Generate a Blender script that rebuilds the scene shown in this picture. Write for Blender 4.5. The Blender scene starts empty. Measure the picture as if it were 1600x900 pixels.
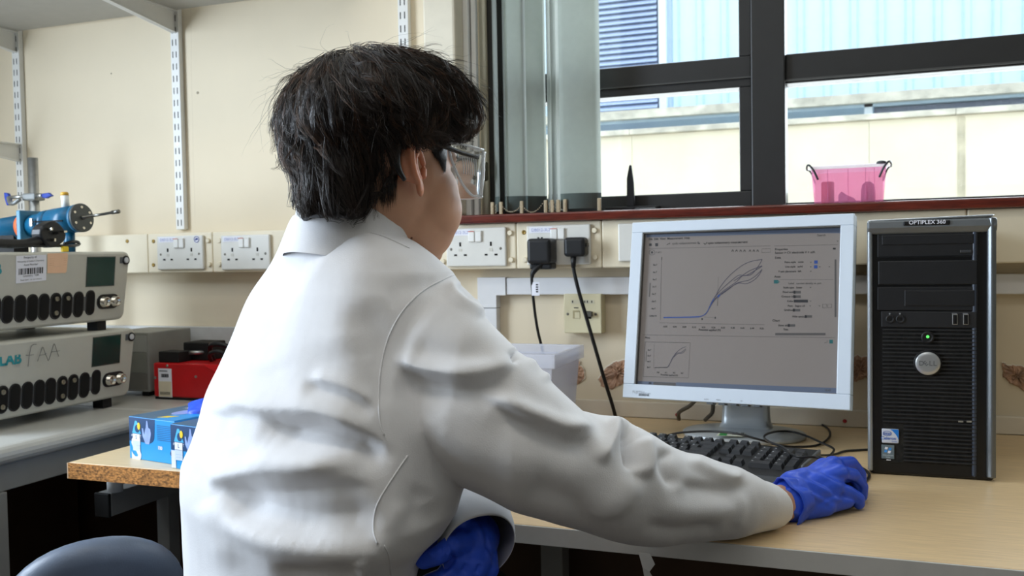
import bpy, bmesh, math, random
import numpy as np
from mathutils import Vector, Matrix
from mathutils.bvhtree import BVHTree

SC = bpy.context.scene
COL = SC.collection
random.seed(7)
RNG = np.random.default_rng(11)

# ------------------------------------------------------------------ camera
FPX = 1440.0                       # focal length in pixels of the 1600 x 900 frame
YAW, PITCH, ROLL = math.radians(20.4), math.atan(53 / 1440.0), math.radians(1.0)
CAM = np.array([0.0, 0.0, 1.115])
FW = np.array([-math.sin(YAW) * math.cos(PITCH), math.cos(YAW) * math.cos(PITCH), -math.sin(PITCH)])
_r0 = np.array([math.cos(YAW), math.sin(YAW), 0.0])
_u0 = np.cross(_r0, FW)
RT = math.cos(ROLL) * _r0 - math.sin(ROLL) * _u0
UP = math.sin(ROLL) * _r0 + math.cos(ROLL) * _u0
cam_data = bpy.data.cameras.new('camera')
cam_data.sensor_width = 36.0
cam_data.lens = 36.0 * FPX / 1600.0
cam_data.clip_start = 0.02
cam_data.clip_end = 200
cam = bpy.data.objects.new('camera', cam_data)
COL.objects.link(cam)
cam.matrix_world = Matrix(((RT[0], UP[0], -FW[0], CAM[0]), (RT[1], UP[1], -FW[1], CAM[1]),
                           (RT[2], UP[2], -FW[2], CAM[2]), (0, 0, 0, 1)))
SC.camera = cam
cam_data.dof.use_dof = True
cam_data.dof.focus_distance = 1.15
cam_data.dof.aperture_fstop = 11.0

# ------------------------------------------------------------------ world, lights, exposure
SC.view_settings.view_transform = 'Standard'
SC.view_settings.look = 'None'
SC.view_settings.gamma = 1.0
SC.view_settings.exposure = 0.0
SC.view_settings.use_curve_mapping = False
world = bpy.data.worlds.new('overcast_sky')
SC.world = world
world.use_nodes = True
bg = world.node_tree.nodes['Background']
bg.inputs['Color'].default_value = (0.80, 0.91, 1.0, 1)
bg.inputs['Strength'].default_value = 2.6


def area(name, loc, rot, sx, sy, power, color, portal=False):
    d = bpy.data.lights.new(name, 'AREA')
    d.shape = 'RECTANGLE'
    d.size, d.size_y, d.energy, d.color = sx, sy, power, color
    if portal:
        d.cycles.is_portal = True
    o = bpy.data.objects.new(name, d)
    COL.objects.link(o)
    o.location, o.rotation_euler = loc, rot
    return o


# daylight through the window in the left-hand wall beside the photographer
area('daylight_side_window', (-2.54, 0.36, 1.58), (0, math.radians(-90), 0), 1.25, 1.05, 77, (0.74, 0.86, 1.0))
# daylight through the window over the bench
area('daylight_bench_window', (0.25, 2.22, 1.72), (math.radians(-90), 0, 0), 2.1, 0.95, 42, (0.88, 0.95, 1.0))
# fluorescent ceiling fittings
area('ceiling_tube_light', (-0.6, 0.35, 2.66), (0, 0, 0), 1.5, 0.30, 8, (1.0, 0.92, 0.80))
area('ceiling_tube_light_rear', (-0.2, -1.4, 2.66), (0, 0, 0), 1.5, 0.30, 6.5, (1.0, 0.94, 0.86))


# ------------------------------------------------------------------ pixel rays (1600 x 900 frame) onto real planes
def ray(x, y):
    return FW + (x - 800) / FPX * RT - (y - 450) / FPX * UP


def on_y(x, y, Y):
    d = ray(x, y)
    return CAM + d * (Y - CAM[1]) / d[1]


def on_x(x, y, X):
    d = ray(x, y)
    return CAM + d * (X - CAM[0]) / d[0]


def on_z(x, y, Z):
    d = ray(x, y)
    return CAM + d * (Z - CAM[2]) / d[2]


def at(x, y, D):
    return CAM + ray(x, y) * D


def proj(V):
    v = np.asarray(V, float) - CAM
    z = v @ FW
    return 800 + FPX * (v @ RT) / z, 450 - FPX * (v @ UP) / z, z


# ------------------------------------------------------------------ materials
def lin(h):
    h = h.lstrip('#')
    o = []
    for i in (0, 2, 4):
        c = int(h[i:i + 2], 16) / 255
        o.append(c / 12.92 if c <= 0.04045 else ((c + 0.055) / 1.055) ** 2.4)
    return (*o, 1)


MATS = {}


def mat(name, color, rough=0.5, metal=0.0, var=0.06, vscale=30, bump=0.0, bscale=200, stretch=None, alpha=None,
        trans=0.0, ior=1.45, emit=None, spec=0.5, sheen=0.0, sss=0.0, coat=0.0, bump_dist=0.001):
    if name in MATS:
        return MATS[name]
    m = bpy.data.materials.new(name)
    m.use_nodes = True
    nt = m.node_tree
    b = nt.nodes['Principled BSDF']
    c = lin(color) if isinstance(color, str) else color
    tc = nt.nodes.new('ShaderNodeTexCoord')
    mp = nt.nodes.new('ShaderNodeMapping')
    nt.links.new(tc.outputs['Object'], mp.inputs['Vector'])
    if stretch:
        mp.inputs['Scale'].default_value = stretch
    nz = nt.nodes.new('ShaderNodeTexNoise')
    nz.inputs['Scale'].default_value = vscale
    nz.inputs['Detail'].default_value = 5
    nt.links.new(mp.outputs['Vector'], nz.inputs['Vector'])
    rp = nt.nodes.new('ShaderNodeValToRGB')
    rp.color_ramp.elements[0].position = 0.3
    rp.color_ramp.elements[1].position = 0.7
    rp.color_ramp.elements[0].color = tuple(max(0, x * (1 - var)) for x in c[:3]) + (1,)
    rp.color_ramp.elements[1].color = tuple(min(1, x * (1 + var)) for x in c[:3]) + (1,)
    nt.links.new(nz.outputs['Fac'], rp.inputs['Fac'])
    nt.links.new(rp.outputs['Color'], b.inputs['Base Color'])
    b.inputs['Roughness'].default_value = rough
    b.inputs['Metallic'].default_value = metal
    b.inputs['IOR'].default_value = ior
    b.inputs['Specular IOR Level'].default_value = spec
    if trans:
        b.inputs['Transmission Weight'].default_value = trans
    if sheen:
        b.inputs['Sheen Weight'].default_value = sheen
    if coat:
        b.inputs['Coat Weight'].default_value = coat
        b.inputs['Coat Roughness'].default_value = 0.15
    if sss:
        b.inputs['Subsurface Weight'].default_value = sss
        b.inputs['Subsurface Radius'].default_value = (0.012, 0.004, 0.002)
        b.inputs['Subsurface Scale'].default_value = 0.5
    if alpha is not None:
        b.inputs['Alpha'].default_value = alpha
    if emit:
        b.inputs['Emission Color'].default_value = c
        b.inputs['Emission Strength'].default_value = emit
    if bump:
        n2 = nt.nodes.new('ShaderNodeTexNoise')
        n2.inputs['Scale'].default_value = bscale
        n2.inputs['Detail'].default_value = 4
        nt.links.new(mp.outputs['Vector'], n2.inputs['Vector'])
        bp = nt.nodes.new('ShaderNodeBump')
        bp.inputs['Strength'].default_value = bump
        bp.inputs['Distance'].default_value = bump_dist
        nt.links.new(n2.outputs['Fac'], bp.inputs['Height'])
        nt.links.new(bp.outputs['Normal'], b.inputs['Normal'])
    MATS[name] = m
    return m


def pane_mat(name, tint, gloss=0.06, rough=0.02):
    """thin clear sheet: mostly see-through, a little mirror reflection"""
    if name in MATS:
        return MATS[name]
    m = bpy.data.materials.new(name)
    m.use_nodes = True
    nt = m.node_tree
    nt.nodes.clear()
    out = nt.nodes.new('ShaderNodeOutputMaterial')
    mx = nt.nodes.new('ShaderNodeMixShader')
    tr = nt.nodes.new('ShaderNodeBsdfTransparent')
    gl = nt.nodes.new('ShaderNodeBsdfGlossy')
    lw = nt.nodes.new('ShaderNodeLayerWeight')
    lw.inputs['Blend'].default_value = 0.25
    mu = nt.nodes.new('ShaderNodeMath')
    mu.operation = 'MULTIPLY_ADD'
    mu.inputs[1].default_value = 0.6
    mu.inputs[2].default_value = gloss
    tr.inputs['Color'].default_value = tint
    gl.inputs['Roughness'].default_value = rough
    nt.links.new(lw.outputs['Fresnel'], mu.inputs[0])
    nt.links.new(mu.outputs[0], mx.inputs['Fac'])
    nt.links.new(tr.outputs[0], mx.inputs[1])
    nt.links.new(gl.outputs[0], mx.inputs[2])
    nt.links.new(mx.outputs[0], out.inputs['Surface'])
    MATS[name] = m
    return m


def clear_plastic(name, tint, opacity, diff, rough=0.25):
    """tinted see-through plastic: transparent + diffuse + gloss"""
    if name in MATS:
        return MATS[name]
    m = bpy.data.materials.new(name)
    m.use_nodes = True
    nt = m.node_tree
    nt.nodes.clear()
    out = nt.nodes.new('ShaderNodeOutputMaterial')
    tr = nt.nodes.new('ShaderNodeBsdfTransparent')
    tr.inputs['Color'].default_value = tint
    pr = nt.nodes.new('ShaderNodeBsdfPrincipled')
    pr.inputs['Base Color'].default_value = diff
    pr.inputs['Roughness'].default_value = rough
    mx = nt.nodes.new('ShaderNodeMixShader')
    mx.inputs['Fac'].default_value = opacity
    nt.links.new(tr.outputs[0], mx.inputs[1])
    nt.links.new(pr.outputs[0], mx.inputs[2])
    nt.links.new(mx.outputs[0], out.inputs['Surface'])
    MATS[name] = m
    return m


# ------------------------------------------------------------------ mesh builder
class MB:
    def __init__(self):
        self.v, self.f, self.s = [], [], []

    def add(self, vs, fs, smooth=False):
        n = len(self.v)
        self.v += [tuple(map(float, p)) for p in vs]
        self.f += [tuple(i + n for i in f) for f in fs]
        self.s += [smooth] * len(fs)
        return self

    def box(self, x0, x1, y0, y1, z0, z1):
        return self.add([(x0, y0, z0), (x1, y0, z0), (x1, y1, z0), (x0, y1, z0), (x0, y0, z1), (x1, y0, z1), (x1, y1, z1), (x0, y1, z1)],
                        [(0, 3, 2, 1), (4, 5, 6, 7), (0, 1, 5, 4), (1, 2, 6, 5), (2, 3, 7, 6), (3, 0, 4, 7)])

    def quad(self, a, b, c, d):
        return self.add([a, b, c, d], [(0, 1, 2, 3)])

    def prism(self, poly, vec):
        """closed planar polygon (3-D points) extruded along vec"""
        n = len(poly)
        vec = np.array(vec, float)
        vs = [np.array(p, float) for p in poly] + [np.array(p, float) + vec for p in poly]
        fs = [tuple(range(n))[::-1], tuple(range(n, 2 * n))] + [(i, (i + 1) % n, n + (i + 1) % n, n + i) for i in range(n)]
        return self.add(vs, fs)

    def cyl(self, p0, p1, r0, r1=None, n=20, caps=True):
        r1 = r0 if r1 is None else r1
        p0, p1 = np.array(p0, float), np.array(p1, float)
        t = p1 - p0
        t /= np.linalg.norm(t)
        a = np.cross(t, (0, 0, 1.0)) if abs(t[2]) < 0.9 else np.cross(t, (1.0, 0, 0))
        a /= np.linalg.norm(a)
        b = np.cross(t, a)
        ring = lambda p, r: [p + r * (math.cos(2 * math.pi * i / n) * a + math.sin(2 * math.pi * i / n) * b) for i in range(n)]
        k = len(self.v)
        self.add(ring(p0, r0) + ring(p1, r1), [(i, (i + 1) % n, n + (i + 1) % n, n + i) for i in range(n)], True)
        if caps:
            self.f += [tuple(range(k + n - 1, k - 1, -1)), tuple(range(k + n, k + 2 * n))]
            self.s += [False, False]
        return self

    def lathe(self, c, axis, prof, n=24, smooth=True):
        """prof = [(distance along axis, radius)]"""
        c = np.array(c, float)
        t = np.array(axis, float)
        t /= np.linalg.norm(t)
        a = np.cross(t, (0, 0, 1.0)) if abs(t[2]) < 0.9 else np.cross(t, (1.0, 0, 0))
        a /= np.linalg.norm(a)
        b = np.cross(t, a)
        vs = []
        for h, r in prof:
            vs += [c + t * h + max(r, 1e-5) * (math.cos(2 * math.pi * i / n) * a + math.sin(2 * math.pi * i / n) * b) for i in range(n)]
        fs = []
        for j in range(len(prof) - 1):
            fs += [(j * n + i, j * n + (i + 1) % n, (j + 1) * n + (i + 1) % n, (j + 1) * n + i) for i in range(n)]
        m = len(prof) - 1
        self.add(vs, fs, smooth)
        k = len(self.v) - len(vs)
        self.f += [tuple(range(k + n - 1, k - 1, -1)), tuple(range(k + m * n, k + m * n + n))]
        self.s += [False, False]
        return self

    def tube(self, path, r, n=8, smooth_path=True, sub=6):
        P = [np.array(p, float) for p in path]
        if smooth_path and len(P) > 2:
            P = catmull(P, sub)
        R = r if isinstance(r, (list, tuple, np.ndarray)) else [r] * len(P)
        if len(R) != len(P):
            R = np.interp(np.linspace(0, 1, len(P)), np.linspace(0, 1, len(R)), R)
        vs = []
        prev = None
        for i, p in enumerate(P):
            t = P[min(i + 1, len(P) - 1)] - P[max(i - 1, 0)]
            t = t / (np.linalg.norm(t) + 1e-12)
            if prev is None:
                a = np.cross(t, (0, 0, 1.0)) if abs(t[2]) < 0.9 else np.cross(t, (1.0, 0, 0))
            else:
                a = prev - t * (prev @ t)
            a = a / (np.linalg.norm(a) + 1e-12)
            prev = a
            b = np.cross(t, a)
            vs += [p + R[i] * (math.cos(2 * math.pi * k / n) * a + math.sin(2 * math.pi * k / n) * b) for k in range(n)]
        fs = []
        for j in range(len(P) - 1):
            fs += [(j * n + i, j * n + (i + 1) % n, (j + 1) * n + (i + 1) % n, (j + 1) * n + i) for i in range(n)]
        m = len(P) - 1
        fs += [tuple(range(n))[::-1], tuple(range(m * n, m * n + n))]
        return self.add(vs, fs, True)

    def mesh(self, name):
        me = bpy.data.meshes.new(name)
        me.from_pydata(self.v, [], self.f)
        me.polygons.foreach_set('use_smooth', self.s)
        me.update()
        return me

    def build(self, name, m, parent=None, bevel=0.0, seg=2, world=True, kind=None):
        """world=True: coordinates are world ones and are moved into the parent's frame"""
        if parent is not None and world and id(parent) in FRAME:
            inv = FRAME[id(parent)].inverted()
            self.v = [tuple(inv @ Vector(p)) for p in self.v]
        o = bpy.data.objects.new(name, self.mesh(name))
        COL.objects.link(o)
        if m is not None:
            o.data.materials.append(m)
        if parent is not None:
            o.parent = parent
            FRAME[id(o)] = FRAME[id(parent)]
        else:
            FRAME[id(o)] = Matrix.Identity(4)
        if bevel:
            b = o.modifiers.new('edge', 'BEVEL')
            b.width, b.segments, b.limit_method, b.angle_limit = bevel, seg, 'ANGLE', math.radians(40)
        if kind:
            o['kind'] = kind
        KEEP.append(o)
        return o


FRAME, KEEP = {}, []


def catmull(P, sub=6):
    P = [np.array(p, float) for p in P]
    Q = [2 * P[0] - P[1]] + P + [2 * P[-1] - P[-2]]
    out = []
    for i in range(1, len(Q) - 2):
        for k in range(sub):
            t = k / sub
            a, b, c, d = Q[i - 1], Q[i], Q[i + 1], Q[i + 2]
            out.append(0.5 * (2 * b + (c - a) * t + (2 * a - 5 * b + 4 * c - d) * t * t + (3 * b - a - 3 * c + d) * t ** 3))
    out.append(P[-1])
    return out


def tag(o, label, cat, group=None):
    o['label'], o['category'] = label, cat
    if group:
        o['group'] = group
    return o


def thing(name, label, cat, loc=(0, 0, 0), rot=None, group=None):
    o = bpy.data.objects.new(name, None)
    o.empty_display_size = 0.02
    COL.objects.link(o)
    M = Matrix.Translation(Vector(loc))
    if rot is not None:
        M = M @ (rot.to_4x4() if isinstance(rot, Matrix) else Matrix.Rotation(rot, 4, 'Z'))
    o.matrix_world = M
    FRAME[id(o)] = M.copy()
    KEEP.append(o)
    return tag(o, label, cat, group)


def struct(o):
    o['kind'] = 'structure'
    return o


def child_copy(src, parent, off=(0, 0, 0), name=None):
    c = src.copy()
    COL.objects.link(c)
    c.parent = parent
    c.location = src.location + Vector(off)
    FRAME[id(c)] = FRAME[id(parent)]
    KEEP.append(c)
    return c


def text(name, s, size, m, parent, M, depth=0.0, align='CENTER', world=False, bold=0.0):
    """flat lettering in the xy-plane of matrix M (in the parent's frame)"""
    cu = bpy.data.curves.new(name, 'FONT')
    cu.body, cu.size, cu.align_x, cu.align_y = s, size, align, 'CENTER'
    cu.offset = bold
    cu.resolution_u = 3
    if depth:
        cu.extrude = depth
    t = bpy.data.objects.new(name, cu)
    COL.objects.link(t)
    me = bpy.data.meshes.new_from_object(t)
    bpy.data.objects.remove(t)
    me.name = name
    if parent is not None and world:
        M = FRAME[id(parent)].inverted() @ M
    me.transform(M)
    o = bpy.data.objects.new(name, me)
    COL.objects.link(o)
    me.materials.clear()
    me.materials.append(m)
    o.parent = parent
    FRAME[id(o)] = FRAME[id(parent)]
    KEEP.append(o)
    return o


def basis(o, x, y, z=None):
    """matrix with origin o and axes x, y (z = x cross y)"""
    x, y = Vector(x).normalized(), Vector(y).normalized()
    z = x.cross(y) if z is None else Vector(z)
    return Matrix(((x.x, y.x, z.x, o[0]), (x.y, y.y, z.y, o[1]), (x.z, y.z, z.z, o[2]), (0, 0, 0, 1)))


FRONT = lambda x, y, z: basis((x, y, z), (1, 0, 0), (0, 0, 1))     # lettering on a face that looks towards -y
SIDE = lambda x, y, z: basis((x, y, z), (0, 1, 0), (0, 0, 1))      # lettering on a face that looks towards +x

# ================================================================== materials
M_WALL = mat('cream_wall_paint', '#dfd2b9', 0.75, var=0.035, vscale=3, bump=0.15, bscale=60)
M_WALLG = mat('bounce_cutting_grey', '#8d887e', 0.7, var=0.05, vscale=3)  # unseen right and rear walls, made mid-grey to cut bounced light
M_FLOOR = mat('dark_lino', '#4a4038', 0.6, var=0.15, vscale=12)
M_CEIL = mat('white_ceiling', '#e9e6df', 0.8, var=0.02)
M_DARKBROWN = mat('dark_brown_finish', '#4a3524', 0.6, var=0.1, vscale=8)
M_TRUNK = mat('cream_plastic', '#e6dbc2', 0.45, var=0.02)
M_WHITEPL = mat('white_plastic', '#e9e9e6', 0.35, var=0.015)
M_SOCKET = mat('socket_plastic', '#dcdbd5', 0.35, var=0.02)
M_GREYPL = mat('conduit_plastic', '#dedfe2', 0.4, var=0.02)
M_BLACK = mat('black_plastic', '#16171a', 0.42, var=0.1)
M_BLACKM = mat('matt_black', '#0c0c0d', 0.7, var=0.1)
M_HOLE = mat('dark_hole', '#080706', 0.9, var=0.0)
M_BRASS = mat('brass_screw', '#8d7440', 0.35, metal=0.9)
M_STEEL = mat('brushed_steel', '#b9bab8', 0.32, metal=0.9, var=0.08, vscale=80)
M_CHROME = mat('bright_nickel', '#cfcabf', 0.18, metal=1.0)
M_WHITESTEEL = mat('white_painted_steel', '#dededb', 0.4, var=0.02)
M_SHELF = mat('grey_shelf_board', '#a9a7a1', 0.6, var=0.03)
M_SILL = mat('red_varnished_wood', '#5c2116', 0.28, var=0.35, vscale=22, stretch=(1.5, 12, 12))
M_FRAME = mat('dark_window_frame', '#2b2b2b', 0.45, var=0.06)
M_WOOD = mat('beech_laminate', '#e0c499', 0.38, var=0.10, vscale=14, stretch=(1.2, 16, 4), bump=0.05)
M_LIP = mat('white_edging', '#c9c9c8', 0.5, var=0.04)
M_BENCH = mat('grey_bench_laminate', '#b9b8b2', 0.35, var=0.03)
M_STEELGREY = mat('grey_painted_steel', '#8d8d8b', 0.5, var=0.03)
M_INSTR = mat('warm_grey_enamel', '#bdbcb2', 0.42, var=0.02, bump=0.12, bscale=900)
M_TEAL = mat('teal_print', '#1f8a94', 0.5)
M_INK = mat('black_ink', '#26262a', 0.6)
M_INKBLUE = mat('pale_blue_ink', '#8d95c6', 0.6)
M_PENCIL = mat('pencil_line', '#6d6d6b', 0.6)
M_PAPER = mat('white_paper', '#e6e7f0', 0.6, var=0.01)
M_PEACH = mat('peach_sticker', '#eec3a0', 0.55, var=0.03)
M_RED = mat('red_enamel', '#c3161c', 0.35, var=0.05)
M_BLUEEN = mat('blue_enamel', '#125c80', 0.3, var=0.06)
M_ORANGE = mat('orange_rubber', '#d2632f', 0.5)
M_BLUEKNOB = mat('blue_knob', '#1b3fa6', 0.4)
M_CARD_BLUE = mat('cyan_card', '#1d94db', 0.4, var=0.03)
M_CARD_NAVY = mat('navy_card', '#15406f', 0.4, var=0.03)
M_YELLOW = mat('yellow_print', '#f0cf2a', 0.5)
M_GLOVE = mat('blue_nitrile', '#3058dc', 0.36, var=0.10, vscale=25, bump=0.35, bscale=90, spec=0.4, bump_dist=0.002)
M_CABLE = mat('black_cable', '#141416', 0.45)
M_CHAIR = mat('grey_blue_vinyl', '#5b6678', 0.42, var=0.08, bump=0.25, bscale=420)
M_MONITOR = mat('pale_silver_plastic', '#ccd6e2', 0.4, var=0.01)
M_STAND = mat('silver_stand', '#adb3b7', 0.32, metal=0.3, var=0.04)


def chipboard():
    m = mat('raw_chipboard', '#a8733c', 0.85, var=0.75, vscale=230, stretch=(0.8, 1, 1.4), bump=0.9, bscale=260)
    return m


M_CHIP = chipboard()

# ================================================================== the setting
mb = MB().box(-3.2, 2.2, -2.8, 2.0, -0.1, 0.0)
struct(mb.build('floor', M_FLOOR))
struct(MB().box(-2.8, 1.9, -2.8, 2.25, 2.70, 2.85).build('ceiling', M_CEIL))
OPX0, OPX1, OPZ0, OPZ1 = -0.815, 1.45, 1.185, 2.25          # window opening over the bench
wb = MB()
wb.box(-2.7, 1.9, 2.0, 2.25, 0.72, OPZ0)
wb.box(-2.7, OPX0, 2.0, 2.25, OPZ0, 2.70)
wb.box(OPX1, 1.9, 2.0, 2.25, OPZ0, 2.70)
wb.box(OPX0, OPX1, 2.0, 2.25, OPZ1, 2.70)
W_BACK = struct(wb.build('wall_back', M_WALL))
struct(MB().box(-2.7, 1.9, 2.0, 2.25, 0.0, 0.72).build('trim_1', M_DARKBROWN))       # back wall below bench height, in dark brown
# left-hand wall with its own window beside the photographer, right-hand and rear walls
wl = MB()
wl.box(-2.75, -2.6, -2.8, -0.40, 0, 2.7).box(-2.75, -2.6, 1.00, 2.0, 0, 2.7)
wl.box(-2.75, -2.6, -0.40, 1.00, 0, 0.90).box(-2.75, -2.6, -0.40, 1.00, 2.30, 2.7)
struct(wl.build('wall_left', M_WALL))
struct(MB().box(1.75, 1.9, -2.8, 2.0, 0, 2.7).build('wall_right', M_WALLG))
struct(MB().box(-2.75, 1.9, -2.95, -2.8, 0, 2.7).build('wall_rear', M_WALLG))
w2 = struct(MB().box(-2.74, -2.70, -0.40, 1.00, 0.90, 0.96).box(-2.74, -2.70, -0.40, 1.00, 2.24, 2.30).box(-2.74, -2.70, -0.40, -0.34, 0.96, 2.24)
            .box(-2.74, -2.70, 0.94, 1.00, 0.96, 2.24).box(-2.74, -2.70, 0.27, 0.33, 0.96, 2.24).build('window_2', M_FRAME))
MB().box(-2.725, -2.715, -0.34, 0.94, 0.96, 2.24).build('pane', pane_mat('window_glass', (0.97, 0.98, 0.98, 1)), w2)

# ---- window over the bench
win = struct(bpy.data.objects.new('window_1', None))
COL.objects.link(win)
FRAME[id(win)] = Matrix.Identity(4)
KEEP.append(win)
YF = 2.05
MB().box(-0.815, -0.775, YF, YF + 0.07, 1.185, 2.25).build('jamb', M_FRAME, win, 0.003)
MB().box(-0.206, -0.136, YF - 0.012, YF + 0.07, 1.185, 2.25).build('mullion', M_FRAME, win, 0.003)
MB().box(1.40, 1.45, YF, YF + 0.07, 1.185, 2.25).build('jamb', M_FRAME, win, 0.003)
MB().box(-0.775, -0.206, YF, YF + 0.07, 2.20, 2.25).box(-0.136, 1.40, YF, YF + 0.07, 2.20, 2.25).build('head', M_FRAME, win, 0.003)
MB().box(-0.775, -0.206, YF, YF + 0.06, 1.185, 1.243).build('bottom_rail', M_FRAME, win, 0.003)
MB().box(-0.136, 1.40, YF, YF + 0.06, 1.185, 1.214).build('bottom_rail', M_FRAME, win, 0.002)
MB().box(-0.775, -0.206, YF, YF + 0.06, 1.466, 1.532).build('transom', M_FRAME, win, 0.003)
MB().box(-0.136, 1.40, YF, YF + 0.06, 1.466, 1.528).build('transom', M_FRAME, win, 0.003)
MB().box(-0.232, -0.206, YF, YF + 0.06, 1.243, 1.466).box(-0.232, -0.206, YF, YF + 0.06, 1.532, 2.20).build('casement_stile', M_FRAME, win, 0.002)
MB().box(-0.775, -0.206, YF - 0.006, YF, 1.484, 1.487).box(-0.136, 1.40, YF - 0.006, YF, 1.470, 1.474).build('glazing_bead', mat('frame_edge', '#4a4a48', 0.4), win)
GLASS = pane_mat('window_glass', (0.97, 0.98, 0.98, 1))
for x0, x1, z0, z1 in ((-0.775, -0.232, 1.243, 1.466), (-0.775, -0.232, 1.532, 2.20), (-0.136, 1.40, 1.214, 1.466), (-0.136, 1.40, 1.528, 2.20)):
    MB().box(x0, x1, YF + 0.03, YF + 0.034, z0, z1).build('pane', GLASS, win)
# sill board
struct(MB().box(-0.857, 1.6, 1.918, 2.06, 1.185, 1.2045).build('trim_2', M_SILL, None, 0.004))
# boxed-in pipe beside the window
bx = struct(MB().box(-0.925, -0.845, 1.93, 2.0, 1.205, 2.70).build('trim_3', mat('boxing_paint', '#d8d0bd', 0.6, var=0.03), None, 0.006))
MB().box(-0.845, -0.832, 1.975, 2.0, 1.205, 2.70).box(-0.829, -0.817, 1.985, 2.0, 1.205, 2.70).build('moulding', M_WHITESTEEL, bx, 0.002)
# window stay catches beside the boxing
ct = thing('window_catch', 'small grey and brown catch on the window jamb beside the blinds', 'catch', (-0.82, 1.965, 1.28))
MB().box(-0.842, -0.812, 1.955, 1.985, 1.33, 1.352).box(-0.842, -0.812, 1.955, 1.985, 1.268, 1.284).build('bracket', mat('taupe_plastic', '#8d857a', 0.5), ct, 0.002)
MB().box(-0.846, -0.792, 1.95, 1.99, 1.285, 1.329).build('body', mat('dark_taupe', '#58503f', 0.4), ct, 0.004)
# skirting board standing on the bench
sk = struct(MB().box(-1.2, 1.6, 1.988, 2.0, 0.75, 0.785).build('baseboard_back', mat('skirting_paint', '#e6dcca', 0.6, var=0.03), None, 0.002))
for px_, py_ in ((1058, 648), (1320, 658)):
    p = on_y(px_, py_, 1.988)
    MB().lathe((p[0], 1.990, p[2]), (0, -1, 0), [(0, 0.0042), (0.003, 0.0040), (0.0045, 0.0015)], 12).build('pin', mat('red_pin', '#a8202a', 0.4), sk)

# ---- the buildings outside
ext = struct(MB().box(-9, 12, -3.5, 40, -3.6, -3.5).build('ground', mat('outdoor_paving', '#b9b5aa', 0.9, var=0.1, vscale=2)))
M_STONE = mat('cream_stone', '#efe5cc', 0.9, var=0.10, vscale=2.2, bump=0.4, bscale=14, bump_dist=0.01)
M_COPING = mat('lichened_coping', '#d8d2c2', 0.95, var=0.28, vscale=9)
pw = tag(bpy.data.objects.new('courtyard_wall', None), 'cream stone courtyard wall with lichened coping outside the window', 'wall')
COL.objects.link(pw)
FRAME[id(pw)] = Matrix.Identity(4)
KEEP.append(pw)
for i, x0 in enumerate((-5.0, -3.3, -1.6, 0.1, 1.8, 3.5)):
    for j, z0 in enumerate((-3.5, -1.6, 0.2)):
        zt = z0 + (1.9 if j < 2 else 1.81)
        if j < 2:
            zt = (-1.6, 0.2)[j]
        MB().box(x0 + 0.001, x0 + 1.699, 7.0, 7.35, z0 + 0.001, zt - 0.001).build('block', M_STONE, pw, 0.002)
for i in range(9):
    x0 = -5.0 + i * 1.13
    MB().box(x0 + 0.001, x0 + 1.129, 6.96, 7.42, 2.012, 2.053).build('coping_stone', M_COPING, pw, 0.005)
# drip stain below a coping joint
MB().box(0.662, 0.712, 6.997, 7.0, 0.9, 2.0).build('stain', mat('grey_runoff', '#c9bfa6', 0.95, var=0.3, vscale=6), pw)
hall = tag(bpy.data.objects.new('industrial_hall', None), 'pale blue ribbed metal hall with a louvre behind the courtyard wall', 'building')
COL.objects.link(hall)
FRAME[id(hall)] = Matrix.Identity(4)
KEEP.append(hall)
M_CLAD = mat('pale_blue_cladding', '#d3e4f0', 0.5, var=0.03, vscale=2)
M_CLADR = mat('blue_cladding_rib', '#c6dcee', 0.5, var=0.03, vscale=2)
MB().box(-6, 7, 9.06, 9.3, -3.5, 7.5).build('cladding', M_CLAD, hall)
rib = None
for k in range(34):
    x = -1.62 + k * 0.232
    if rib is None:
        rib = MB().prism([(-1.62 - 0.04, 9.06, 0.5), (-1.62 - 0.02, 9.005, 0.5), (-1.62 + 0.02, 9.005, 0.5), (-1.62 + 0.04, 9.06, 0.5)], (0, 0, 7)).build('rib', M_CLADR, hall)
    else:
        child_copy(rib, hall, (k * 0.232, 0, 0))
MB().box(-1.77, -1.70, 8.95, 9.06, 0.5, 7.5).build('corner_trim', mat('white_cladding_trim', '#e4eef5', 0.5), hall)
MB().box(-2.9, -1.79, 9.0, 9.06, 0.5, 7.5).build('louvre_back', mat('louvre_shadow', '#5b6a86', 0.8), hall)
blade = None
for k in range(42):
    z = 1.9 + k * 0.056
    if blade is None:
        blade = MB().prism([(-2.9, 8.94, z), (-2.9, 8.985, z + 0.040), (-2.9, 8.990, z + 0.040), (-2.9, 8.95, z - 0.002)], (1.11, 0, 0)).build('louvre_blade', mat('louvre_blade_blue', '#c3d3ef', 0.5), hall)
    else:
        child_copy(blade, hall, (0, 0, k * 0.056))
MB().box(-6, 7, 8.42, 8.52, 2.345, 2.425).build('eaves_beam', M_COPING, hall)
MB().box(-6, 7, 8.50, 9.06, 2.318, 2.345).build('gutter', M_CLADR, hall)
MB().box(0.165, 7, 8.55, 8.65, 2.225, 2.312).build('dark_vent', mat('dark_vent_grey', '#6f7686', 0.8), hall)
MB().box(0.085, 0.15, 8.5, 8.6, 1.8, 2.35).build('post', mat('white_cladding_trim', '#e4eef5', 0.5), hall)

# ================================================================== shelving on the back wall
M_SLOT = mat('slot_shadow', '#3a3a38', 0.9)


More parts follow.
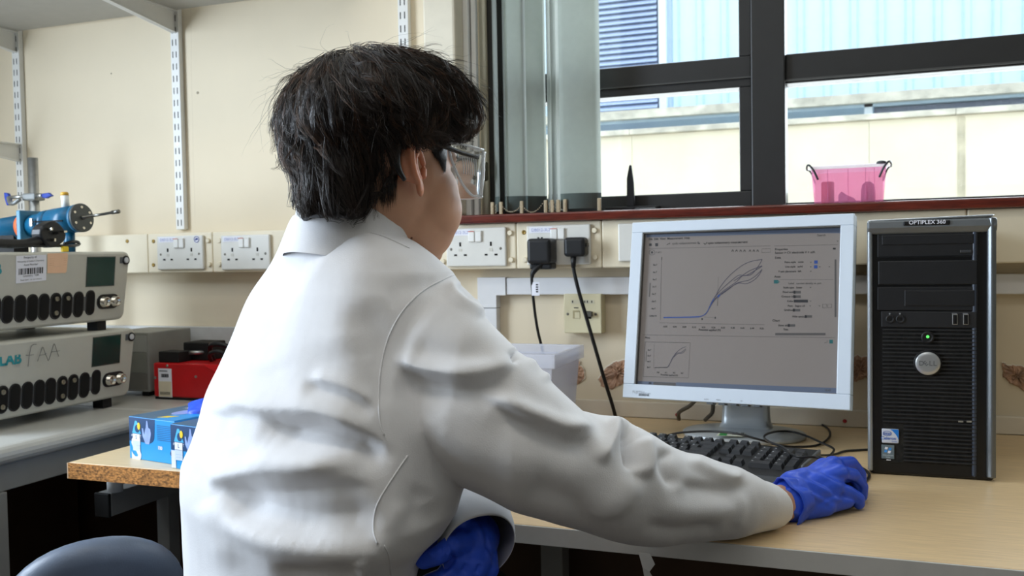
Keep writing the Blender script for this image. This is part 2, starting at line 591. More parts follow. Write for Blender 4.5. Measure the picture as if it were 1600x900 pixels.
def upright(xc, label):
    t = thing('shelf_upright', label, 'upright', (xc, 2.0, 1.19), group='twin-slot shelf uprights')
    u = MB().box(xc - 0.0135, xc + 0.0135, 1.984, 2.0, 1.195, 2.68)
    u.build('channel', M_WHITESTEEL, t, 0.0015)
    s = MB()
    z = 1.205
    while z < 2.66:
        for dx in (-0.0065, 0.0045):
            s.box(xc + dx - 0.0012, xc + dx + 0.0012, 1.9835, 1.9842, z, z + 0.016)
        z += 0.0315
    s.build('slot_pattern', M_SLOT, t, kind='stuff')
    MB().lathe((xc, 1.985, 1.42), (0, -1, 0), [(0, 0.0035), (0.0015, 0.003)], 10).build('screw', M_STEEL, t)
    return t


upright(-2.228, 'white twin-slot shelf upright at the left edge above the clamp stand')
upright(-1.671, 'white twin-slot shelf upright between the shelf corner and the leftmost socket')
upright(-1.002, 'white twin-slot shelf upright rising behind the person\'s hair')


def bracket(xc, z, depth, label, drop=0.058):
    t = thing('shelf_bracket', label, 'bracket', (xc, 1.984, z), group='shelf brackets')
    MB().prism([(xc - 0.002, 1.984, z), (xc - 0.002, 1.984 - depth, z), (xc - 0.002, 1.984 - depth, z - 0.012), (xc - 0.002, 1.984, z - drop)], (0.004, 0, 0)).build('web', M_WHITESTEEL, t)
    MB().box(xc - 0.011, xc + 0.011, 1.984 - depth, 1.984, z - 0.003, z).build('top_flange', M_WHITESTEEL, t)
    MB().prism([(xc - 0.008, 1.984, z - drop), (xc + 0.008, 1.984, z - drop), (xc + 0.008, 1.984 - depth, z - 0.012), (xc - 0.008, 1.984 - depth, z - 0.012)], (0, 0, 0.002)).build('lower_flange', M_WHITESTEEL, t)
    return t


bracket(-1.671, 1.768, 0.40, 'white steel shelf bracket under the grey shelf, nearer the window')
bracket(-2.228, 1.768, 0.40, 'white steel shelf bracket under the grey shelf at the picture\'s left edge')
bracket(-2.228, 1.452, 0.30, 'white steel bracket low on the leftmost upright, above the clamp stand', 0.05)
sh = MB().box(-2.6, -1.12, 1.56, 1.982, 1.768, 1.790).build('wall_shelf', M_SHELF, None, 0.002)
tag(sh, 'grey shelf board overhead in the upper left, seen from below', 'shelf')
# small fixings and marks on the wall
for px_, py_, r, m in ((309, 145, 0.0038, mat('wall_plug', '#9a8f7d', 0.7)), (174, 115, 0.0022, mat('wall_plug', '#9a8f7d', 0.7))):
    p = on_y(px_, py_, 2.0)
    MB().lathe((p[0], 2.001, p[2]), (0, -1, 0), [(0, r), (0.002, r * 0.9), (0.0021, r * 0.45), (0.0008, r * 0.3)], 12).build('wall_plug', m, W_BACK)
crk = MB()
for pts in ([(298, 10), (299, 60), (299, 110), (301, 180), (302, 250), (304, 300), (305, 350)],):
    crk.tube([on_y(a, b, 2.0005) for a, b in pts], 0.0006, 5)
crk.build('crack', mat('crack_shadow', '#a8957c', 0.9), W_BACK)

# ================================================================== dado trunking with its covers
tr = thing('dado_trunking', 'long cream cable trunking carrying the sockets along the back wall', 'trunking', (-0.8, 1.97, 1.082))
MB().box(-2.58, 1.55, 1.955, 2.0, 1.082, 1.1845).build('duct', M_TRUNK, tr)
for a, b in zip((-2.58, -1.739, -1.533, -1.30, -0.905, -0.709, -0.512, 0.2), (-1.739, -1.533, -1.30, -0.905, -0.709, -0.512, 0.2, 1.55)):
    MB().box(a + 0.0006, b - 0.0006, 1.938, 1.955, 1.082, 1.1845).build('cover_panel', M_TRUNK, tr, 0.003)
capm, capb = None, None
for px_, py_, brass in ((198, 377, 1), (239, 377, 1), (325, 376, 0), (327, 413, 0), (239, 414, 1), (343, 376, 0), (343, 413, 0), (797, 364, 0), (799, 406, 0),
                        (692, 409, 0), (818, 363, 1), (820, 406, 0), (929, 360, 0), (930, 402, 0)):
    p = on_y(px_, py_, 1.936)
    if brass:
        MB().lathe((p[0], 1.9385, p[2]), (0, -1, 0), [(0, 0.0052), (0.0015, 0.005), (0.0018, 0.0028), (0.0008, 0.002)], 14).build('screw', M_BRASS, tr)
    else:
        MB().lathe((p[0], 1.9385, p[2]), (0, -1, 0), [(0, 0.0062), (0.005, 0.0060), (0.0065, 0.0048)], 16).build('screw_cap', M_TRUNK, tr)


def double_socket(px0, py0, px1, py1, label, sticker=True, badge=False):
    a, b = on_y(px0, py0, 1.929), on_y(px1, py1, 1.929)
    xc, zc = (a[0] + b[0]) / 2, (a[2] + b[2]) / 2
    w, h = 0.146, 0.087
    t = thing('double_socket', label, 'socket', (xc, 1.938, zc - h / 2), group='double wall sockets')
    B = lambda x0, x1, y0, y1, z0, z1: MB().box(xc + x0, xc + x1, y0, y1, zc + z0, zc + z1)
    B(-w / 2, w / 2, 1.929, 1.938, -h / 2, h / 2).build('plate', M_SOCKET, t, 0.003)
    for s in (-0.0085, 0.0085):
        B(s - 0.0075, s + 0.0075, 1.924, 1.9295, 0.012, 0.037).build('switch', M_WHITEPL, t, 0.002)
        B(s - 0.0075, s + 0.0075, 1.9236, 1.9245, 0.0345, 0.0365).build('mark', mat('switch_red', '#c06a60', 0.5) if s < 0 else M_SOCKET, t)
    for s in (-0.0375, 0.0375):
        k = MB()
        k.box(xc + s - 0.0022, xc + s + 0.0022, 1.9284, 1.9292, zc + 0.002, zc + 0.0115)
        k.box(xc + s - 0.0155, xc + s - 0.0085, 1.9284, 1.9292, zc - 0.0195, zc - 0.0155)
        k.box(xc + s + 0.0085, xc + s + 0.0155, 1.9284, 1.9292, zc - 0.0195, zc - 0.0155)
        k.build('pin_slot', M_HOLE, t)
        B(s - 0.004, s + 0.004, 1.9284, 1.9291, -0.0095, -0.0025).build('shutter_mark', mat('socket_emboss', '#c9c7be', 0.5), t)
    for s in (-0.0605, 0.0605):
        MB().lathe((xc + s, 1.9292, zc - 0.004), (0, -1, 0), [(0, 0.0034), (0.0006, 0.003), (0.0007, 0.0012)], 12).build('screw', mat('dull_screw', '#77736a', 0.4, metal=0.6), t)
    if sticker:
        st = B(-0.066, -0.012, 1.9283, 1.9289, 0.027, 0.0405).build('label_sticker', M_PAPER, t)
        text('lettering', 'DB012-3L2', 0.0095, M_INKBLUE, t, FRONT(xc - 0.039, 1.9281, zc + 0.0335), world=True)
    if badge:
        MB().lathe((xc + 0.055, 1.929, zc + 0.033), (0, -1, 0), [(0, 0.0095), (0.0006, 0.0095)], 20).build('round_sticker', M_PAPER, t)
        MB().tube([(xc + 0.055 + 0.0075 * math.cos(q_), 1.9283, zc + 0.033 + 0.0075 * math.sin(q_)) for q_ in np.linspace(0, 2 * math.pi, 21)], 0.0009, 5, False).build('sticker_ring', mat('navy_ink', '#2d3f86', 0.5), t)
        MB().prism([(xc + 0.050, 1.9284, zc + 0.030), (xc + 0.060, 1.9284, zc + 0.032), (xc + 0.058, 1.9284, zc + 0.037), (xc + 0.052, 1.9284, zc + 0.036)], (0, -0.0003, 0)).build('sticker_print', mat('navy_ink', '#2d3f86', 0.5), t)
    return t, xc, zc


double_socket(243, 369, 319, 421, 'white double socket with a round blue sticker at its upper right corner', badge=True)
double_socket(345, 369, 421, 420, 'white double socket half hidden behind the white coat\'s shoulder')
double_socket(697, 357, 790, 416, 'white double socket beside the person\'s chin, no plugs in it')
_, SX, SZ = double_socket(823, 353, 922, 413, 'white double socket with two black plugs in it')
# blank plate
bp = tag(MB().box(-0.474, -0.388, 1.929, 1.938, 1.095, 1.176).build('blank_plate', M_SOCKET, None, 0.003), 'white blank socket plate partly behind the monitor', 'plate')

# plugs
p1 = thing('power_adapter', 'large black plug-in adapter in the socket, lead hanging from its base', 'plug', (on_y(843, 425, 1.9)[0], 1.928, on_y(843, 425, 1.9)[2]), group='black plugs')
a, b = on_y(823, 373, 1.88), on_y(861, 421, 1.88)
ax0, ax1, az0, az1 = a[0], b[0], b[2], a[2]
MB().box(ax0, ax1, 1.875, 1.9275, az0 + 0.012, az1).build('housing', M_BLACK, p1, 0.008, 4)
MB().box(ax0 + 0.002, ax1 - 0.002, 1.888, 1.9275, az0, az0 + 0.014).build('foot', M_BLACK, p1, 0.004, 2)
for dx in (0.018, 0.026):
    MB().cyl((ax0 + dx, 1.905, az1 - 0.002), (ax0 + dx, 1.905, az1 + 0.003), 0.0025, n=10).build('ridge', M_BLACK, p1)
q0 = np.array(((ax0 + ax1) / 2 + 0.004, 1.893, az0 + 0.014))
pts = [q0] + [on_y(x, y, Y) for x, y, Y in ((834, 424, 1.885), (831, 434, 1.885), (832, 452, 1.89), (836, 490, 1.92), (841, 520, 1.94), (848, 548, 1.95), (858, 590, 1.95), (870, 640, 1.95))]
MB().tube([pts[0], pts[1], pts[2]], [0.0068, 0.006, 0.0038], 10).build('strain_relief', M_BLACK, p1)
MB().tube(pts[1:], 0.0034, 8).build('cord', M_CABLE, p1)
c = on_y(836, 451, 1.886)
MB().box(c[0] - 0.007, c[0] + 0.011, 1.8835, 1.8842, c[2] - 0.015, c[2] + 0.014).build('cord_tag', M_PAPER, p1)
k = MB()
for i in range(4):
    k.box(c[0] + 0.003, c[0] + 0.008, 1.8828, 1.8833, c[2] - 0.008 + i * 0.005, c[2] - 0.005 + i * 0.005)
k.build('tag_print', M_INK, p1)
p2 = thing('mains_plug', 'smaller black mains plug in the right half of the socket, cord running to the desk', 'plug', (on_y(896, 400, 1.9)[0], 1.928, on_y(896, 400, 1.9)[2]), group='black plugs')
a, b = on_y(879, 371, 1.89), on_y(913, 401, 1.89)
MB().box(a[0], b[0], 1.892, 1.9275, b[2], a[2]).build('housing', M_BLACK, p2, 0.008, 4)
MB().box(b[0] - 0.001, b[0] + 0.003, 1.90, 1.915, (a[2] + b[2]) / 2, (a[2] + b[2]) / 2 + 0.008).build('rib', M_BLACK, p2)
pts = [on_y(x, y, Y) for x, y, Y in ((896, 400, 1.905), (896, 418, 1.905), (903, 450, 1.91), (913, 485, 1.925), (929, 540, 1.94), (945, 595, 1.95), (956, 630, 1.96), (962, 652, 1.97))]
MB().tube(pts[:2], [0.0065, 0.005], 10, False).build('strain_relief', M_BLACK, p2)
MB().tube(pts, 0.0042, 8).build('cord', M_CABLE, p2)

# conduit below the trunking, with its elbow
cd = thing('cable_conduit', 'white rectangular cable conduit with an elbow below the sockets', 'conduit', (-0.75, 1.99, 0.79))
ex0, ex1, ev = on_y(746, 450, 1.975)[0], on_y(790, 450, 1.975)[0], on_y(776, 480, 1.975)[0]
MB().box(ex1 + 0.001, 1.55, 1.977, 2.0, 1.022, 1.0605).build('run', M_GREYPL, cd, 0.002)
MB().prism([(ex0, 1.974, 1.0620), (ex1, 1.974, 1.0620), (ex1, 1.974, 1.0205), (ev, 1.974, 1.0205), (ev, 1.974, 0.992), (ex0, 1.974, 0.992)], (0, 0.026, 0)).build('elbow', M_GREYPL, cd, 0.001)
MB().box(ex0 + 0.001, ev - 0.001, 1.977, 2.0, 0.786, 0.991).build('drop', M_GREYPL, cd, 0.002)

# data outlet
dx, dz = -0.5645, 0.9805
do = thing('data_outlet', 'yellowed cream network outlet plate below the conduit', 'outlet', (dx, 2.0, dz - 0.043))
M_DATA = mat('yellowed_plastic', '#d9d0ae', 0.45, var=0.02)
MB().box(dx - 0.043, dx + 0.043, 1.968, 2.0, dz - 0.0435, dz + 0.0435).build('box', M_DATA, do, 0.002)
MB().box(dx - 0.043, dx + 0.043, 1.962, 1.968, dz - 0.0435, dz + 0.0435).build('plate', M_DATA, do, 0.002)
MB().box(dx - 0.026, dx + 0.028, 1.9612, 1.9622, dz + 0.022, dz + 0.031).build('label_window', mat('label_window', '#cfc9b0', 0.3), do)
k = MB()
for u in (-0.022, -0.004, 0.006, 0.012, 0.022):
    k.box(dx + u - 0.0012, dx + u + 0.0012, 1.9608, 1.9612, dz + 0.024, dz + 0.029)
k.box(dx - 0.019, dx - 0.009, 1.9612, 1.9622, dz + 0.012, dz + 0.014)
k.build('label_print', M_INK, do)
MB().box(dx - 0.022, dx - 0.006, 1.9612, 1.9625, dz - 0.011, dz + 0.007).build('port', mat('port_shadow', '#a89c78', 0.6), do)
MB().box(dx - 0.0175, dx - 0.006, 1.9608, 1.9613, dz - 0.010, dz + 0.003).build('port_shutter', M_DATA, do)
MB().box(dx + 0.006, dx + 0.020, 1.9612, 1.9625, dz - 0.011, dz + 0.006).build('port', M_HOLE, do)
MB().box(dx + 0.012, dx + 0.024, 1.950, 1.962, dz - 0.006, dz + 0.005).build('jack', mat('grey_jack', '#55534c', 0.5), do, 0.001)
for s in (-0.034, 0.030):
    MB().lathe((dx + s, 1.9622, dz - 0.001), (0, -1, 0), [(0, 0.0032), (0.0006, 0.003), (0.0007, 0.0012)], 12).build('screw', mat('dull_screw', '#77736a', 0.4, metal=0.6), do)


# broken plaster
def plaster_patch(poly, seed):
    """rough brown scar with a ragged lip where the plaster has come off"""
    rg = np.random.default_rng(seed)
    P = np.array([on_y(x, y, 2.0) for x, y in poly])
    out = []
    for i in range(len(P)):
        for k in range(5):
            q = P[i] + (P[(i + 1) % len(P)] - P[i]) * k / 5
            q = q + np.array((rg.normal(0, 0.0012), 0, rg.normal(0, 0.0012)))
            out.append(q)
    out = np.array(out)
    c = out.mean(0)
    n = len(out)
    vs, fs = [], []
    rings = (1.0, 0.9, 0.72, 0.5, 0.28, 0.1)
    for r in rings:
        for q in out:
            p = c + (q - c) * r
            p[1] = 1.9985 - (0.0 if r == 1 else abs(rg.normal(0.0022, 0.0016)))
            vs.append(p)
    for j in range(len(rings) - 1):
        fs += [(j * n + i, j * n + (i + 1) % n, (j + 1) * n + (i + 1) % n, (j + 1) * n + i) for i in range(n)]
    fs.append(tuple(range((len(rings) - 1) * n, len(rings) * n)))
    MB().add(vs, fs).build('plaster_scar', mat('bare_plaster', '#b9967e', 0.95, var=0.35, vscale=55, bump=0.8, bscale=130, bump_dist=0.004), W_BACK)
    e = MB()
    e.tube([np.array((q[0], 1.9985, q[2])) for q in list(out[: int(n * 0.55)])], 0.0013, 5, False)
    e.build('plaster_lip', mat('chipped_paint', '#e9e2d4', 0.9, var=0.1), W_BACK)


plaster_patch([(887, 560), (895, 555), (905, 563), (912, 577), (915, 590), (905, 599), (893, 602), (884, 604), (880, 580)], 1)
plaster_patch([(934, 592), (945, 575), (958, 566), (972, 562), (984, 563), (1000, 560), (1000, 585), (985, 590), (972, 600), (955, 608), (940, 603)], 2)
plaster_patch([(1325, 556), (1345, 557), (1362, 555), (1366, 588), (1352, 590), (1338, 596), (1322, 596)], 3)
plaster_patch([(1566, 566), (1578, 572), (1590, 570), (1610, 573), (1622, 600), (1610, 618), (1592, 606), (1574, 596), (1567, 585)], 4)

# ================================================================== vertical blind vanes, hung in the window recess
M_VANE = mat('grey_green_vane', '#babfba', 0.8, var=0.05, vscale=60, bump=0.2, bscale=300)
nv = M_VANE.node_tree
bs = nv.nodes['Principled BSDF']
tl = nv.nodes.new('ShaderNodeBsdfTranslucent')
tl.inputs['Color'].default_value = lin('#c9cfc9')
mxn = nv.nodes.new('ShaderNodeMixShader')
mxn.inputs['Fac'].default_value = 0.5
outn = nv.nodes['Material Output']
nv.links.new(bs.outputs[0], mxn.inputs[1])
nv.links.new(tl.outputs[0], mxn.inputs[2])
nv.links.new(mxn.outputs[0], outn.inputs['Surface'])
M_VHEM = mat('vane_hem', '#6c7a75', 0.8, var=0.05, vscale=60)
M_BEAD = mat('beige_bead', '#c2b193', 0.4)


def vane(x0, y0, x1, y1, label, bow=0.006, zb=1.213):
    t = thing('blind_vane', label, 'blind', ((x0 + x1) / 2, (y0 + y1) / 2, zb), group='vertical blind vanes')
    nx, ny = -(y1 - y0), (x1 - x0)
    l = math.hypot(nx, ny)
    nx, ny = nx / l, ny / l
    if ny > 0:
        nx, ny = -nx, -ny

    def strip(z0, z1, off, th):
        m = MB()
        vs, K = [], 8
        for z in (z0, z1):
            for sgn in (0, th):
                for i in range(K + 1):
                    s = i / K
                    o = bow * 4 * s * (1 - s) + off + sgn
                    vs.append((x0 + (x1 - x0) * s + nx * o, y0 + (y1 - y0) * s + ny * o, z))
        n = K + 1
        fs = []
        for i in range(K):
            fs += [(i, i + 1, 2 * n + i + 1, 2 * n + i), (n + i, n + i + 1, 3 * n + i + 1, 3 * n + i), (i, i + 1, n + i + 1, n + i), (2 * n + i, 2 * n + i + 1, 3 * n + i + 1, 3 * n + i)]
        fs += [(0, n, 3 * n, 2 * n), (n - 1, 2 * n - 1, 4 * n - 1, 3 * n - 1)]
        return m.add(vs, fs, True)

    strip(zb, 2.2, 0, 0.0006).build('fabric', M_VANE, t)
    strip(zb, zb + 0.034, 0.0007, 0.0008).build('weight_pocket', M_VHEM, t)
    cx, cy = (x0 + x1) / 2 + nx * (bow + 0.003), (y0 + y1) / 2 + ny * (bow + 0.003)
    return t


vane(-0.792, 2.035, -0.757, 1.966, 'grey blind vane nearly edge-on next to the dark window jamb')
vane(-0.755, 2.045, -0.742, 1.972, 'bright thin edge-on blind vane second from the window jamb', 0.003)
vane(-0.748, 1.976, -0.698, 1.990, 'dark grey-green blind vane left of the light slanted one', 0.004)
vane(-0.706, 1.990, -0.662, 2.022, 'light grey-green blind vane left of the bright slit', 0.003)
vane(-0.655, 2.043, -0.640, 1.968, 'edge-on blind vane right of the bright slit, first of the tight bunch', 0.003)
vane(-0.641, 2.043, -0.630, 1.964, 'edge-on blind vane in the middle of the tight bunch', 0.003)
vane(-0.629, 2.043, -0.618, 1.962, 'edge-on blind vane last of the tight bunch', 0.003)
vane(-0.612, 1.966, -0.5235, 1.985, 'broad light grey blind vane facing the room beside the open window', 0.012)
# bead chains linking the vane bottoms
ch = thing('bead_chain', 'beige bead chain looped between the bottoms of the blind vanes', 'chain', (-0.66, 1.96, 1.208))
bd = None
beads = []
for (xa, xb, sag) in ((-0.750, -0.702, 0.016), (-0.702, -0.652, 0.018)):
    for i in range(15):
        s = i / 14
        beads.append((xa + (xb - xa) * s, 1.958, 1.226 - sag * 4 * s * (1 - s)))
for xv in (-0.772, -0.764, -0.646, -0.636, -0.627, -0.620, -0.611, -0.600):
    for i in range(6):
        beads.append((xv + 0.0012 * (i % 2), 1.957, 1.209 + 0.0036 * i))
for p in beads:
    if bd is None:
        bd = MB().lathe((0, 0, 0), (0, 0, 1), [(-0.0013, 0.0004), (-0.0007, 0.0012), (0.0007, 0.0012), (0.0013, 0.0004)], 6).build('bead', M_BEAD, ch, world=False)
        bd.location = Vector(p) - Vector(ch.matrix_world.translation)
    else:
        c = bd.copy()
        COL.objects.link(c)
        c.parent = ch
        c.location = Vector(p) - Vector((-0.66, 1.96, 1.208))
for xv in (-0.773, -0.752, -0.702, -0.645, -0.630, -0.616, -0.600, -0.522):
    MB().box(xv - 0.004, xv + 0.004, 1.957, 1.963, 1.2055, 1.234).build('chain_clip', mat('beige_clip', '#ab9a7d', 0.5), ch, 0.0015)

# window stay
ws = thing('window_stay', 'black pointed window handle on the sill rail below the left pane', 'handle', (-0.468, 2.03, 1.205))
MB().box(-0.525, -0.405, 2.02, 2.05, 1.2045, 1.2165).build('base', M_BLACKM, ws, 0.002)
MB().prism([(-0.477, 2.026, 1.216), (-0.459, 2.026, 1.216), (-0.461, 2.026, 1.27), (-0.466, 2.026, 1.309), (-0.470, 2.026, 1.309), (-0.476, 2.026, 1.28)], (0, 0.010, 0)).build('lever', M_BLACKM, ws, 0.003)
MB().box(-0.455, -0.408, 2.005, 2.02, 1.2055, 1.2115).build('arm', M_BLACK, ws, 0.002)

# pink box on the sill
M_PINK = clear_plastic('pink_clear_plastic', (1.0, 0.80, 0.90, 1), 0.24, lin('#f7b0d4'))
pk = thing('pink_storage_box', 'pink see-through storage box with dark clip handles on the window sill', 'box', (-0.01, 1.985, 1.2048))


def open_tub(x0, x1, y0, y1, z0, z1, flare, th):
    """thin-walled tub that widens upwards"""
    m = MB()
    o = [(x0 + flare, y0 + flare, z0), (x1 - flare, y0 + flare, z0), (x1 - flare, y1 - flare, z0), (x0 + flare, y1 - flare, z0), (x0, y0, z1), (x1, y0, z1), (x1, y1, z1), (x0, y1, z1)]
    i = [(x0 + flare + th, y0 + flare + th, z0 + th), (x1 - flare - th, y0 + flare + th, z0 + th), (x1 - flare - th, y1 - flare - th, z0 + th), (x0 + flare + th, y1 - flare - th, z0 + th),
         (x0 + th, y0 + th, z1), (x1 - th, y0 + th, z1), (x1 - th, y1 - th, z1), (x0 + th, y1 - th, z1)]
    fs = [(0, 3, 2, 1), (8, 9, 10, 11)]
    for a in range(4):
        b = (a + 1) % 4
        fs += [(a, b, 4 + b, 4 + a), (8 + b, 8 + a, 12 + a, 12 + b), (4 + a, 4 + b, 12 + b, 12 + a)]
    return m.add(o + i, fs)


open_tub(-0.080, 0.059, 1.932, 2.038, 1.2048, 1.272, 0.005, 0.0016).build('tub', M_PINK, pk, 0.001)
MB().box(-0.083, 0.062, 1.929, 2.041, 1.272, 1.2785).build('lid', clear_plastic('clear_lid', (0.95, 0.93, 0.97, 1), 0.5, lin('#eee9f2')), pk, 0.002)
for u in (-0.05, -0.012, 0.020, 0.036):
    MB().box(u, u + 0.002, 1.9345, 1.9365, 1.21, 1.271).build('rib', M_PINK, pk)
hm = mat('grey_handle', '#3c3f42', 0.4)
for s, xx in ((-1, -0.083), (1, 0.062)):
    MB().tube([(xx - s * 0.016, 1.932, 1.252), (xx - s * 0.008, 1.926, 1.270), (xx + s * 0.001, 1.928, 1.281), (xx + s * 0.006, 1.95, 1.279), (xx + s * 0.007, 1.985, 1.276), (xx + s * 0.006, 2.02, 1.279), (xx, 2.04, 1.272), (xx - s * 0.006, 2.043, 1.252)], 0.0021, 7).build('handle', hm, pk)
MB().lathe((0.050, 1.935, 1.278), (0, 0, 1), [(0, 0.010), (0.004, 0.009), (0.006, 0.004)], 14).build('clip', hm, pk)
m_in = mat('crimson_tape', '#c2263f', 0.5)
tag(MB().lathe((-0.050, 1.975, 1.2066), (0, 0, 1), [(0, 0.0125), (0.041, 0.0125), (0.043, 0.010)], 20).build('red_canister', m_in), 'red round canister inside the pink box', 'canister')
tag(MB().lathe((0.026, 1.975, 1.2066), (0, 0, 1), [(0, 0.0135), (0.022, 0.0135), (0.034, 0.0115), (0.040, 0.005)], 20).build('dark_pink_bottle', mat('mauve_plastic', '#a25478', 0.5)), 'mauve dome-topped bottle inside the pink box', 'bottle')
tag(MB().prism([(-0.030, 1.97, 1.2066), (0.006, 1.97, 1.2066), (0.000, 1.97, 1.215), (-0.014, 1.97, 1.222), (-0.024, 1.97, 1.230), (-0.030, 1.97, 1.222)], (0, 0.03, 0)).build('mauve_pouch', mat('mauve_pouch', '#b888a4', 0.6), None, 0.003), 'crumpled mauve pouch lying inside the pink box', 'pouch')

# ================================================================== desks and bench
dk = thing('desk_top', 'beech laminate desk top with white edging under the monitor', 'desk', (0.1, 1.57, 0.0))
MB().box(-0.72, 1.3, 1.1585, 1.988, 0.724, 0.75).build('board', M_WOOD, dk, 0.0015)
MB().box(-0.72, 1.3, 1.1555, 1.1585, 0.7245, 0.7495).build('edging', M_LIP, dk, 0.0008)
MB().prism([(-0.262, 1.1545, 0.728), (-0.247, 1.1545, 0.728), (-0.240, 1.151, 0.716), (-0.247, 1.150, 0.706), (-0.243, 1.150, 0.700), (-0.252, 1.149, 0.690), (-0.256, 1.151, 0.71)], (0, 0.0006, 0)).build('loose_edging', M_LIP, dk)
for x in (-0.66, 1.2):
    MB().box(x, x + 0.05, 1.22, 1.27, 0, 0.724).build('leg', M_STEELGREY, dk)
    MB().box(x, x + 0.05, 1.93, 1.98, 0, 0.724).build('leg', M_STEELGREY, dk)
cb = thing('chipboard_desk_end', 'short desk board with a raw chipboard front edge beside the bench', 'desk', (-1.03, 1.6, 0.0))
MB().box(-1.343, -0.7225, 1.280, 1.986, 0.721, 0.75).build('board', mat('pale_maple_laminate', '#dcc49c', 0.4, var=0.06, vscale=12, stretch=(1, 14, 3)), cb, 0.001)
MB().box(-1.343, -0.7225, 1.2765, 1.280, 0.721, 0.749).build('raw_edge', M_CHIP, cb)
MB().box(-1.345, -1.343, 1.2765, 1.986, 0.721, 0.7495).build('end_edge', mat('pale_end_edging', '#d0b596', 0.6), cb)
MB().box(-1.346, -1.312, 1.345, 1.93, 0.634, 0.678).build('support_rail', M_STEELGREY, cb, 0.002)
MB().box(-1.3465, -1.3115, 1.338, 1.345, 0.633, 0.679).build('end_cap', M_BLACKM, cb, 0.002)
MB().cyl((-1.318, 1.362, 0.678), (-1.318, 1.362, 0.721), 0.0145, n=20).build('spacer', M_WHITESTEEL, cb)
MB().cyl((-1.329, 1.85, 0.678), (-1.329, 1.85, 0.721), 0.0145, n=20).build('spacer', M_WHITESTEEL, cb)
for y in (1.50, 1.88):
    MB().box(-1.344, -1.314, y, y + 0.03, 0, 0.634).build('leg', M_STEELGREY, cb)
bn = thing('side_bench', 'grey laminate laboratory bench along the left carrying the stacked instruments', 'bench', (-2.0, 1.2, 0.0))


def bench_board(y0, y1, nm):
    pts = [(-2.595, 0, 0.745), (-1.468, 0, 0.745)]
    for i in range(9):
        a = -math.pi / 2 + math.pi * i / 8
        pts.append((-1.468 + 0.018 * math.cos(a), 0, 0.7625 + 0.0175 * math.sin(a)))
    pts += [(-2.595, 0, 0.78)]
    m = MB()
    P = [(x, y0, z) for x, _, z in pts]
    m.prism(P, (0, y1 - y0, 0))
    return m.build(nm, M_BENCH, bn)


bench_board(0.45, 1.628, 'worktop')
bench_board(1.652, 1.985, 'worktop')
MB().box(-2.595, -1.4515, 1.628, 1.652, 0.746, 0.7795).build('joint_strip', mat('pale_joint_strip', '#cfcec8', 0.35), bn)
struct(MB().box(-2.59, -1.36, 1.985, 2.0, 0.78, 0.938).build('trim_4', mat('pale_grey_upstand', '#c9cac9', 0.45), None, 0.002))
MB().box(-1.51, -1.475, 0.48, 1.95, 0.693, 0.745).build('apron', M_STEELGREY, bn, 0.002)
MB().box(-1.515, -1.468, 1.205, 1.255, 0.0, 0.693).build('leg', M_STEELGREY, bn, 0.002)
MB().box(-1.515, -1.468, 0.50, 0.55, 0.0, 0.693).build('leg', M_STEELGREY, bn, 0.002)
MB().box(-1.515, -1.468, 1.90, 1.95, 0.0, 0.693).build('leg', M_STEELGREY, bn, 0.002)
MB().box(-2.59, -2.54, 0.50, 0.55, 0.0, 0.745).build('leg', M_STEELGREY, bn, 0.002)
MB().box(-2.56, -2.02, 0.55, 1.95, 0.02, 0.68).build('back_panel', M_DARKBROWN, bn)


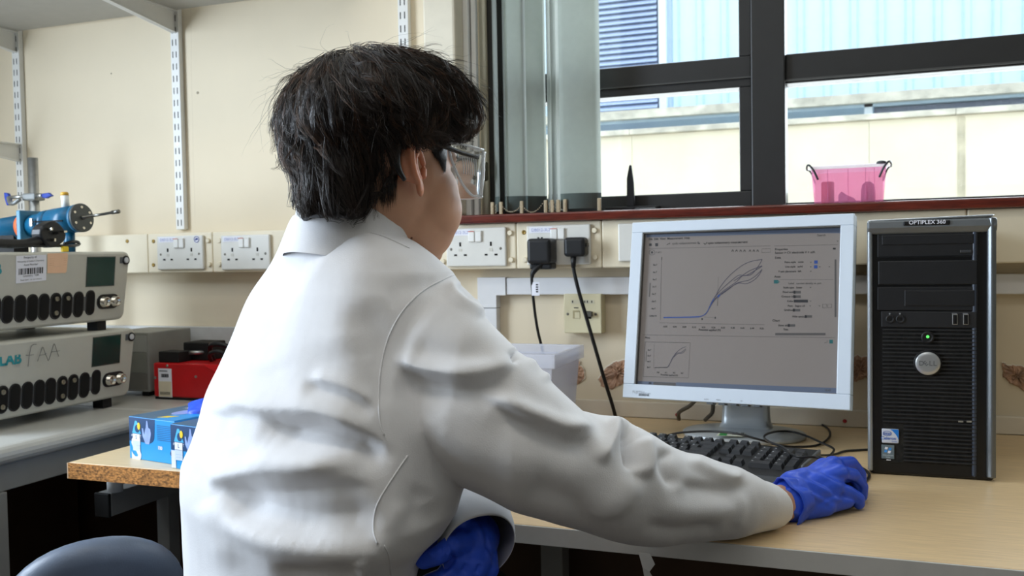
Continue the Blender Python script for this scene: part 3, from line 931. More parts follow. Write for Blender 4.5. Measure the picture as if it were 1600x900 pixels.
# ---- stacked recording instruments, fronts towards +x
def instrument(z0, H, label, ylet, with_labels):
    XF = -1.580
    DY = ylet
    Y0, Y1 = 1.27 + DY, 1.707 + DY
    t = thing('data_recorder', label, 'instrument', (-1.74, 1.5, z0), group='stacked data recorders')
    zb = z0 + 0.020
    tilt = 0.017

    def FX(z):
        return XF - tilt * (1 - (z - zb) / H)

    # body: rounded-rectangle front outline extruded back
    def outline(x_off, inset):
        pts = []
        r = 0.016
        for cy, cz, a0 in ((Y1 - r - inset, zb + H - r - inset, 0), (Y0 + r + inset, zb + H - r - inset, 90), (Y0 + r + inset, zb + r + inset, 180), (Y1 - r - inset, zb + r + inset, 270)):
            for k in range(7):
                a = math.radians(a0 + 15 * k)
                y, z = cy + r * math.cos(a), cz + r * math.sin(a)
                pts.append((FX(z) + x_off, y - 0.010 * (1 - (z - zb) / H) * (1 if y > 1.5 else 0), z))
        return pts
    rings = [outline(-0.30, 0.006), outline(-0.29, 0.0), outline(-0.012, 0.0), outline(-0.004, 0.0015), outline(0, 0.006)]
    n = len(rings[0])
    vs = [p for r_ in rings for p in r_]
    fs = []
    for j in range(4):
        fs += [(j * n + i, j * n + (i + 1) % n, (j + 1) * n + (i + 1) % n, (j + 1) * n + i) for i in range(n)]
    m = MB().add(vs, fs, True)
    m.f += [tuple(range(n))[::-1], tuple(range(4 * n, 5 * n))]
    m.s += [False, False]
    m.build('casing', M_INSTR, t)
    for y in (Y0 + 0.04, Y1 - 0.085):
        MB().box(XF - 0.055, XF - 0.025, y, y + 0.026, z0, zb + 0.004).build('foot', M_BLACKM, t)
        MB().box(XF - 0.27, XF - 0.24, y, y + 0.026, z0, zb + 0.004).build('foot', M_BLACKM, t)

    # everything on the front is placed in (y, z) on the slanted face
    sl = Matrix(((1, 0, tilt / H, 0), (0, 1, 0, 0), (0, 0, 1, 0), (0, 0, 0, 1)))

    def onface(y, z, d=0.0):
        return (FX(z) + d, y, z)

    def fbox(nm, y0, y1, za, zb_, d0, d1, mm, bev=0.0):
        vs = [onface(y0, za, d0), onface(y1, za, d0), onface(y1, zb_, d0), onface(y0, zb_, d0), onface(y0, za, d1), onface(y1, za, d1), onface(y1, zb_, d1), onface(y0, zb_, d1)]
        return MB().add(vs, [(0, 3, 2, 1), (4, 5, 6, 7), (0, 1, 5, 4), (1, 2, 6, 5), (2, 3, 7, 6), (3, 0, 4, 7)]).build(nm, mm, t, bev)

    def pill(nm, yc, zc, w, h, d0, d1, mm, hole=None):
        pts = []
        for cz, a0 in ((zc + h / 2 - w / 2, 0), (zc - h / 2 + w / 2, 180)):
            for k in range(9):
                a = math.radians(a0 + 22.5 * k)
                pts.append((yc + w / 2 * math.cos(a), cz + w / 2 * math.sin(a)))
        return MB().prism([onface(y, z, d0) for y, z in pts], (d1 - d0, 0, 0)).build(nm, mm, t)

    zt = zb + H
    fbox('display', 1.577 + DY, 1.657 + DY, zt - 0.076, zt - 0.013, 0, 0.0012, mat('dark_green_display', '#123a36', 0.15, var=0.02))
    fbox('display_rim', 1.575 + DY, 1.659 + DY, zt - 0.078, zt - 0.011, -0.001, 0.0006, mat('instrument_rim', '#4a504c', 0.4))
    # power switch
    c = onface(1.690 + DY, zt - 0.020)
    MB().lathe(c, (1, 0, 0), [(0, 0.0105), (0.003, 0.0105), (0.0035, 0.0085), (0.003, 0.0075)], 20).build('switch_ring', M_BLACK, t)
    MB().lathe(c, (1, 0, 0), [(0, 0.0068), (0.004, 0.0068), (0.005, 0.005)], 20).build('power_switch', mat('switch_grey', '#c8cbd0', 0.3), t)
    fbox('switch_tab', 1.673 + DY, 1.681 + DY, zt - 0.027, zt - 0.013, 0, 0.0015, mat('switch_tab_grey', '#5b6066', 0.4))
    # input sockets
    zc = zb + 0.043
    pod = mat('socket_bezel', '#55585b', 0.45)
    ya = lambda px_: on_x(px_, 472, -1.588)[1] + DY
    for k, px_ in enumerate((124, 106, 88.5, 70, 52, 33, 13, -7, -28)):
        y = ya(px_)
        pill('socket_bezel', y, zc, 0.0270, 0.057, 0, 0.0025, M_BLACK)
        pill('socket_recess', y, zc, 0.0215, 0.051, 0.0025, 0.0032, M_HOLE)
        if k in (1, 2, 7):
            for dz in ((0.015, -0.015) if k != 1 else (0.015,)):
                MB().lathe(onface(y, zc + dz, 0.003), (1, 0, 0), [(0, 0.0052), (0.0025, 0.0052), (0.003, 0.0036), (0.001, 0.003)], 14).build('terminal', mat('dull_nickel', '#8d8878', 0.35, metal=0.9), t)
        fbox('link_tab', y - 0.0200, y - 0.0128, zc - 0.017, zc + 0.017, 0, 0.0016, pod)
    # extra channel with two round connectors
    y = ya(142.5)
    pill('socket_bezel', y, zc + 0.002, 0.0245, 0.056, 0, 0.0025, M_BLACK)
    pill('socket_recess', y, zc + 0.002, 0.0190, 0.050, 0.0025, 0.0032, M_HOLE)
    fbox('link_tab', y - 0.0185, y - 0.0118, zc - 0.015, zc + 0.016, 0, 0.0016, pod)
    y1_, y2_ = ya(162), ya(178.5)
    yc_, w_ = (y1_ + y2_) / 2, (y2_ - y1_) + 0.033
    pts = []
    for cy, a0 in ((yc_ + w_ / 2 - 0.016, -90), (yc_ - w_ / 2 + 0.016, 90)):
        for q in range(9):
            a = math.radians(a0 + 22.5 * q)
            pts.append(onface(cy + 0.016 * math.cos(a), zc + 0.002 + 0.0165 * math.sin(a)))
    MB().prism(pts, (0.0024, 0, 0)).build('connector_plate', M_BLACK, t)
    for y in (y1_, y2_):
        MB().lathe(onface(y, zc + 0.002, 0.002), (1, 0, 0), [(0, 0.0122), (0.004, 0.0122), (0.005, 0.0108), (0.013, 0.0108), (0.0135, 0.0085), (0.007, 0.0078)], 24).build('round_connector', M_CHROME, t)
        MB().lathe(onface(y, zc + 0.002, 0.003), (1, 0, 0), [(0, 0.004), (0.006, 0.0038), (0.007, 0.002)], 12).build('connector_pin', mat('ivory_pin', '#cfc9b8', 0.4), t)
    return t, onface, fbox, zt


ra, onf_a, fbox_a, zta = instrument(0.780, 0.158, 'lower grey recorder of the stack, FAA pencilled on its front', 0.009, False)
text('lettering', 'LAB', 0.030, M_TEAL, ra, SIDE(onf_a(1.372, zta - 0.036)[0] + 0.0008, 1.372, zta - 0.037), world=True, bold=0.0011)
fa = MB()
for pts in ([(47, 541), (44, 556), (42, 573)], [(47, 541), (51, 538), (56, 538)], [(39, 555), (45, 555), (51, 554)], [(57, 564), (61, 553), (65, 542), (69, 552), (74, 564)], [(61, 555), (67, 554), (71, 552)],
            [(75, 562), (79, 549), (83, 537), (87, 548), (90, 557)], [(78, 550), (85, 549), (92, 548)]):
    fa.tube([np.array(on_x(x, y, -1.583)) + np.array((0.003, 0, 0)) for x, y in pts], 0.0006, 5, True, 3)
fa.build('handwriting', M_PENCIL, ra)
rb, onf_b, fbox_b, ztb = instrument(0.9585, 0.158, 'upper grey recorder of the stack, asset label and peach sticker on its front', 0, True)
text('lettering', 'LAB', 0.030, M_TEAL, rb, SIDE(onf_b(1.344, ztb - 0.03)[0] + 0.0008, 1.333, ztb - 0.034), world=True, bold=0.0011)


def face_poly(pts, d):
    return [np.array(onf_b(*(lambda q: (q[1], q[2]))(on_x(x, y, -1.584)))) + np.array((d, 0, 0)) for x, y in pts]


MB().prism(face_poly([(23, 400), (70, 398), (73, 438), (26, 443)], 0.0004), (0.0006, 0, 0)).build('asset_label', M_PAPER, rb)
MB().prism(face_poly([(72, 396), (102, 395), (104, 398), (104, 424), (102, 426.5), (74, 427)], 0.0002), (0.0006, 0, 0)).build('peach_sticker', M_PEACH, rb)
bc = MB()
xx = 28.5
rg = random.Random(3)
while xx < 67:
    w = rg.choice((0.6, 0.9, 1.4, 2.0))
    y0 = 420 - (xx - 28) * 0.075
    bc.prism(face_poly([(xx, y0), (xx + w, y0), (xx + w + 0.5, y0 + 9.6), (xx + 0.5, y0 + 9.6)], 0.0011), (0.0002, 0, 0))
    xx += w + rg.choice((0.5, 0.8, 1.2))
bc.build('barcode', M_INK, rb)


def facetext(s, x, y, size, m, bold=0.0):
    q = on_x(x, y, -1.584)
    p = onf_b(q[1], q[2])
    text('lettering', s, size, m, rb, basis((p[0] + 0.0013, p[1], p[2]), (0, 1, 0.045), (0, -0.045, 1)), world=True, bold=bold)


facetext('Property of', 45, 402, 0.0068, M_INK)
facetext('University of Oxford Chemistry', 46.5, 408, 0.0050, M_INK)
facetext('Asset Number', 47, 413.3, 0.0058, M_INK)
facetext('Chemistry  7684', 48.5, 430.5, 0.0058, M_INK)
facetext('Asset label - do not remove', 49, 436.5, 0.0046, M_PENCIL)
for i in range(4):
    facetext('- - -', 79.5, 404 + i * 3.4, 0.007, mat('brown_ink', '#b48766', 0.6))
    facetext('- -', 100, 403 + i * 3.4, 0.007, mat('brown_ink', '#b48766', 0.6))
facetext('- - - - -', 88, 416, 0.007, mat('grey_ink', '#b29a9a', 0.6))

# ---- grey box and red apparatus at the bench's back
gb = thing('grey_power_supply', 'plain grey metal case with a darker band behind the instrument stack', 'case', (-1.68, 1.84, 0.78))
MB().box(-1.76, -1.622, 1.80, 1.955, 0.792, 0.938).build('casing', mat('grey_case', '#8f8f89', 0.5), gb, 0.003)
MB().box(-1.757, -1.628, 1.7985, 1.8005, 0.890, 0.931).build('upper_panel', mat('grey_case_light', '#a2a29c', 0.5), gb, 0.001)
MB().box(-1.757, -1.628, 1.7985, 1.8005, 0.838, 0.889).build('middle_panel', mat('grey_case_mid', '#83837b', 0.5), gb, 0.001)
MB().box(-1.757, -1.628, 1.7985, 1.8005, 0.797, 0.837).build('lower_panel', mat('grey_case_low', '#77736d', 0.5), gb, 0.001)
for x in (-1.75, -1.655):
    MB().box(x, x + 0.02, 1.81, 1.83, 0.78, 0.792).build('foot', M_BLACKM, gb)
    MB().box(x, x + 0.02, 1.92, 1.94, 0.78, 0.792).build('foot', M_BLACKM, gb)
rd = thing('red_dry_block', 'red bench apparatus with black fittings and a barcode label, beside the grey case', 'apparatus', (-1.5, 1.85, 0.78))
MB().box(-1.588, -1.37, 1.775, 1.93, 0.786, 0.868).build('body', M_RED, rd, 0.004)
MB().box(-1.586, -1.372, 1.777, 1.928, 0.780, 0.786).build('base', M_BLACKM, rd)
MB().box(-1.580, -1.520, 1.785, 1.83, 0.868, 0.894).build('block', M_BLACKM, rd, 0.002)
MB().box(-1.552, -1.478, 1.84, 1.91, 0.868, 0.912).build('block', M_BLACKM, rd, 0.003)
MB().cyl((-1.522, 1.825, 0.888), (-1.49, 1.845, 0.888), 0.005, n=12).build('shaft', M_STEEL, rd)
MB().cyl((-1.562, 1.86, 0.868), (-1.562, 1.86, 0.906), 0.004, n=10).build('post', M_WHITEPL, rd)
MB().tube([(-1.47, 1.85, 0.868), (-1.455, 1.82, 0.905), (-1.43, 1.82, 0.912), (-1.40, 1.83, 0.90), (-1.385, 1.85, 0.869)], 0.006, 8).build('hose', M_BLACK, rd)
MB().tube([(-1.46, 1.83, 0.869), (-1.44, 1.80, 0.89), (-1.41, 1.80, 0.895), (-1.39, 1.82, 0.869)], 0.005, 8).build('hose', M_BLACK, rd)
MB().prism([(-1.44, 1.775, 0.868), (-1.37, 1.775, 0.868), (-1.37, 1.775, 0.835), (-1.425, 1.775, 0.86)], (0, -0.002, 0)).build('panel', mat('bright_red_panel', '#e02026', 0.4), rd)
for x, z in ((-1.545, 0.862), (-1.582, 0.832), (-1.462, 0.838)):
    MB().lathe((x, 1.7745, z), (0, -1, 0), [(0, 0.0035), (0.0015, 0.003)], 10).build('screw', M_STEEL, rd)
MB().box(-1.572, -1.533, 1.7738, 1.7748, 0.786, 0.855).build('asset_label', M_PAPER, rd)
MB().box(-1.571, -1.534, 1.7732, 1.7738, 0.787, 0.824).build('cream_label', mat('cream_label', '#d8cdb2', 0.6), rd)
k = MB()
for i in range(9):
    k.box(-1.563 + i * 0.0024, -1.5618 + i * 0.0024 + (i % 3) * 0.0005, 1.7732, 1.7736, 0.834, 0.842)
    k.box(-1.567 + i * 0.0033, -1.5655 + i * 0.0033, 1.7728, 1.7732, 0.792, 0.799)
k.box(-1.568, -1.545, 1.7732, 1.7736, 0.848, 0.850)
k.build('label_print', M_INK, rd)

# ---- clamp stand behind the instruments
cs = thing('clamp_stand', 'steel retort rod with a boss clamp and two blue wing screws', 'stand', (-1.975, 1.8, 0.78))
MB().cyl((-1.975, 1.80, 0.795), (-1.975, 1.80, 1.383), 0.0125, n=20).build('rod', M_STEEL, cs)
MB().box(-2.06, -1.89, 1.74, 1.90, 0.78, 0.795).build('base', M_STEELGREY, cs, 0.003)
cz = on_y(47, 308, 1.8)[2]
MB().box(-1.998, -1.955, 1.782, 1.818, cz - 0.010, cz + 0.009).build('boss', mat('cast_alloy', '#8d9090', 0.45, metal=0.7), cs, 0.004)
MB().tube([(-2.045, 1.785, cz), (-2.03, 1.775, cz - 0.014), (-2.01, 1.77, cz - 0.016), (-1.995, 1.775, cz - 0.006)], 0.0055, 8).build('jaw', mat('cast_alloy', '#8d9090', 0.45, metal=0.7), cs)
MB().cyl((-2.045, 1.785, cz), (-1.99, 1.795, cz + 0.002), 0.0045, n=10).build('screw', M_STEEL, cs)
MB().cyl((-1.955, 1.79, cz), (-1.925, 1.78, cz + 0.001), 0.0045, n=10).build('screw', M_STEEL, cs)
MB().prism([(-2.062, 1.785, cz + 0.014), (-2.050, 1.785, cz + 0.012), (-2.043, 1.785, cz - 0.002), (-2.044, 1.785, cz - 0.018), (-2.054, 1.785, cz - 0.020), (-2.061, 1.785, cz)], (0, 0.010, 0)).build('wing_screw', M_BLUEKNOB, cs, 0.002)
MB().prism([(-1.926, 1.778, cz + 0.005), (-1.905, 1.778, cz + 0.007), (-1.893, 1.778, cz - 0.001), (-1.912, 1.778, cz - 0.007), (-1.925, 1.778, cz - 0.005)], (0, 0.010, 0)).build('wing_screw', M_BLUEKNOB, cs, 0.002)

# ---- blue cylindrical pump motor lying on the upper recorder, axis along +x
ZT = ztb
pm = thing('blue_pump_head', 'blue cylindrical pump head with a steel shaft lying above the upper recorder', 'pump', (-1.75, 1.6, ZT))
ax = np.array((0.995, -0.03, 0.095))
ax /= np.linalg.norm(ax)
c0 = np.array((-1.6205, 1.6, 1.2125))


def pmp(s):
    return c0 + ax * s


MB().lathe(pmp(-0.38), ax, [(0, 0.028), (0.003, 0.030), (0.212, 0.030), (0.212, 0.029)], 36).build('motor_body', M_BLUEEN, pm)
MB().lathe(pmp(-0.172), ax, [(0, 0.031), (0.012, 0.031)], 36).build('orange_band', M_ORANGE, pm)
fx = pmp(-0.158)
MB().box(fx[0] - 0.002, fx[0] + 0.010, fx[1] - 0.034, fx[1] + 0.034, fx[2] - 0.036, fx[2] + 0.036).build('flange', mat('blue_flange', '#3f7d9c', 0.35), pm, 0.002)
MB().lathe(pmp(-0.150), ax, [(0, 0.026), (0.045, 0.026)], 32).build('neck', M_BLUEEN, pm)
MB().lathe(pmp(-0.108), ax, [(0, 0.029), (0.002, 0.030), (0.022, 0.030), (0.022, 0.027), (0.025, 0.027), (0.025, 0.0305), (0.098, 0.0305), (0.098, 0.0295), (0.099, 0.0315), (0.108, 0.0315)], 40).build('head', M_BLUEEN, pm)
MB().lathe(pmp(0.0), ax, [(0, 0.0322), (0.005, 0.0322), (0.006, 0.030)], 40).build('end_plate', mat('dark_end_plate', '#4f5353', 0.4, metal=0.3), pm)
sd = np.cross(ax, (0, 0, 1.0))
sd /= np.linalg.norm(sd)
uu = np.cross(sd, ax)
for k in range(6):
    a = math.radians(30 + 60 * k)
    MB().lathe(pmp(0.0055) + (sd * math.cos(a) + uu * math.sin(a)) * 0.0235, ax, [(0, 0.0035), (0.002, 0.003)], 10).build('bolt', M_CHROME, pm)
MB().lathe(pmp(0.005), ax, [(0, 0.005), (0.006, 0.005), (0.006, 0.0031), (0.088, 0.0031), (0.088, 0.0045), (0.108, 0.0045), (0.109, 0.003)], 14).build('shaft', mat('dark_steel', '#6e6d68', 0.3, metal=0.9), pm)
MB().box(-1.728, -1.640, 1.5665, 1.5695, 1.2045, 1.2075).build('seam', M_HOLE, pm)
MB().box(-1.735, -1.727, 1.566, 1.571, 1.196, 1.214).build('clip', M_STEEL, pm, 0.001)
MB().cyl((-1.655, 1.60, 1.182), (-1.655, 1.60, ZT + 0.0005), 0.012, n=18).build('foot', M_BLUEEN, pm)
MB().box(-1.93, -1.80, 1.58, 1.62, ZT + 0.0005, 1.178).build('cradle', M_BLACKM, pm)
vl = thing('sample_vial', 'small white vial with a yellow cap standing on the blue pump head', 'vial', (-1.668, 1.605, 1.236))
MB().lathe((-1.668, 1.605, 1.2362), (-0.06, 0, 1), [(0, 0.0085), (0.028, 0.0085)], 18).build('tube', mat('frosted_white', '#e6e9e6', 0.3), vl)
MB().lathe((-1.6698, 1.605, 1.2642), (-0.06, 0, 1), [(0, 0.0085), (0.006, 0.0085), (0.008, 0.0065)], 18).build('cap', mat('amber_cap', '#e0ad3c', 0.4), vl)
# loose black mains plug and lead on the recorder
lp = thing('loose_plug', 'unplugged black mains plug lying on the upper recorder, pins towards the room', 'plug', (-1.64, 1.55, ZT))
pc = on_x(84, 366, -1.60)
pl = []
for k in range(22):
    a = 2 * math.pi * k / 22
    r = 0.030 * (1 + 0.10 * math.cos(2 * a) + 0.05 * math.cos(4 * a + 0.6))
    pl.append((pc[0], pc[1] + r * math.cos(a), pc[2] + r * math.sin(a)))
MB().prism(pl, (-0.028, 0, 0)).build('plug_body', M_BLACK, lp, 0.004, 3)
for px_, py_, w, h, m in ((77, 358, 0.004, 0.005, M_CHROME), (82, 375, 0.004, 0.006, M_CHROME), (98, 362, 0.008, 0.004, M_CHROME), (87, 364, 0.003, 0.006, M_BLACKM)):
    q = on_x(px_, py_, -1.596)
    MB().box(-1.600, -1.588, q[1] - w / 2, q[1] + w / 2, q[2] - h / 2, q[2] + h / 2).build('pin', m, lp)
lead = [on_x(68, 372, -1.615), on_x(55, 377, -1.615), on_x(40, 380, -1.615), on_x(15, 381, -1.615), on_x(-30, 379, -1.615)]
MB().tube(lead, [0.012, 0.010, 0.009, 0.010, 0.009], 10).build('lead', M_BLACK, lp)
loop = [on_x(100, 381, -1.63), on_x(112, 378, -1.63), on_x(121, 378, -1.64), on_x(123, 382, -1.65), on_x(112, 384, -1.62), on_x(95, 384, -1.61), on_x(60, 384, -1.61), on_x(10, 384, -1.61)]
MB().tube(loop, 0.0035, 8).build('cord', M_CABLE, lp)
q = on_x(101, 383, -1.602)
MB().box(q[0] - 0.004, q[0] + 0.004, q[1] - 0.008, q[1] + 0.008, ZT + 0.0002, ZT + 0.012).build('yellow_sleeve', M_YELLOW, lp, 0.002)


# ---- glove boxes on the chipboard desk end
def glove_box(xl, yl, rot, label, letter, w=0.128, l=0.235, h=0.0775):
    t = thing('glove_box', label, 'box', (xl, yl, 0.7503), rot, group='boxes of nitrile gloves')
    kw = dict(world=False)
    MB().box(0, w, 0, l, 0, h).build('carton', M_CARD_BLUE, t, 0.001, **kw)
    e = -0.0004
    nav = [(0.0008, e, h * 0.42)]
    for k in range(8):
        a = math.radians(-90 + 90 * k / 7)
        nav.append((w * 0.56 - 0.014 + 0.014 * math.cos(a), e, h * 0.42 + 0.014 + 0.014 * math.sin(a)))
    nav += [(w * 0.58, e, h - 0.0008), (0.0008, e, h - 0.0008)]
    MB().prism(nav, (0, 0.0003, 0)).build('navy_panel', M_CARD_NAVY, t, **kw)
    MB().box(0.001, w - 0.001, 0.001, l * 0.62, h + 0.0002, h + 0.0005).build('top_panel', mat('navy_top', '#3a6180', 0.35), t, **kw)
    MB().box(w * 0.55, w - 0.002, 0.001, l * 0.30, h + 0.0005, h + 0.0008).build('top_flash', M_CARD_BLUE, t, **kw)
    # triangular logo
    cx, cz = 0.0215, h - 0.020
    MB().prism([(cx - 0.012, e - 0.0003, cz - 0.010), (cx + 0.013, e - 0.0003, cz - 0.010), (cx + 0.002, e - 0.0003, cz + 0.013), (cx - 0.003, e - 0.0003, cz + 0.013)], (0, 0.0003, 0)).build('logo', mat('light_blue_logo', '#4fb4e6', 0.4), t, **kw)
    MB().prism([(cx + 0.003 + 0.0065 * math.cos(a), e - 0.0006, cz - 0.001 + 0.0075 * math.sin(a)) for a in [2 * math.pi * k / 14 for k in range(14)]], (0, 0.0003, 0)).build('logo_drop', M_CARD_NAVY, t, **kw)
    MB().prism([(cx + 0.008 + 0.0042 * math.cos(a), e - 0.0009, cz + 0.004 + 0.0068 * math.sin(a)) for a in [2 * math.pi * k / 12 for k in range(12)]], (0, 0.0003, 0)).build('logo_dot', M_YELLOW, t, **kw)
    text('lettering', 'PROTECT', 0.0066, M_PAPER, t, FRONT(cx, e - 0.0004, cz - 0.0148))
    # size letter window
    for z0, z1 in ((h * 0.44, h * 0.60), (h * 0.33, h * 0.43), (h * 0.27, h * 0.325), (h * 0.20, h * 0.265)):
        MB().box(cx - 0.010, cx + 0.010, e - 0.0007, e - 0.0002, z0, z1).build('size_field', M_PAPER if z0 > h * 0.4 else mat('pale_field', '#c6d3e4', 0.5), t, **kw)
    text('lettering', letter, 0.0095, M_CARD_NAVY, t, FRONT(cx, e - 0.0009, h * 0.52))
    if letter == 'S':
        text('big_letter', 'S', 0.062, mat('white_print', '#d7dbe8', 0.5), t, FRONT(0.020, e - 0.0003, 0.0165), bold=0.0018)
    else:
        MB().box(0.0015, 0.013, e - 0.0004, e, 0.0008, h * 0.41).build('big_letter', mat('white_print', '#d7dbe8', 0.5), t, **kw)
    # gloved hand picture
    hm = mat('pale_hand_print', '#8fa6dc', 0.5, var=0.2, vscale=60)
    hx, hz = w * 0.40, h * 0.60
    hp = [(-0.004, -0.016), (0.006, -0.016), (0.010, -0.004), (0.012, 0.004), (0.010, 0.012), (0.005, 0.014), (0.003, 0.026), (0.000, 0.027), (-0.002, 0.014), (-0.004, 0.010), (-0.007, 0.000), (-0.010, 0.012), (-0.013, 0.012), (-0.012, -0.002)]
    MB().prism([(hx + u, e - 0.0005, hz + v) for u, v in hp], (0, 0.0004, 0)).build('hand_picture', hm, t, **kw)
    k = MB()
    for i in range(9):
        k.box(w * 0.62, w * 0.97, e - 0.0002, e, h * (0.52 + 0.042 * i), h * (0.52 + 0.042 * i) + 0.0011)
    k.build('small_print', mat('navy_print', '#1b5c93', 0.5), t, **kw)
    text('lettering', '100', 0.0085, M_PAPER, t, FRONT(w * 0.68, e - 0.0003, h * 0.34), bold=0.0003)
    MB().prism([(w * 0.92 + 0.0035 * math.cos(a), e - 0.0003, h * 0.25 + 0.0045 * math.sin(a)) for a in [2 * math.pi * q / 12 for q in range(12)]], (0, 0.0002, 0)).build('symbol', M_CARD_NAVY, t, **kw)
    # yellow swoosh and print on top
    MB().prism([(w * 0.50, 0.012, h + 0.0009), (w * 0.66, 0.020, h + 0.0009), (w * 0.72, 0.040, h + 0.0009), (w * 0.56, 0.030, h + 0.0009)], (0, 0, 0.0002)).build('swoosh', M_YELLOW, t, **kw)
    text('lettering', 'PROTECT', 0.016, M_PAPER, t, basis((w * 0.45, l * 0.45, h + 0.0009), (1, 0, 0), (0, 1, 0)))
    MB().prism([(w * 0.52 + 0.020 * math.cos(a), 0.075 + 0.030 * math.sin(a), h + 0.0009) for a in [2 * math.pi * q / 16 for q in range(16)]], (0, 0, 0.0002)).build('opening', mat('lavender_print', '#8f9fd8', 0.5), t, **kw)
    return t


g1 = glove_box(-1.259, 1.340, math.radians(-11), 'blue box of gloves marked S on the chipboard desk end', 'S')
g2 = glove_box(-1.126, 1.296, math.radians(-11), 'blue box of gloves marked L half hidden by the coat', 'L')
# crumpled glove pulled out of the first box
cg = MB()
rg = np.random.default_rng(5)
n = 14
vs, fs = [], []
cc = np.array((-1.150, 1.425, 0.829))
for j in range(8):
    th = math.pi / 2 * j / 7
    for i in range(n):
        a = 2 * math.pi * i / n
        r = (1 + 0.25 * math.sin(3 * a + j) + rg.normal(0, 0.10))
        vs.append(cc + np.array((0.034 * r * math.cos(th) * math.cos(a), 0.034 * r * math.cos(th) * math.sin(a), 0.022 * math.sin(th) * (1 + 0.25 * math.sin(2 * a)) - 0.002)))
for j in range(7):
    fs += [(j * n + i, j * n + (i + 1) % n, (j + 1) * n + (i + 1) % n, (j + 1) * n + i) for i in range(n)]
tag(cg.add(vs, fs, True).build('crumpled_glove', M_GLOVE), 'crumpled blue glove poking out of the box marked S', 'glove')

# ---- clear plastic tub behind the arm
M_CLEAR = clear_plastic('milky_clear_plastic', (0.95, 0.95, 0.97, 1), 0.42, lin('#dfe2ec'))
tb = thing('clear_storage_tub', 'milky see-through plastic tub behind the raised sleeve', 'tub', (-0.65, 1.78, 0.7503))
open_tub(-0.80, -0.545, 1.68, 1.87, 0.7503, 0.905, 0.012, 0.002).build('tub', M_CLEAR, tb, 0.003)
open_tub(-0.806, -0.537, 1.674, 1.876, 0.893, 0.921, 0.0, 0.008).build('rim', M_CLEAR, tb, 0.002)
MB().box(-0.79, -0.70, 1.72, 1.74, 0.9215, 0.925).build('blue_label', mat('blue_label_edge', '#5a76c8', 0.5), tb)

# ================================================================== monitor
MYAW, MTILT, MROLL = math.radians(-9.16), math.radians(-11.4), math.radians(-0.45)
_mc = np.array([-0.1894, 1.5871, 1.0162])
KS = 0.376 / 0.338
MCEN = CAM + (_mc - CAM) * KS
MROT = Matrix.Rotation(MYAW, 3, 'Z') @ Matrix.Rotation(MTILT, 3, 'X') @ Matrix.Rotation(MROLL, 3, 'Y')
mon = thing('computer_monitor', 'silver-white square monitor showing a plotted curve, beside the black tower', 'monitor', (MCEN[0], 1.84, 0.7503))
FRAME[id(mon)] = Matrix.Translation((MCEN[0], 1.84, 0.7503))
MM = Matrix.Translation(Vector(MCEN)) @ MROT.to_4x4()      # screen plane: local x right, z up, -y towards the room


def mloc(x, z, y=0.0):
    return tuple(MM @ Vector((x, y, z)))


def mbox(x0, x1, y0, y1, z0, z1):
    m = MB().box(x0, x1, y0, y1, z0, z1)
    m.v = [tuple(MM @ Vector(p)) for p in m.v]
    return m


SW, SH = 0.376 / 2, 0.301 / 2
OW, OT, OB = 0.2115, 0.1715, -0.1775
bz = MB()
for x0, x1, z0, z1 in ((-OW, OW, SH, OT), (-OW, OW, OB, -SH), (-OW, -SW, -SH, SH), (SW, OW, -SH, SH)):
    bz.box(x0, x1, -0.012, 0.016, z0, z1)
bz.v = [tuple(MM @ Vector(p)) for p in bz.v]
bz.build('bezel', M_MONITOR, mon, 0.0015)
mbox(-OW + 0.002, OW - 0.002, 0.016, 0.034, OB + 0.002, OT - 0.002).build('back_shell', mat('dark_back_shell', '#5f656c', 0.5), mon, 0.004)
mbox(-0.13, 0.13, 0.034, 0.055, -0.11, 0.11).build('rear_housing', mat('dark_back_shell', '#5f656c', 0.5), mon, 0.008)
SCR_D = -0.0005
screen_m = mat('lit_screen_grey', (0.120, 0.108, 0.102, 1), 0.35, var=0.015, vscale=6, emit=0.62)
scr = mbox(-SW, SW, SCR_D, 0.004, -SH, SH).build('screen', screen_m, mon)
mbox(-SW, -SW + 0.002, -0.011, SCR_D, -SH, SH).build('screen_rebate', mat('dark_rebate', '#54524d', 0.5), mon)
mbox(-SW, SW, -0.011, SCR_D, SH - 0.0025, SH).build('screen_rebate', mat('dark_rebate', '#54524d', 0.5), mon)


def s_uv(px_, py_):
    """photo pixel -> point of the screen plane (screen x, z)"""
    d = Vector(ray(px_, py_))
    n = MM.to_3x3() @ Vector((0, 1, 0))
    t = (Vector(MCEN) - Vector(CAM)).dot(n) / d.dot(n)
    q = MM.inverted() @ (Vector(CAM) + d * t)
    return q.x, q.z


UI = {}


def ui(kind):
    if kind not in UI:
        UI[kind] = MB()
    return UI[kind]


def ui_rect(kind, x0, y0, x1, y1, lift=0.0003):
    (a, c), (b, d) = s_uv(x0, y0), s_uv(x1, y1)
    (e, f), (g, h) = s_uv(x1, y0), s_uv(x0, y1)
    ui(kind).add([mloc(*p, SCR_D - lift) for p in ((g, h), (b, d), (e, f), (a, c))], [(0, 1, 2, 3)])


def ui_line(kind, pts, w=0.0006, lift=0.0005, smooth=True):
    P = [np.array(s_uv(*p)) for p in pts]
    if smooth and len(P) > 2:
        P = catmull(P, 5)
    L, R_ = [], []
    for i, p in enumerate(P):
        t = P[min(i + 1, len(P) - 1)] - P[max(i - 1, 0)]
        t = t / (np.linalg.norm(t) + 1e-9)
        n = np.array((-t[1], t[0])) * w / 2
        L.append(mloc(*(p + n), SCR_D - lift))
        R_.append(mloc(*(p - n), SCR_D - lift))
    k = len(P)
    ui(kind).add(R_ + L, [(i, i + 1, k + i + 1, k + i) for i in range(k - 1)])


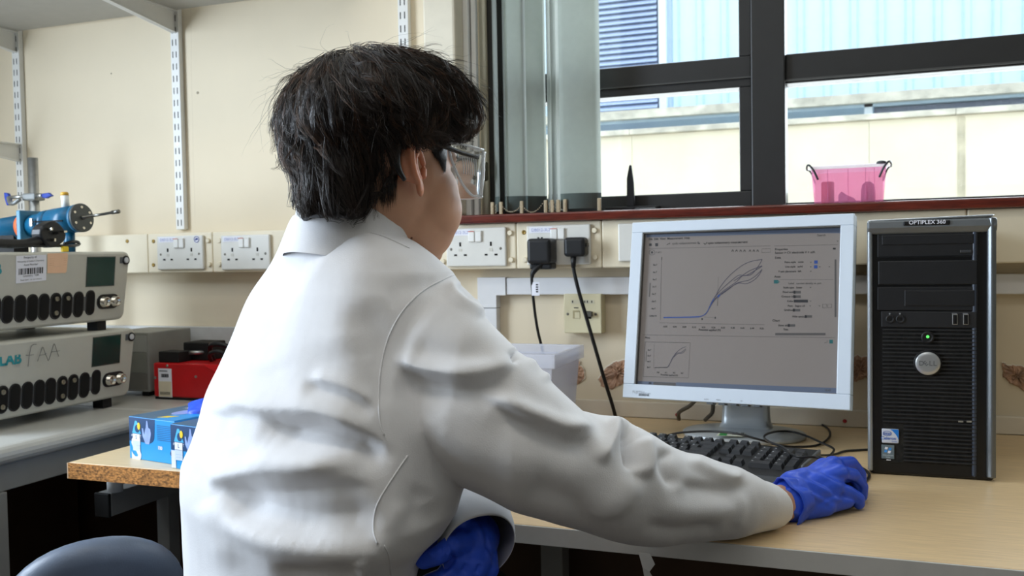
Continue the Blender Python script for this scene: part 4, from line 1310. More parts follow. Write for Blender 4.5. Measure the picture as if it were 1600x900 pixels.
def ui_text(s, x, y, size, m, align='CENTER'):
    u, v = s_uv(x, y)
    X = MM.to_3x3() @ Vector((1, 0, 0))
    Z = MM.to_3x3() @ Vector((0, 0, 1))
    text('lettering', s, size, m, scr, basis(mloc(u, v, SCR_D - 0.0006), X, Z), world=True, align=align, bold=0.00012)


E_DARK = mat('screen_black', (0.010, 0.010, 0.012, 1), 0.5, var=0, emit=0.3)
E_MID = mat('screen_mid_grey', (0.045, 0.042, 0.042, 1), 0.5, var=0, emit=0.4)
E_LIGHT = mat('screen_light', (0.215, 0.195, 0.185, 1), 0.4, var=0, emit=0.55)
E_BLUE = mat('screen_blue', (0.012, 0.04, 0.17, 1), 0.4, var=0, emit=0.35)
E_NAVY = mat('screen_taskbar', (0.055, 0.070, 0.105, 1), 0.4, var=0, emit=0.5)
E_TEAL = mat('screen_teal', (0.008, 0.075, 0.08, 1), 0.4, var=0, emit=0.3)
# window chrome
ui_rect('E_NAVY', 1010, 364.5, 1314, 356, 0.0002)
(_a, _b) = s_uv(1010, 369)
ui_line('E_NAVY', [(1010, 367.5), (1314, 359.5)], 0.009, 0.0002)
for s, x, y, sz, al in (('File  Edit  View  Measurement  Help', 1014, 374, 0.0058, 'LEFT'), ('- 1  cyclic voltammogram B', 1043, 381, 0.0058, 'LEFT'),
                        ('open voltammetry measurement', 1106, 380, 0.0058, 'LEFT'), ('Search', 1277, 368, 0.0055, 'LEFT'), ('1 of 1', 1025, 394.5, 0.0050, 'LEFT')):
    ui_text(s, x, y, sz, E_MID if s[0] in '-S1' else E_DARK, al)
ui_rect('E_DARK', 1014.5, 384.5, 1018.5, 380.5)
ui_rect('E_DARK', 1024, 385, 1028.5, 380)
ui_line('E_DARK', [(1042, 383), (1044, 381.5), (1047, 380)], 0.0009)
ui_line('E_DARK', [(1100, 380), (1102, 382), (1105, 378.5)], 0.0012)
ui_rect('E_DARK', 1091.5, 381.5, 1093.5, 379.5)
ui_rect('E_DARK', 1154, 380, 1156, 378)
ui_line('E_MID', [(1014, 388.5), (1204, 384.3)], 0.0006)
ui_line('E_MID', [(1210, 384.5), (1309, 382.5)], 0.0006)
ui_line('E_DARK', [(1019 + 4.5 * math.cos(a), 394.5 + 4 * math.sin(a)) for a in [2 * math.pi * k / 10 for k in range(11)]], 0.0006)
ui_rect('E_DARK', 1017.6, 396, 1020.4, 393)
for x in (1145, 1151, 1157.5, 1163.5, 1172, 1178, 1184):
    ui_line('E_DARK', [(x - 1.6, 393.5), (x, 390.5), (x + 1.6, 393.5)], 0.0010)
ui_line('E_MID', [(1190.5, 395), (1204, 394.6), (1204, 388.6), (1190.5, 389), (1190.5, 395)], 0.0005, smooth=False)
# plot area
ui_line('E_MID', [(1034, 401), (1032, 500)], 0.0006)
ui_line('E_MID', [(1030.5, 504.5), (1195, 507.5)], 0.0006)
ui_line('E_DARK', [(1034.3, 402), (1034, 406)], 0.0012)
for i, s in enumerate(('8e-7', '6e-7', '4e-7', '2e-7', '0e-7', '-2e-7', '-4e-7', '0.00e+0')):
    ui_text(s, 1024 - i * 0.5, 414 + i * 11.4, 0.0044, E_DARK)
for i, s in enumerate(('-0.02', '0.04', '0.09', '0.15', '0.21', '0.26', '0.32', '0.38', '0.43', '0.49', '0.55')):
    ui_text(s, 1039.5 + i * 15.1, 510.5 + i * 0.3, 0.0044, E_DARK)
ui_text('Potential applied (V)', 1109, 515.7, 0.0052, E_DARK)
ui_line('E_MID', [(1016.2, 442), (1014.8, 464)], 0.0018)
D = 'E_CURVE'
base = [(1037, 496.3), (1060, 496), (1080, 495.6), (1093, 495), (1100, 492.5), (1105, 487.5)]
ui_line(D, base + [(1112, 472), (1119, 461), (1126, 448), (1137, 434), (1150, 422), (1163, 413), (1176, 408), (1191, 405.5)], 0.0010, 0.0005)
ui_line(D, base + [(1112, 473), (1119, 462), (1128, 452), (1140, 441), (1152, 431.5), (1158, 430), (1166, 430.5), (1178, 424), (1191, 416)], 0.0010, 0.0006)
ui_line(D, base + [(1113, 473), (1121, 463), (1134, 452), (1150, 441), (1160, 431), (1170, 424), (1184, 418), (1191, 415.5)], 0.0010, 0.0007)
ui_line(D, base + [(1113, 474), (1122, 464), (1136, 454), (1150, 443.5), (1160, 440), (1170, 438), (1181, 431), (1191, 421)], 0.0010, 0.0006)
ui_line(D, [(1126, 460), (1140, 450), (1154, 442.5), (1166, 443.5), (1178, 438), (1186, 430), (1191, 421)], 0.0010, 0.0005)
ui_line(D, [(1191, 405.5), (1187, 413), (1180, 423), (1172, 430), (1160, 431), (1147, 439)], 0.0010, 0.0005)
ui_line('E_BLUE', base[:4], 0.0024, 0.0009)
ui_line('E_BLUE', [(1093, 495), (1100, 492.5), (1105, 487.5), (1110, 478), (1116, 466)], 0.0014, 0.0009)
ui_line('E_BLUE', [(1121, 463), (1125, 461), (1122, 465)], 0.0016, 0.0009)
ui_line('E_MID', [(1122.5, 433), (1121.8, 460)], 0.0004)
ui_line('E_MID', [(1122, 462), (1121, 478)], 0.0010)
ui_line('E_MID', [(1100, 495.5), (1118, 496.3)], 0.0005)
ui_rect('E_DARK', 1096.2, 500, 1098.4, 497.2)
ui_rect('E_DARK', 1117, 498, 1118.6, 495)
# properties panel
for s, x, y in (('Properties', 1211, 390), ('Sensor > CV electrode V > u/A', 1211, 395.5), ('Data', 1211, 403), ('Axes', 1210, 432.5), ('Chart', 1207, 501)):
    ui_text(s, x, y, 0.0056, E_DARK, 'LEFT')
for s, x, y in (('Point style   none', 1226, 410), ('Line style   solid', 1227, 417), ('Y axis placement  left', 1216, 424.5), ('Label   current density vs. pot', 1232, 443), ('Scale type   linear', 1224, 449.5),
                ('Fixed scale', 1223, 456.5), ('Contour lines', 1221, 463.5), ('Color', 1230, 470.7), ('Font   Segoe UI', 1231, 478), ('Gridlines', 1225, 484.5), ('Hide symbols', 1238, 494.7), ('Show title', 1216, 508.5), ('Title', 1224, 515)):
    ui_text(s, x, y, 0.0048, E_MID if 'Label' in s else E_DARK, 'LEFT')
for x, y in ((1241.5, 456.7), (1241.2, 463.6), (1240.5, 484.7), (1259, 494.6), (1232.7, 508.6)):
    ui_rect('E_MID', x - 1.5, y + 2, x + 10, y - 2, 0.0003)
    ui_rect('E_DARK', x - 1.5, y + 2.3, x + 1.5, y - 2.3, 0.0006)
ui_rect('E_DARK', 1240.5, 472.8, 1262.5, 468.3)
for x, y in ((1275, 409.5), (1274.7, 417)):
    ui_rect('E_BLUE', x - 2.7, y + 2.5, x + 2.7, y - 2.5)
for x, y in ((1267, 410), (1267, 417), (1267, 424), (1266.5, 449.3), (1266.5, 470.5), (1266, 478), (1281, 417), (1280.5, 478), (1296, 417), (1309, 377)):
    ui_line('E_DARK', [(x - 1, y - 0.7), (x, y + 0.7), (x + 1, y - 0.7)], 0.0008, smooth=False)
for x0 in (1285.5, 1293.5):
    ui_line('E_DARK', [(x0, 481), (x0 + 6, 481), (x0 + 6, 475.3), (x0, 475.3), (x0, 481)], 0.0005, smooth=False)
ui_line('E_MID', [(1218, 437), (1302, 436.8)], 0.0005)
ui_rect('E_TEAL', 1209.3, 443.2, 1215.5, 437.6)
ui_line('E_TEAL', [(1215, 438.2), (1217.6, 440.4), (1215, 442.6)], 0.0018, smooth=False)
ui_rect('E_MID', 1304.2, 495.5, 1307, 405.5)
ui_rect('E_MID', 1211.5, 524, 1290, 520.4)
ui_rect('E_DARK', 1301.5, 390, 1306, 387.3)
# lower pane
ui_line('E_MID', [(1005, 523.3), (1305, 527.8)], 0.0006)
ui_text('Plots', 1012, 527.8, 0.0050, E_DARK)
ui_line('E_DARK', [(1008.3, 534.3), (1078.6, 535.7), (1075.8, 590.5), (1005.3, 588.4), (1008.3, 534.3)], 0.0006, smooth=False)
ui_line('E_MID', [(1022.5, 537), (1021.5, 575), (1024, 578)], 0.0004, smooth=False)
ui_line(D, [(1023, 574.5), (1033, 574.3), (1043, 574), (1047, 568), (1051, 559), (1058, 550), (1066, 544), (1072, 541.8)], 0.0007, 0.0005)
ui_line(D, [(1043, 574), (1047, 568), (1052, 559), (1058, 551.5), (1064, 551), (1072, 545)], 0.0007, 0.0006)
ui_line(D, [(1052, 559), (1059, 553), (1066, 552), (1072, 547)], 0.0007, 0.0005)
ui_line('E_DARK', [(1023, 574.5), (1043, 574)], 0.0012, 0.0007)
for i in range(4):
    ui_text('0.%d' % i, 1028.5 + i * 12.5, 582 + i * 0.4, 0.0038, E_DARK)
    ui_text('%de-7' % (8 - 2 * i), 1015 - i * 0.4, 547 + i * 9, 0.0038, E_DARK)
ui_text('Potential applied (V)', 1046, 586.2, 0.0042, E_DARK)
ui_line('E_MID', [(1010.5, 549), (1009.5, 565)], 0.0010)
ui_rect('E_TEAL', 1296, 536.7, 1301.5, 531)
ui_line('E_DARK', [(1288.5, 535.5), (1292.5, 535.5), (1292.5, 532)], 0.0005, smooth=False)
ui_line('E_NAVY', [(996, 598.4), (1057, 601.0)], 0.0075, 0.0003)
ui_line('E_MID', [(1021, 599.7), (1056, 601.1)], 0.0068, 0.0004)
ui_line('E_NAVY', [(1057, 601.2), (1307, 610.5)], 0.0095, 0.0003)
ui_rect('E_DARK', 1014, 600.4, 1018, 597)
ui_text('15:47', 1293.5, 610.2, 0.0046, E_MID)
E_CURVE = mat('screen_curve', (0.018, 0.018, 0.040, 1), 0.5, var=0, emit=0.4)
for kind, nm in (('E_NAVY', 'taskbar_and_title_bar'), ('E_MID', 'grey_controls'), ('E_DARK', 'dark_controls'), ('E_BLUE', 'blue_trace'), ('E_TEAL', 'teal_buttons'), ('E_CURVE', 'plotted_curve')):
    UI[kind].build(nm, globals()[kind], scr, kind='stuff')
# maker's lettering and the button marks on the bezel
XM, ZM = MM.to_3x3() @ Vector((1, 0, 0)), MM.to_3x3() @ Vector((0, 0, 1))
M_LOGO = mat('logo_grey', '#5d646c', 0.5)


def bez_text(s, px_, py_, size, m, bold=0.0, al='CENTER'):
    u, v = s_uv(px_, py_)
    text('lettering', s, size, m, mon, basis(mloc(u, v, -0.0124), XM, ZM), world=True, bold=bold, align=al)


bez_text('FUJITSU', 1001, 613.5, 0.0070, mat('logo_pale_grey', '#8a929b', 0.5))
bez_text('COMPUTERS', 1013.5, 615.3, 0.0030, mat('logo_pale_grey', '#8a929b', 0.5))
bez_text('SIEMENS', 1009.5, 617.8, 0.0058, M_LOGO, 0.0002)
for s, x in (('AUTO', 1107), ('MENU', 1125.5), ('-/+', 1143.5), ('SEL', 1161.5), ('I', 1176)):
    bez_text(s, x, 624.7 + (x - 1107) * 0.045, 0.0032, M_LOGO)
for i in range(5):
    u, v = s_uv(1111 + i * 18.2, 631 + i * 0.9)
    mbox(u - 0.0065, u + 0.0065, -0.008, 0.010, OB - 0.0035, OB + 0.001).build('button', mat('dark_grey_button', '#60666c', 0.4), mon, 0.001)
# neck and foot
bcx, bcy = -0.205, 1.842
nk = MB()
rgs = []
for z, hw, hd, yy in ((0.762, 0.060, 0.036, 1.850), (0.768, 0.051, 0.029, 1.852), (0.776, 0.0470, 0.025, 1.853), (0.79, 0.0455, 0.023, 1.853), (0.84, 0.0440, 0.021, 1.852), (0.90, 0.043, 0.020, 1.850), (0.97, 0.042, 0.020, 1.849)):
    ring = []
    for i in range(28):
        a = 2 * math.pi * i / 28
        ca, sa = math.cos(a), math.sin(a)
        ring.append((bcx + 0.004 + hw * abs(ca) ** 0.45 * math.copysign(1, ca), yy + hd * abs(sa) ** 0.45 * math.copysign(1, sa), z))
    rgs.append(ring)
vs = [p for r in rgs for p in r]
fs = []
for j in range(len(rgs) - 1):
    fs += [(j * 28 + i, j * 28 + (i + 1) % 28, (j + 1) * 28 + (i + 1) % 28, (j + 1) * 28 + i) for i in range(28)]
fs += [tuple(range((len(rgs) - 1) * 28, len(rgs) * 28))]
nk.add(vs, fs, True).build('neck', M_STAND, mon)
ft = MB()
vs, fs = [], []
prof = ((0.7505, 0.985), (0.754, 1.0), (0.7575, 1.0), (0.7600, 0.97), (0.7640, 0.75), (0.7675, 0.5), (0.769, 0.25), (0.7695, 0.02))
for z, s in prof:
    for i in range(48):
        a = 2 * math.pi * i / 48
        vs.append((bcx + 0.118 * s * math.cos(a), bcy + 0.088 * s * math.sin(a), z))
for j in range(len(prof) - 1):
    fs += [(j * 48 + i, j * 48 + (i + 1) % 48, (j + 1) * 48 + (i + 1) % 48, (j + 1) * 48 + i) for i in range(48)]
fs.append(tuple(range(48))[::-1])
ft.add(vs, fs, True).build('foot', M_STAND, mon)
lb = [on_z(x, y, 0.7655) for x, y in ((1119, 681), (1161, 682), (1168, 673.5), (1127, 672.5))]
MB().prism(lb, (0, 0, 0.0006)).build('foot_label', mat('pale_label', '#dfe3d5', 0.5), mon)
lb = [on_z(x, y, 0.7662) for x, y in ((1123, 680.5), (1135, 680.8), (1138, 673.8), (1128, 673.4))]
MB().prism(lb, (0, 0, 0.0003)).build('label_stripe', mat('green_stripe', '#2f9a4a', 0.5), mon)
k = MB()
for x, w in ((1144, 8), (1157, 5)):
    k.prism([on_z(a, b, 0.7662) for a, b in ((x, 679), (x + w, 679.2), (x + w + 1, 676), (x + 1, 675.8))], (0, 0, 0.0003))
k.build('label_print', M_PENCIL, mon)
# leads hanging from the monitor's back
for pts in ([(1090, 622, 1.87), (1078, 634, 1.88), (1064, 642, 1.89), (1060, 647, 1.90), (1061, 655, 1.92)], [(1114, 622, 1.87), (1114, 638, 1.88), (1112, 646, 1.89), (1106, 652, 1.90), (1102, 656, 1.92)]):
    P = [on_y(x, y, Y) for x, y, Y in pts]
    P[-1][2] = max(P[-1][2], 0.757)
    o = MB().tube(P, 0.0042, 8).build('lead', mat('grey_brown_cable', '#5a5348', 0.5), mon)

# ================================================================== black computer tower
PX0, PX1, PY, PZ0, PZ1 = 0.0195, 0.2045, 1.580, 0.7503, 1.160
pcx = (PX0 + PX1) / 2
pct = thing('computer_tower', 'black and silver desktop computer tower at the right end of the desk', 'computer', (pcx, 1.78, 0.7503))
M_CASE = mat('dark_case_black', '#101114', 0.38, var=0.1)
M_SILV = mat('dark_silver_trim', '#6f7478', 0.30, metal=0.6, var=0.04)
M_SILVL = mat('light_silver_trim', '#9aa0a6', 0.28, metal=0.6, var=0.04)
MB().box(PX0 + 0.004, PX1 - 0.006, PY + 0.045, 1.932, PZ0 + 0.012, PZ1 - 0.010).build('steel_case', mat('pale_case_steel', '#b7b2a4', 0.45, var=0.03), pct, 0.003)
MB().box(PX0 + 0.002, PX1 - 0.002, PY + 0.004, PY + 0.045, PZ0, PZ1 - 0.004).build('front_body', M_CASE, pct, 0.006, 3)
for x in (PX0 + 0.02, PX1 - 0.04):
    MB().box(x, x + 0.02, 1.88, 1.92, PZ0, PZ0 + 0.012).build('foot', M_BLACKM, pct)


def F(px_, py_):
    q = on_y(px_, py_, PY)
    return q[0], q[2]


def fr(nm, x0, y0, x1, y1, d0, d1, m, bev=0.0):
    (a, b), (c, d) = F(x0, y0), F(x1, y1)
    return MB().box(min(a, c), max(a, c), PY - d1, PY - d0, min(b, d), max(b, d)).build(nm, m, pct, bev)


# curved side rails and top rail
def rail(nm, xa, xb, m, d=0.006, lean=0.0):
    MB().prism([(xa, PY + 0.03, PZ0 + 0.004), (xa, PY - d * 0.3, PZ0 + 0.006), ((xa + xb) / 2, PY - d, PZ0 + 0.007), (xb, PY - d * 0.4, PZ0 + 0.006), (xb, PY + 0.03, PZ0 + 0.004)], (0, 0, PZ1 - PZ0 - 0.008)).build(nm, m, pct, 0.002)


rail('side_rail', PX0, PX0 + 0.0075, M_SILVL, 0.004)
rail('side_rail', PX1 - 0.0135, PX1 - 0.001, M_SILV, 0.007)
rail('inner_rail', PX1 - 0.034, PX1 - 0.0275, mat('blue_grey_trim', '#39414f', 0.35), 0.001)
MB().prism([(PX0, PY + 0.05, PZ1 - 0.004), (PX0, PY - 0.004, PZ1 - 0.002), (PX0, PY - 0.006, PZ1 - 0.014), (PX0, PY - 0.001, PZ1 - 0.024), (PX0, PY + 0.05, PZ1 - 0.026)], (PX1 - PX0, 0, 0)).build('top_rail', M_SILV, pct, 0.003)
MB().prism([(PX0 + 0.004, PY - 0.002, PZ1 - 0.001), (PX1 - 0.006, PY - 0.002, PZ1 + 0.003), (PX1 - 0.001, PY + 0.02, PZ1 + 0.0035), (PX1 - 0.001, PY + 0.05, PZ1 + 0.001), (PX0 + 0.004, PY + 0.05, PZ1 - 0.003)], (0, 0, -0.003)).build('top_highlight', M_SILVL, pct, 0.001)
bdg = fr('badge', 1411, 353, 1484, 343.5, 0.004, 0.008, M_CASE, 0.003)
bu, bv = F(1448, 347.6)
text('lettering', 'OPTIPLEX 360', 0.0085, M_PAPER, pct, FRONT(bu, PY - 0.0083, bv), world=True, bold=0.0001)
# bays
M_BAY = mat('bay_black', '#17181b', 0.5, var=0.12, vscale=60)
fr('bay_panel', 1371, 402, 1528, 362, -0.004, 0.0, M_BAY, 0.001)
fr('drive_door', 1378, 383, 1521, 365, -0.001, 0.0015, M_BAY, 0.001)
fr('drive_lip', 1372, 402.5, 1527, 400.5, -0.001, 0.002, mat('bay_edge', '#3a3c3f', 0.4))
fr('eject_button', 1500, 395, 1518, 390.5, 0, 0.002, mat('bay_edge', '#3a3c3f', 0.4), 0.0008)
fr('bay_panel', 1372, 445, 1527, 406, -0.004, 0.0015, M_BAY, 0.0015)
fr('bay_panel', 1371, 485, 1528, 448, -0.004, 0.0, M_BAY, 0.001)
fr('floppy_panel', 1413, 478, 1523, 453, -0.002, 0.0016, M_BAY, 0.0015)
fr('port_panel', 1377, 511, 1526, 487, -0.004, 0.001, mat('port_panel_black', '#1e1f22', 0.5), 0.001)
for x in (1391, 1407):
    u, v = F(x, 498.5)
    MB().lathe((u, PY - 0.001, v), (0, -1, 0), [(0, 0.0068), (0.0015, 0.0068), (0.002, 0.005), (0.0005, 0.0035)], 18).build('audio_jack', M_BLACK, pct)
    MB().lathe((u, PY - 0.0012, v), (0, -1, 0), [(0, 0.0022), (0.001, 0.0020)], 10).build('jack_hole', M_HOLE, pct)
k = MB()
for x, y in ((1390, 490), (1406, 490)):
    u, v = F(x, y)
    k.lathe((u, PY - 0.0012, v), (0, -1, 0), [(0, 0.0013), (0.0004, 0.0013)], 8)
    k.box(u - 0.0004, u + 0.0004, PY - 0.0016, PY - 0.0012, v - 0.0025, v)
k.build('jack_symbol', mat('grey_print', '#9a9ca0', 0.5), pct)
for x in (1492, 1509):
    u, v = F(x, 499)
    MB().box(u - 0.0038, u + 0.0038, PY - 0.0022, PY - 0.001, v - 0.0082, v + 0.0082).build('usb_shell', M_STEEL, pct, 0.0006)
    MB().box(u - 0.0029, u + 0.0029, PY - 0.0028, PY - 0.0020, v - 0.0072, v + 0.0072).build('usb_slot', M_HOLE, pct)
    MB().box(u - 0.0024, u - 0.0006, PY - 0.0032, PY - 0.0026, v - 0.0065, v + 0.0065).build('usb_tongue', M_BLACK, pct)
    u, v = F(x - 1, 489.5)
    MB().box(u - 0.0035, u + 0.0035, PY - 0.0014, PY - 0.0009, v - 0.0004, v + 0.0004).build('usb_symbol', mat('grey_print', '#9a9ca0', 0.5), pct)
# ventilation grille: dusty backing and one slat per line
gx0, gz1 = F(1379, 513)
gx1, gz0 = F(1526, 730)
MB().box(gx0, gx1, PY + 0.002, PY + 0.0038, gz0, gz1).build('grille_backing', mat('dusty_grille', '#1b1a17', 0.9, var=0.7, vscale=120), pct)
gs = F(1412, 700)[0]
n_sl = 35
pitch = (gz1 - gz0) / n_sl
M_SLAT = mat('grille_slat', '#2a2a2b', 0.5, var=0.25, vscale=90)
sl_a = sl_b = None
for i in range(n_sl):
    z = gz1 - (i + 0.5) * pitch
    short = z < F(1380, 664)[1]
    base = sl_b if short else sl_a
    if base is None:
        xa = gs if short else gx0
        o = MB().prism([(xa, PY + 0.002, 0), (xa, PY - 0.0012, 0.0004), (xa, PY - 0.0012, 0.0016), (xa, PY + 0.002, 0.0024)], (gx1 - xa, 0, 0))
        o.v = [(x, y, zz + z) for x, y, zz in o.v]
        o = o.build('slat', M_SLAT, pct)
        if short:
            sl_b, zb_ = o, z
        else:
            sl_a, za_ = o, z
    else:
        child_copy(base, pct, (0, 0, z - (zb_ if short else za_)))
u, v = F(1449.5, 527)
MB().lathe((u, PY + 0.002, v), (0, -1, 0), [(0, 0.0098), (0.004, 0.0095), (0.005, 0.007), (0.0035, 0.006)], 24).build('power_button', M_BLACK, pct)
MB().lathe((u, PY - 0.0018, v + 0.001), (0, -1, 0), [(0, 0.0024), (0.001, 0.0020)], 12).build('power_light', mat('green_led', (0.10, 0.75, 0.12, 1), 0.4, emit=1.2, var=0), pct)
u, v = F(1449.5, 567.5)
MB().lathe((u, PY + 0.002, v), (0, -1, 0), [(0, 0.0205), (0.004, 0.0205), (0.0045, 0.0195)], 40).build('logo_surround', M_CASE, pct)
MB().lathe((u, PY + 0.001, v), (0, -1, 0), [(0, 0.0182), (0.0055, 0.0182), (0.0065, 0.0172), (0.0068, 0.012)], 40).build('logo_disc', mat('satin_disc', '#b9bcbf', 0.3, metal=0.7), pct)
M_LOGOD = mat('engraved_grey', '#7d8084', 0.35, metal=0.4)
for s, dx_, rz in (('D', -0.0094, 0), ('E', -0.0030, 0.7), ('L', 0.0040, 0), ('L', 0.0098, 0)):
    text('lettering', s, 0.0105, M_LOGOD, pct, FRONT(u + dx_, PY - 0.0061, v) @ Matrix.Rotation(rz, 4, 'Z'), world=True, bold=0.0003)
for x in (1501, 1514):
    uu_, vv_ = F(x, 658.5)
    MB().box(uu_ - 0.0035, uu_ + 0.0035, PY - 0.0016, PY - 0.0010, vv_ - 0.0012, vv_ + 0.0012).build('activity_light', mat('pale_lens', '#8d8a80', 0.4), pct)
# stickers
(a, b), (c, d) = F(1378, 692), F(1404.5, 671)
MB().box(a, c, PY + 0.0005, PY + 0.004, b, d).build('sticker', mat('silver_sticker', '#ccd0dc', 0.35), pct, 0.0015)
MB().prism([(a + (c - a) * s, PY + 0.0003, b + (d - b) * t) for s, t in ((0.47, 0.985), (0.62, 0.88), (0.80, 0.66), (0.92, 0.44), (0.985, 0.24), (0.985, 0.93), (0.95, 0.985))], (0, 0.0002, 0)).build('sticker_corner', mat('sticker_blue', '#1d78d0', 0.4), pct)
M_CELB = mat('chip_blue_print', '#2b62b8', 0.5)
text('lettering', 'intel', 0.0072, M_CELB, pct, FRONT(a + 0.0076, PY + 0.0002, b + (d - b) * 0.67), world=True, bold=0.0001)
ring = MB()
ring.tube([(a + 0.0078 + 0.0062 * math.cos(q), PY + 0.0002, b + (d - b) * 0.68 + 0.0036 * math.sin(q)) for q in [2 * math.pi * k_ / 20 for k_ in range(21)]], 0.0003, 4, False)
ring.build('logo_ring', M_CELB, pct)
text('lettering', 'Celeron', 0.0068, M_CELB, pct, FRONT(a + 0.0098, PY + 0.0002, b + (d - b) * 0.34), world=True, bold=0.0001)
text('lettering', 'inside', 0.0034, M_CELB, pct, FRONT(a + 0.0185, PY + 0.0002, b + (d - b) * 0.13), world=True)
(a, b), (c, d) = F(1377.5, 716.5), F(1397.5, 696)
MB().box(a, c, PY + 0.0005, PY + 0.004, b, d).build('sticker', mat('slate_sticker', '#66757c', 0.35), pct, 0.0008)
cxs, czs = (a + c) / 2, b + (d - b) * 0.64
for (ux, uz), mm in (((-0.0026, 0.0030), M_PAPER), ((0.0028, 0.0018), mat('flag_blue', '#3f8fdc', 0.5)), ((-0.0034, -0.0018), mat('flag_blue', '#3f8fdc', 0.5)), ((0.0018, -0.0030), M_PAPER)):
    MB().prism([(cxs + ux + p, PY + 0.0003, czs + uz + q) for p, q in ((-0.0024, -0.0019), (0.0016, -0.0022), (0.0026, 0.0016), (-0.0014, 0.0021))], (0, 0.0002, 0)).build('flag_square', mm, pct)
text('lettering', 'Windows', 0.0042, mat('pale_print', '#b9c2c6', 0.5), pct, FRONT(cxs, PY + 0.0002, b + (d - b) * 0.26), world=True)
text('lettering', 'Vista', 0.0034, mat('pale_print', '#b9c2c6', 0.5), pct, FRONT(cxs, PY + 0.0002, b + (d - b) * 0.11), world=True)
u, v = F(1388.5, 719)
MB().box(u - 0.0032, u + 0.0032, PY + 0.001, PY + 0.004, v - 0.0006, v + 0.0006).build('sticker_foot', M_PAPER, pct)
# paper label on the right-hand side of the case
MB().box(PX1 - 0.006, PX1 - 0.0052, PY + 0.05, PY + 0.20, 0.84, 1.13).build('side_label', mat('side_label', '#c9cfc8', 0.5), pct)
MB().box(PX1 - 0.0052, PX1 - 0.0046, PY + 0.06, PY + 0.12, 1.07, 1.125).build('side_sticker', M_PAPER, pct)

# ================================================================== keyboard
KYAW = math.radians(-9.4)
KW, KD = 0.452, 0.158
e1 = np.array((math.cos(KYAW), math.sin(KYAW), 0))
e2 = np.array((-math.sin(KYAW), math.cos(KYAW), 0))
kb_c = np.array((-0.054, 1.607, 0.7503)) - e1 * KW / 2 - e2 * KD / 2
kb = thing('keyboard', 'black computer keyboard in front of the monitor, partly under the sleeve', 'keyboard', kb_c, KYAW)
M_KB = mat('keyboard_black', '#1c1d1f', 0.5, var=0.08)
M_KEY = mat('key_black', '#25272a', 0.4, var=0.06)
M_LEG = mat('key_legend', '#c4c6c8', 0.5)
hx = KW / 2


def kz(y):
    """deck height at depth y"""
    return 0.016 + (y + KD / 2) / KD * 0.014


MB().add([(-hx, -KD / 2, 0), (hx, -KD / 2, 0), (hx, KD / 2, 0), (-hx, KD / 2, 0), (-hx, -KD / 2, 0.016), (hx, -KD / 2, 0.016), (hx, KD / 2, 0.030), (-hx, KD / 2, 0.030)],
         [(0, 3, 2, 1), (4, 5, 6, 7), (0, 1, 5, 4), (1, 2, 6, 5), (2, 3, 7, 6), (3, 0, 4, 7)]).build('deck', M_KB, kb, 0.003, world=False)
MB().add([(-hx, -KD / 2 - 0.052, 0), (hx, -KD / 2 - 0.052, 0), (hx, -KD / 2 - 0.0005, 0), (-hx, -KD / 2 - 0.0005, 0), (-hx, -KD / 2 - 0.052, 0.009), (hx, -KD / 2 - 0.052, 0.009), (hx, -KD / 2 - 0.0005, 0.0165), (-hx, -KD / 2 - 0.0005, 0.0165)],
         [(0, 3, 2, 1), (4, 5, 6, 7), (0, 1, 5, 4), (1, 2, 6, 5), (2, 3, 7, 6), (3, 0, 4, 7)]).build('palm_rest', mat('palm_rest_grey', '#3a3d40', 0.55, var=0.05), kb, 0.003, world=False)
MB().box(hx - 0.004, hx + 0.001, -0.05, 0.079, 0.012, 0.0305).build('end_trim', mat('end_trim_grey', '#5a5d60', 0.4), kb, 0.002, world=False)
U = 0.019
KEYM = {}
slope = math.atan(0.014 / KD)


def key(xc, yc, w=1.0, h=1.0, legend=None):
    kk = (w, h)
    W_, H_ = w * U - 0.0016, h * U - 0.0016
    if kk not in KEYM:
        m = MB()
        b, t, hh = 1.0, 0.0028, 0.0075
        m.add([(-W_ / 2, -H_ / 2, 0), (W_ / 2, -H_ / 2, 0), (W_ / 2, H_ / 2, 0), (-W_ / 2, H_ / 2, 0),
               (-W_ / 2 + t, -H_ / 2 + t, hh), (W_ / 2 - t, -H_ / 2 + t, hh), (W_ / 2 - t, H_ / 2 - t * 0.5, hh + 0.0008), (-W_ / 2 + t, H_ / 2 - t * 0.5, hh + 0.0008)],
              [(0, 3, 2, 1), (4, 5, 6, 7), (0, 1, 5, 4), (1, 2, 6, 5), (2, 3, 7, 6), (3, 0, 4, 7)])
        me = m.mesh('key')
        me.materials.append(M_KEY)
        KEYM[kk] = me
    o = bpy.data.objects.new('key', KEYM[kk])
    COL.objects.link(o)
    o.parent = kb
    o.location = (xc, yc, kz(yc) - 0.0006)
    o.rotation_euler = (slope, 0, 0)
    FRAME[id(o)] = FRAME[id(kb)]
    KEEP.append(o)
    if legend:
        LEG.append((legend, xc - W_ / 2 + 0.0055, yc + H_ / 2 - 0.006, kz(yc) + 0.0079))
    return o


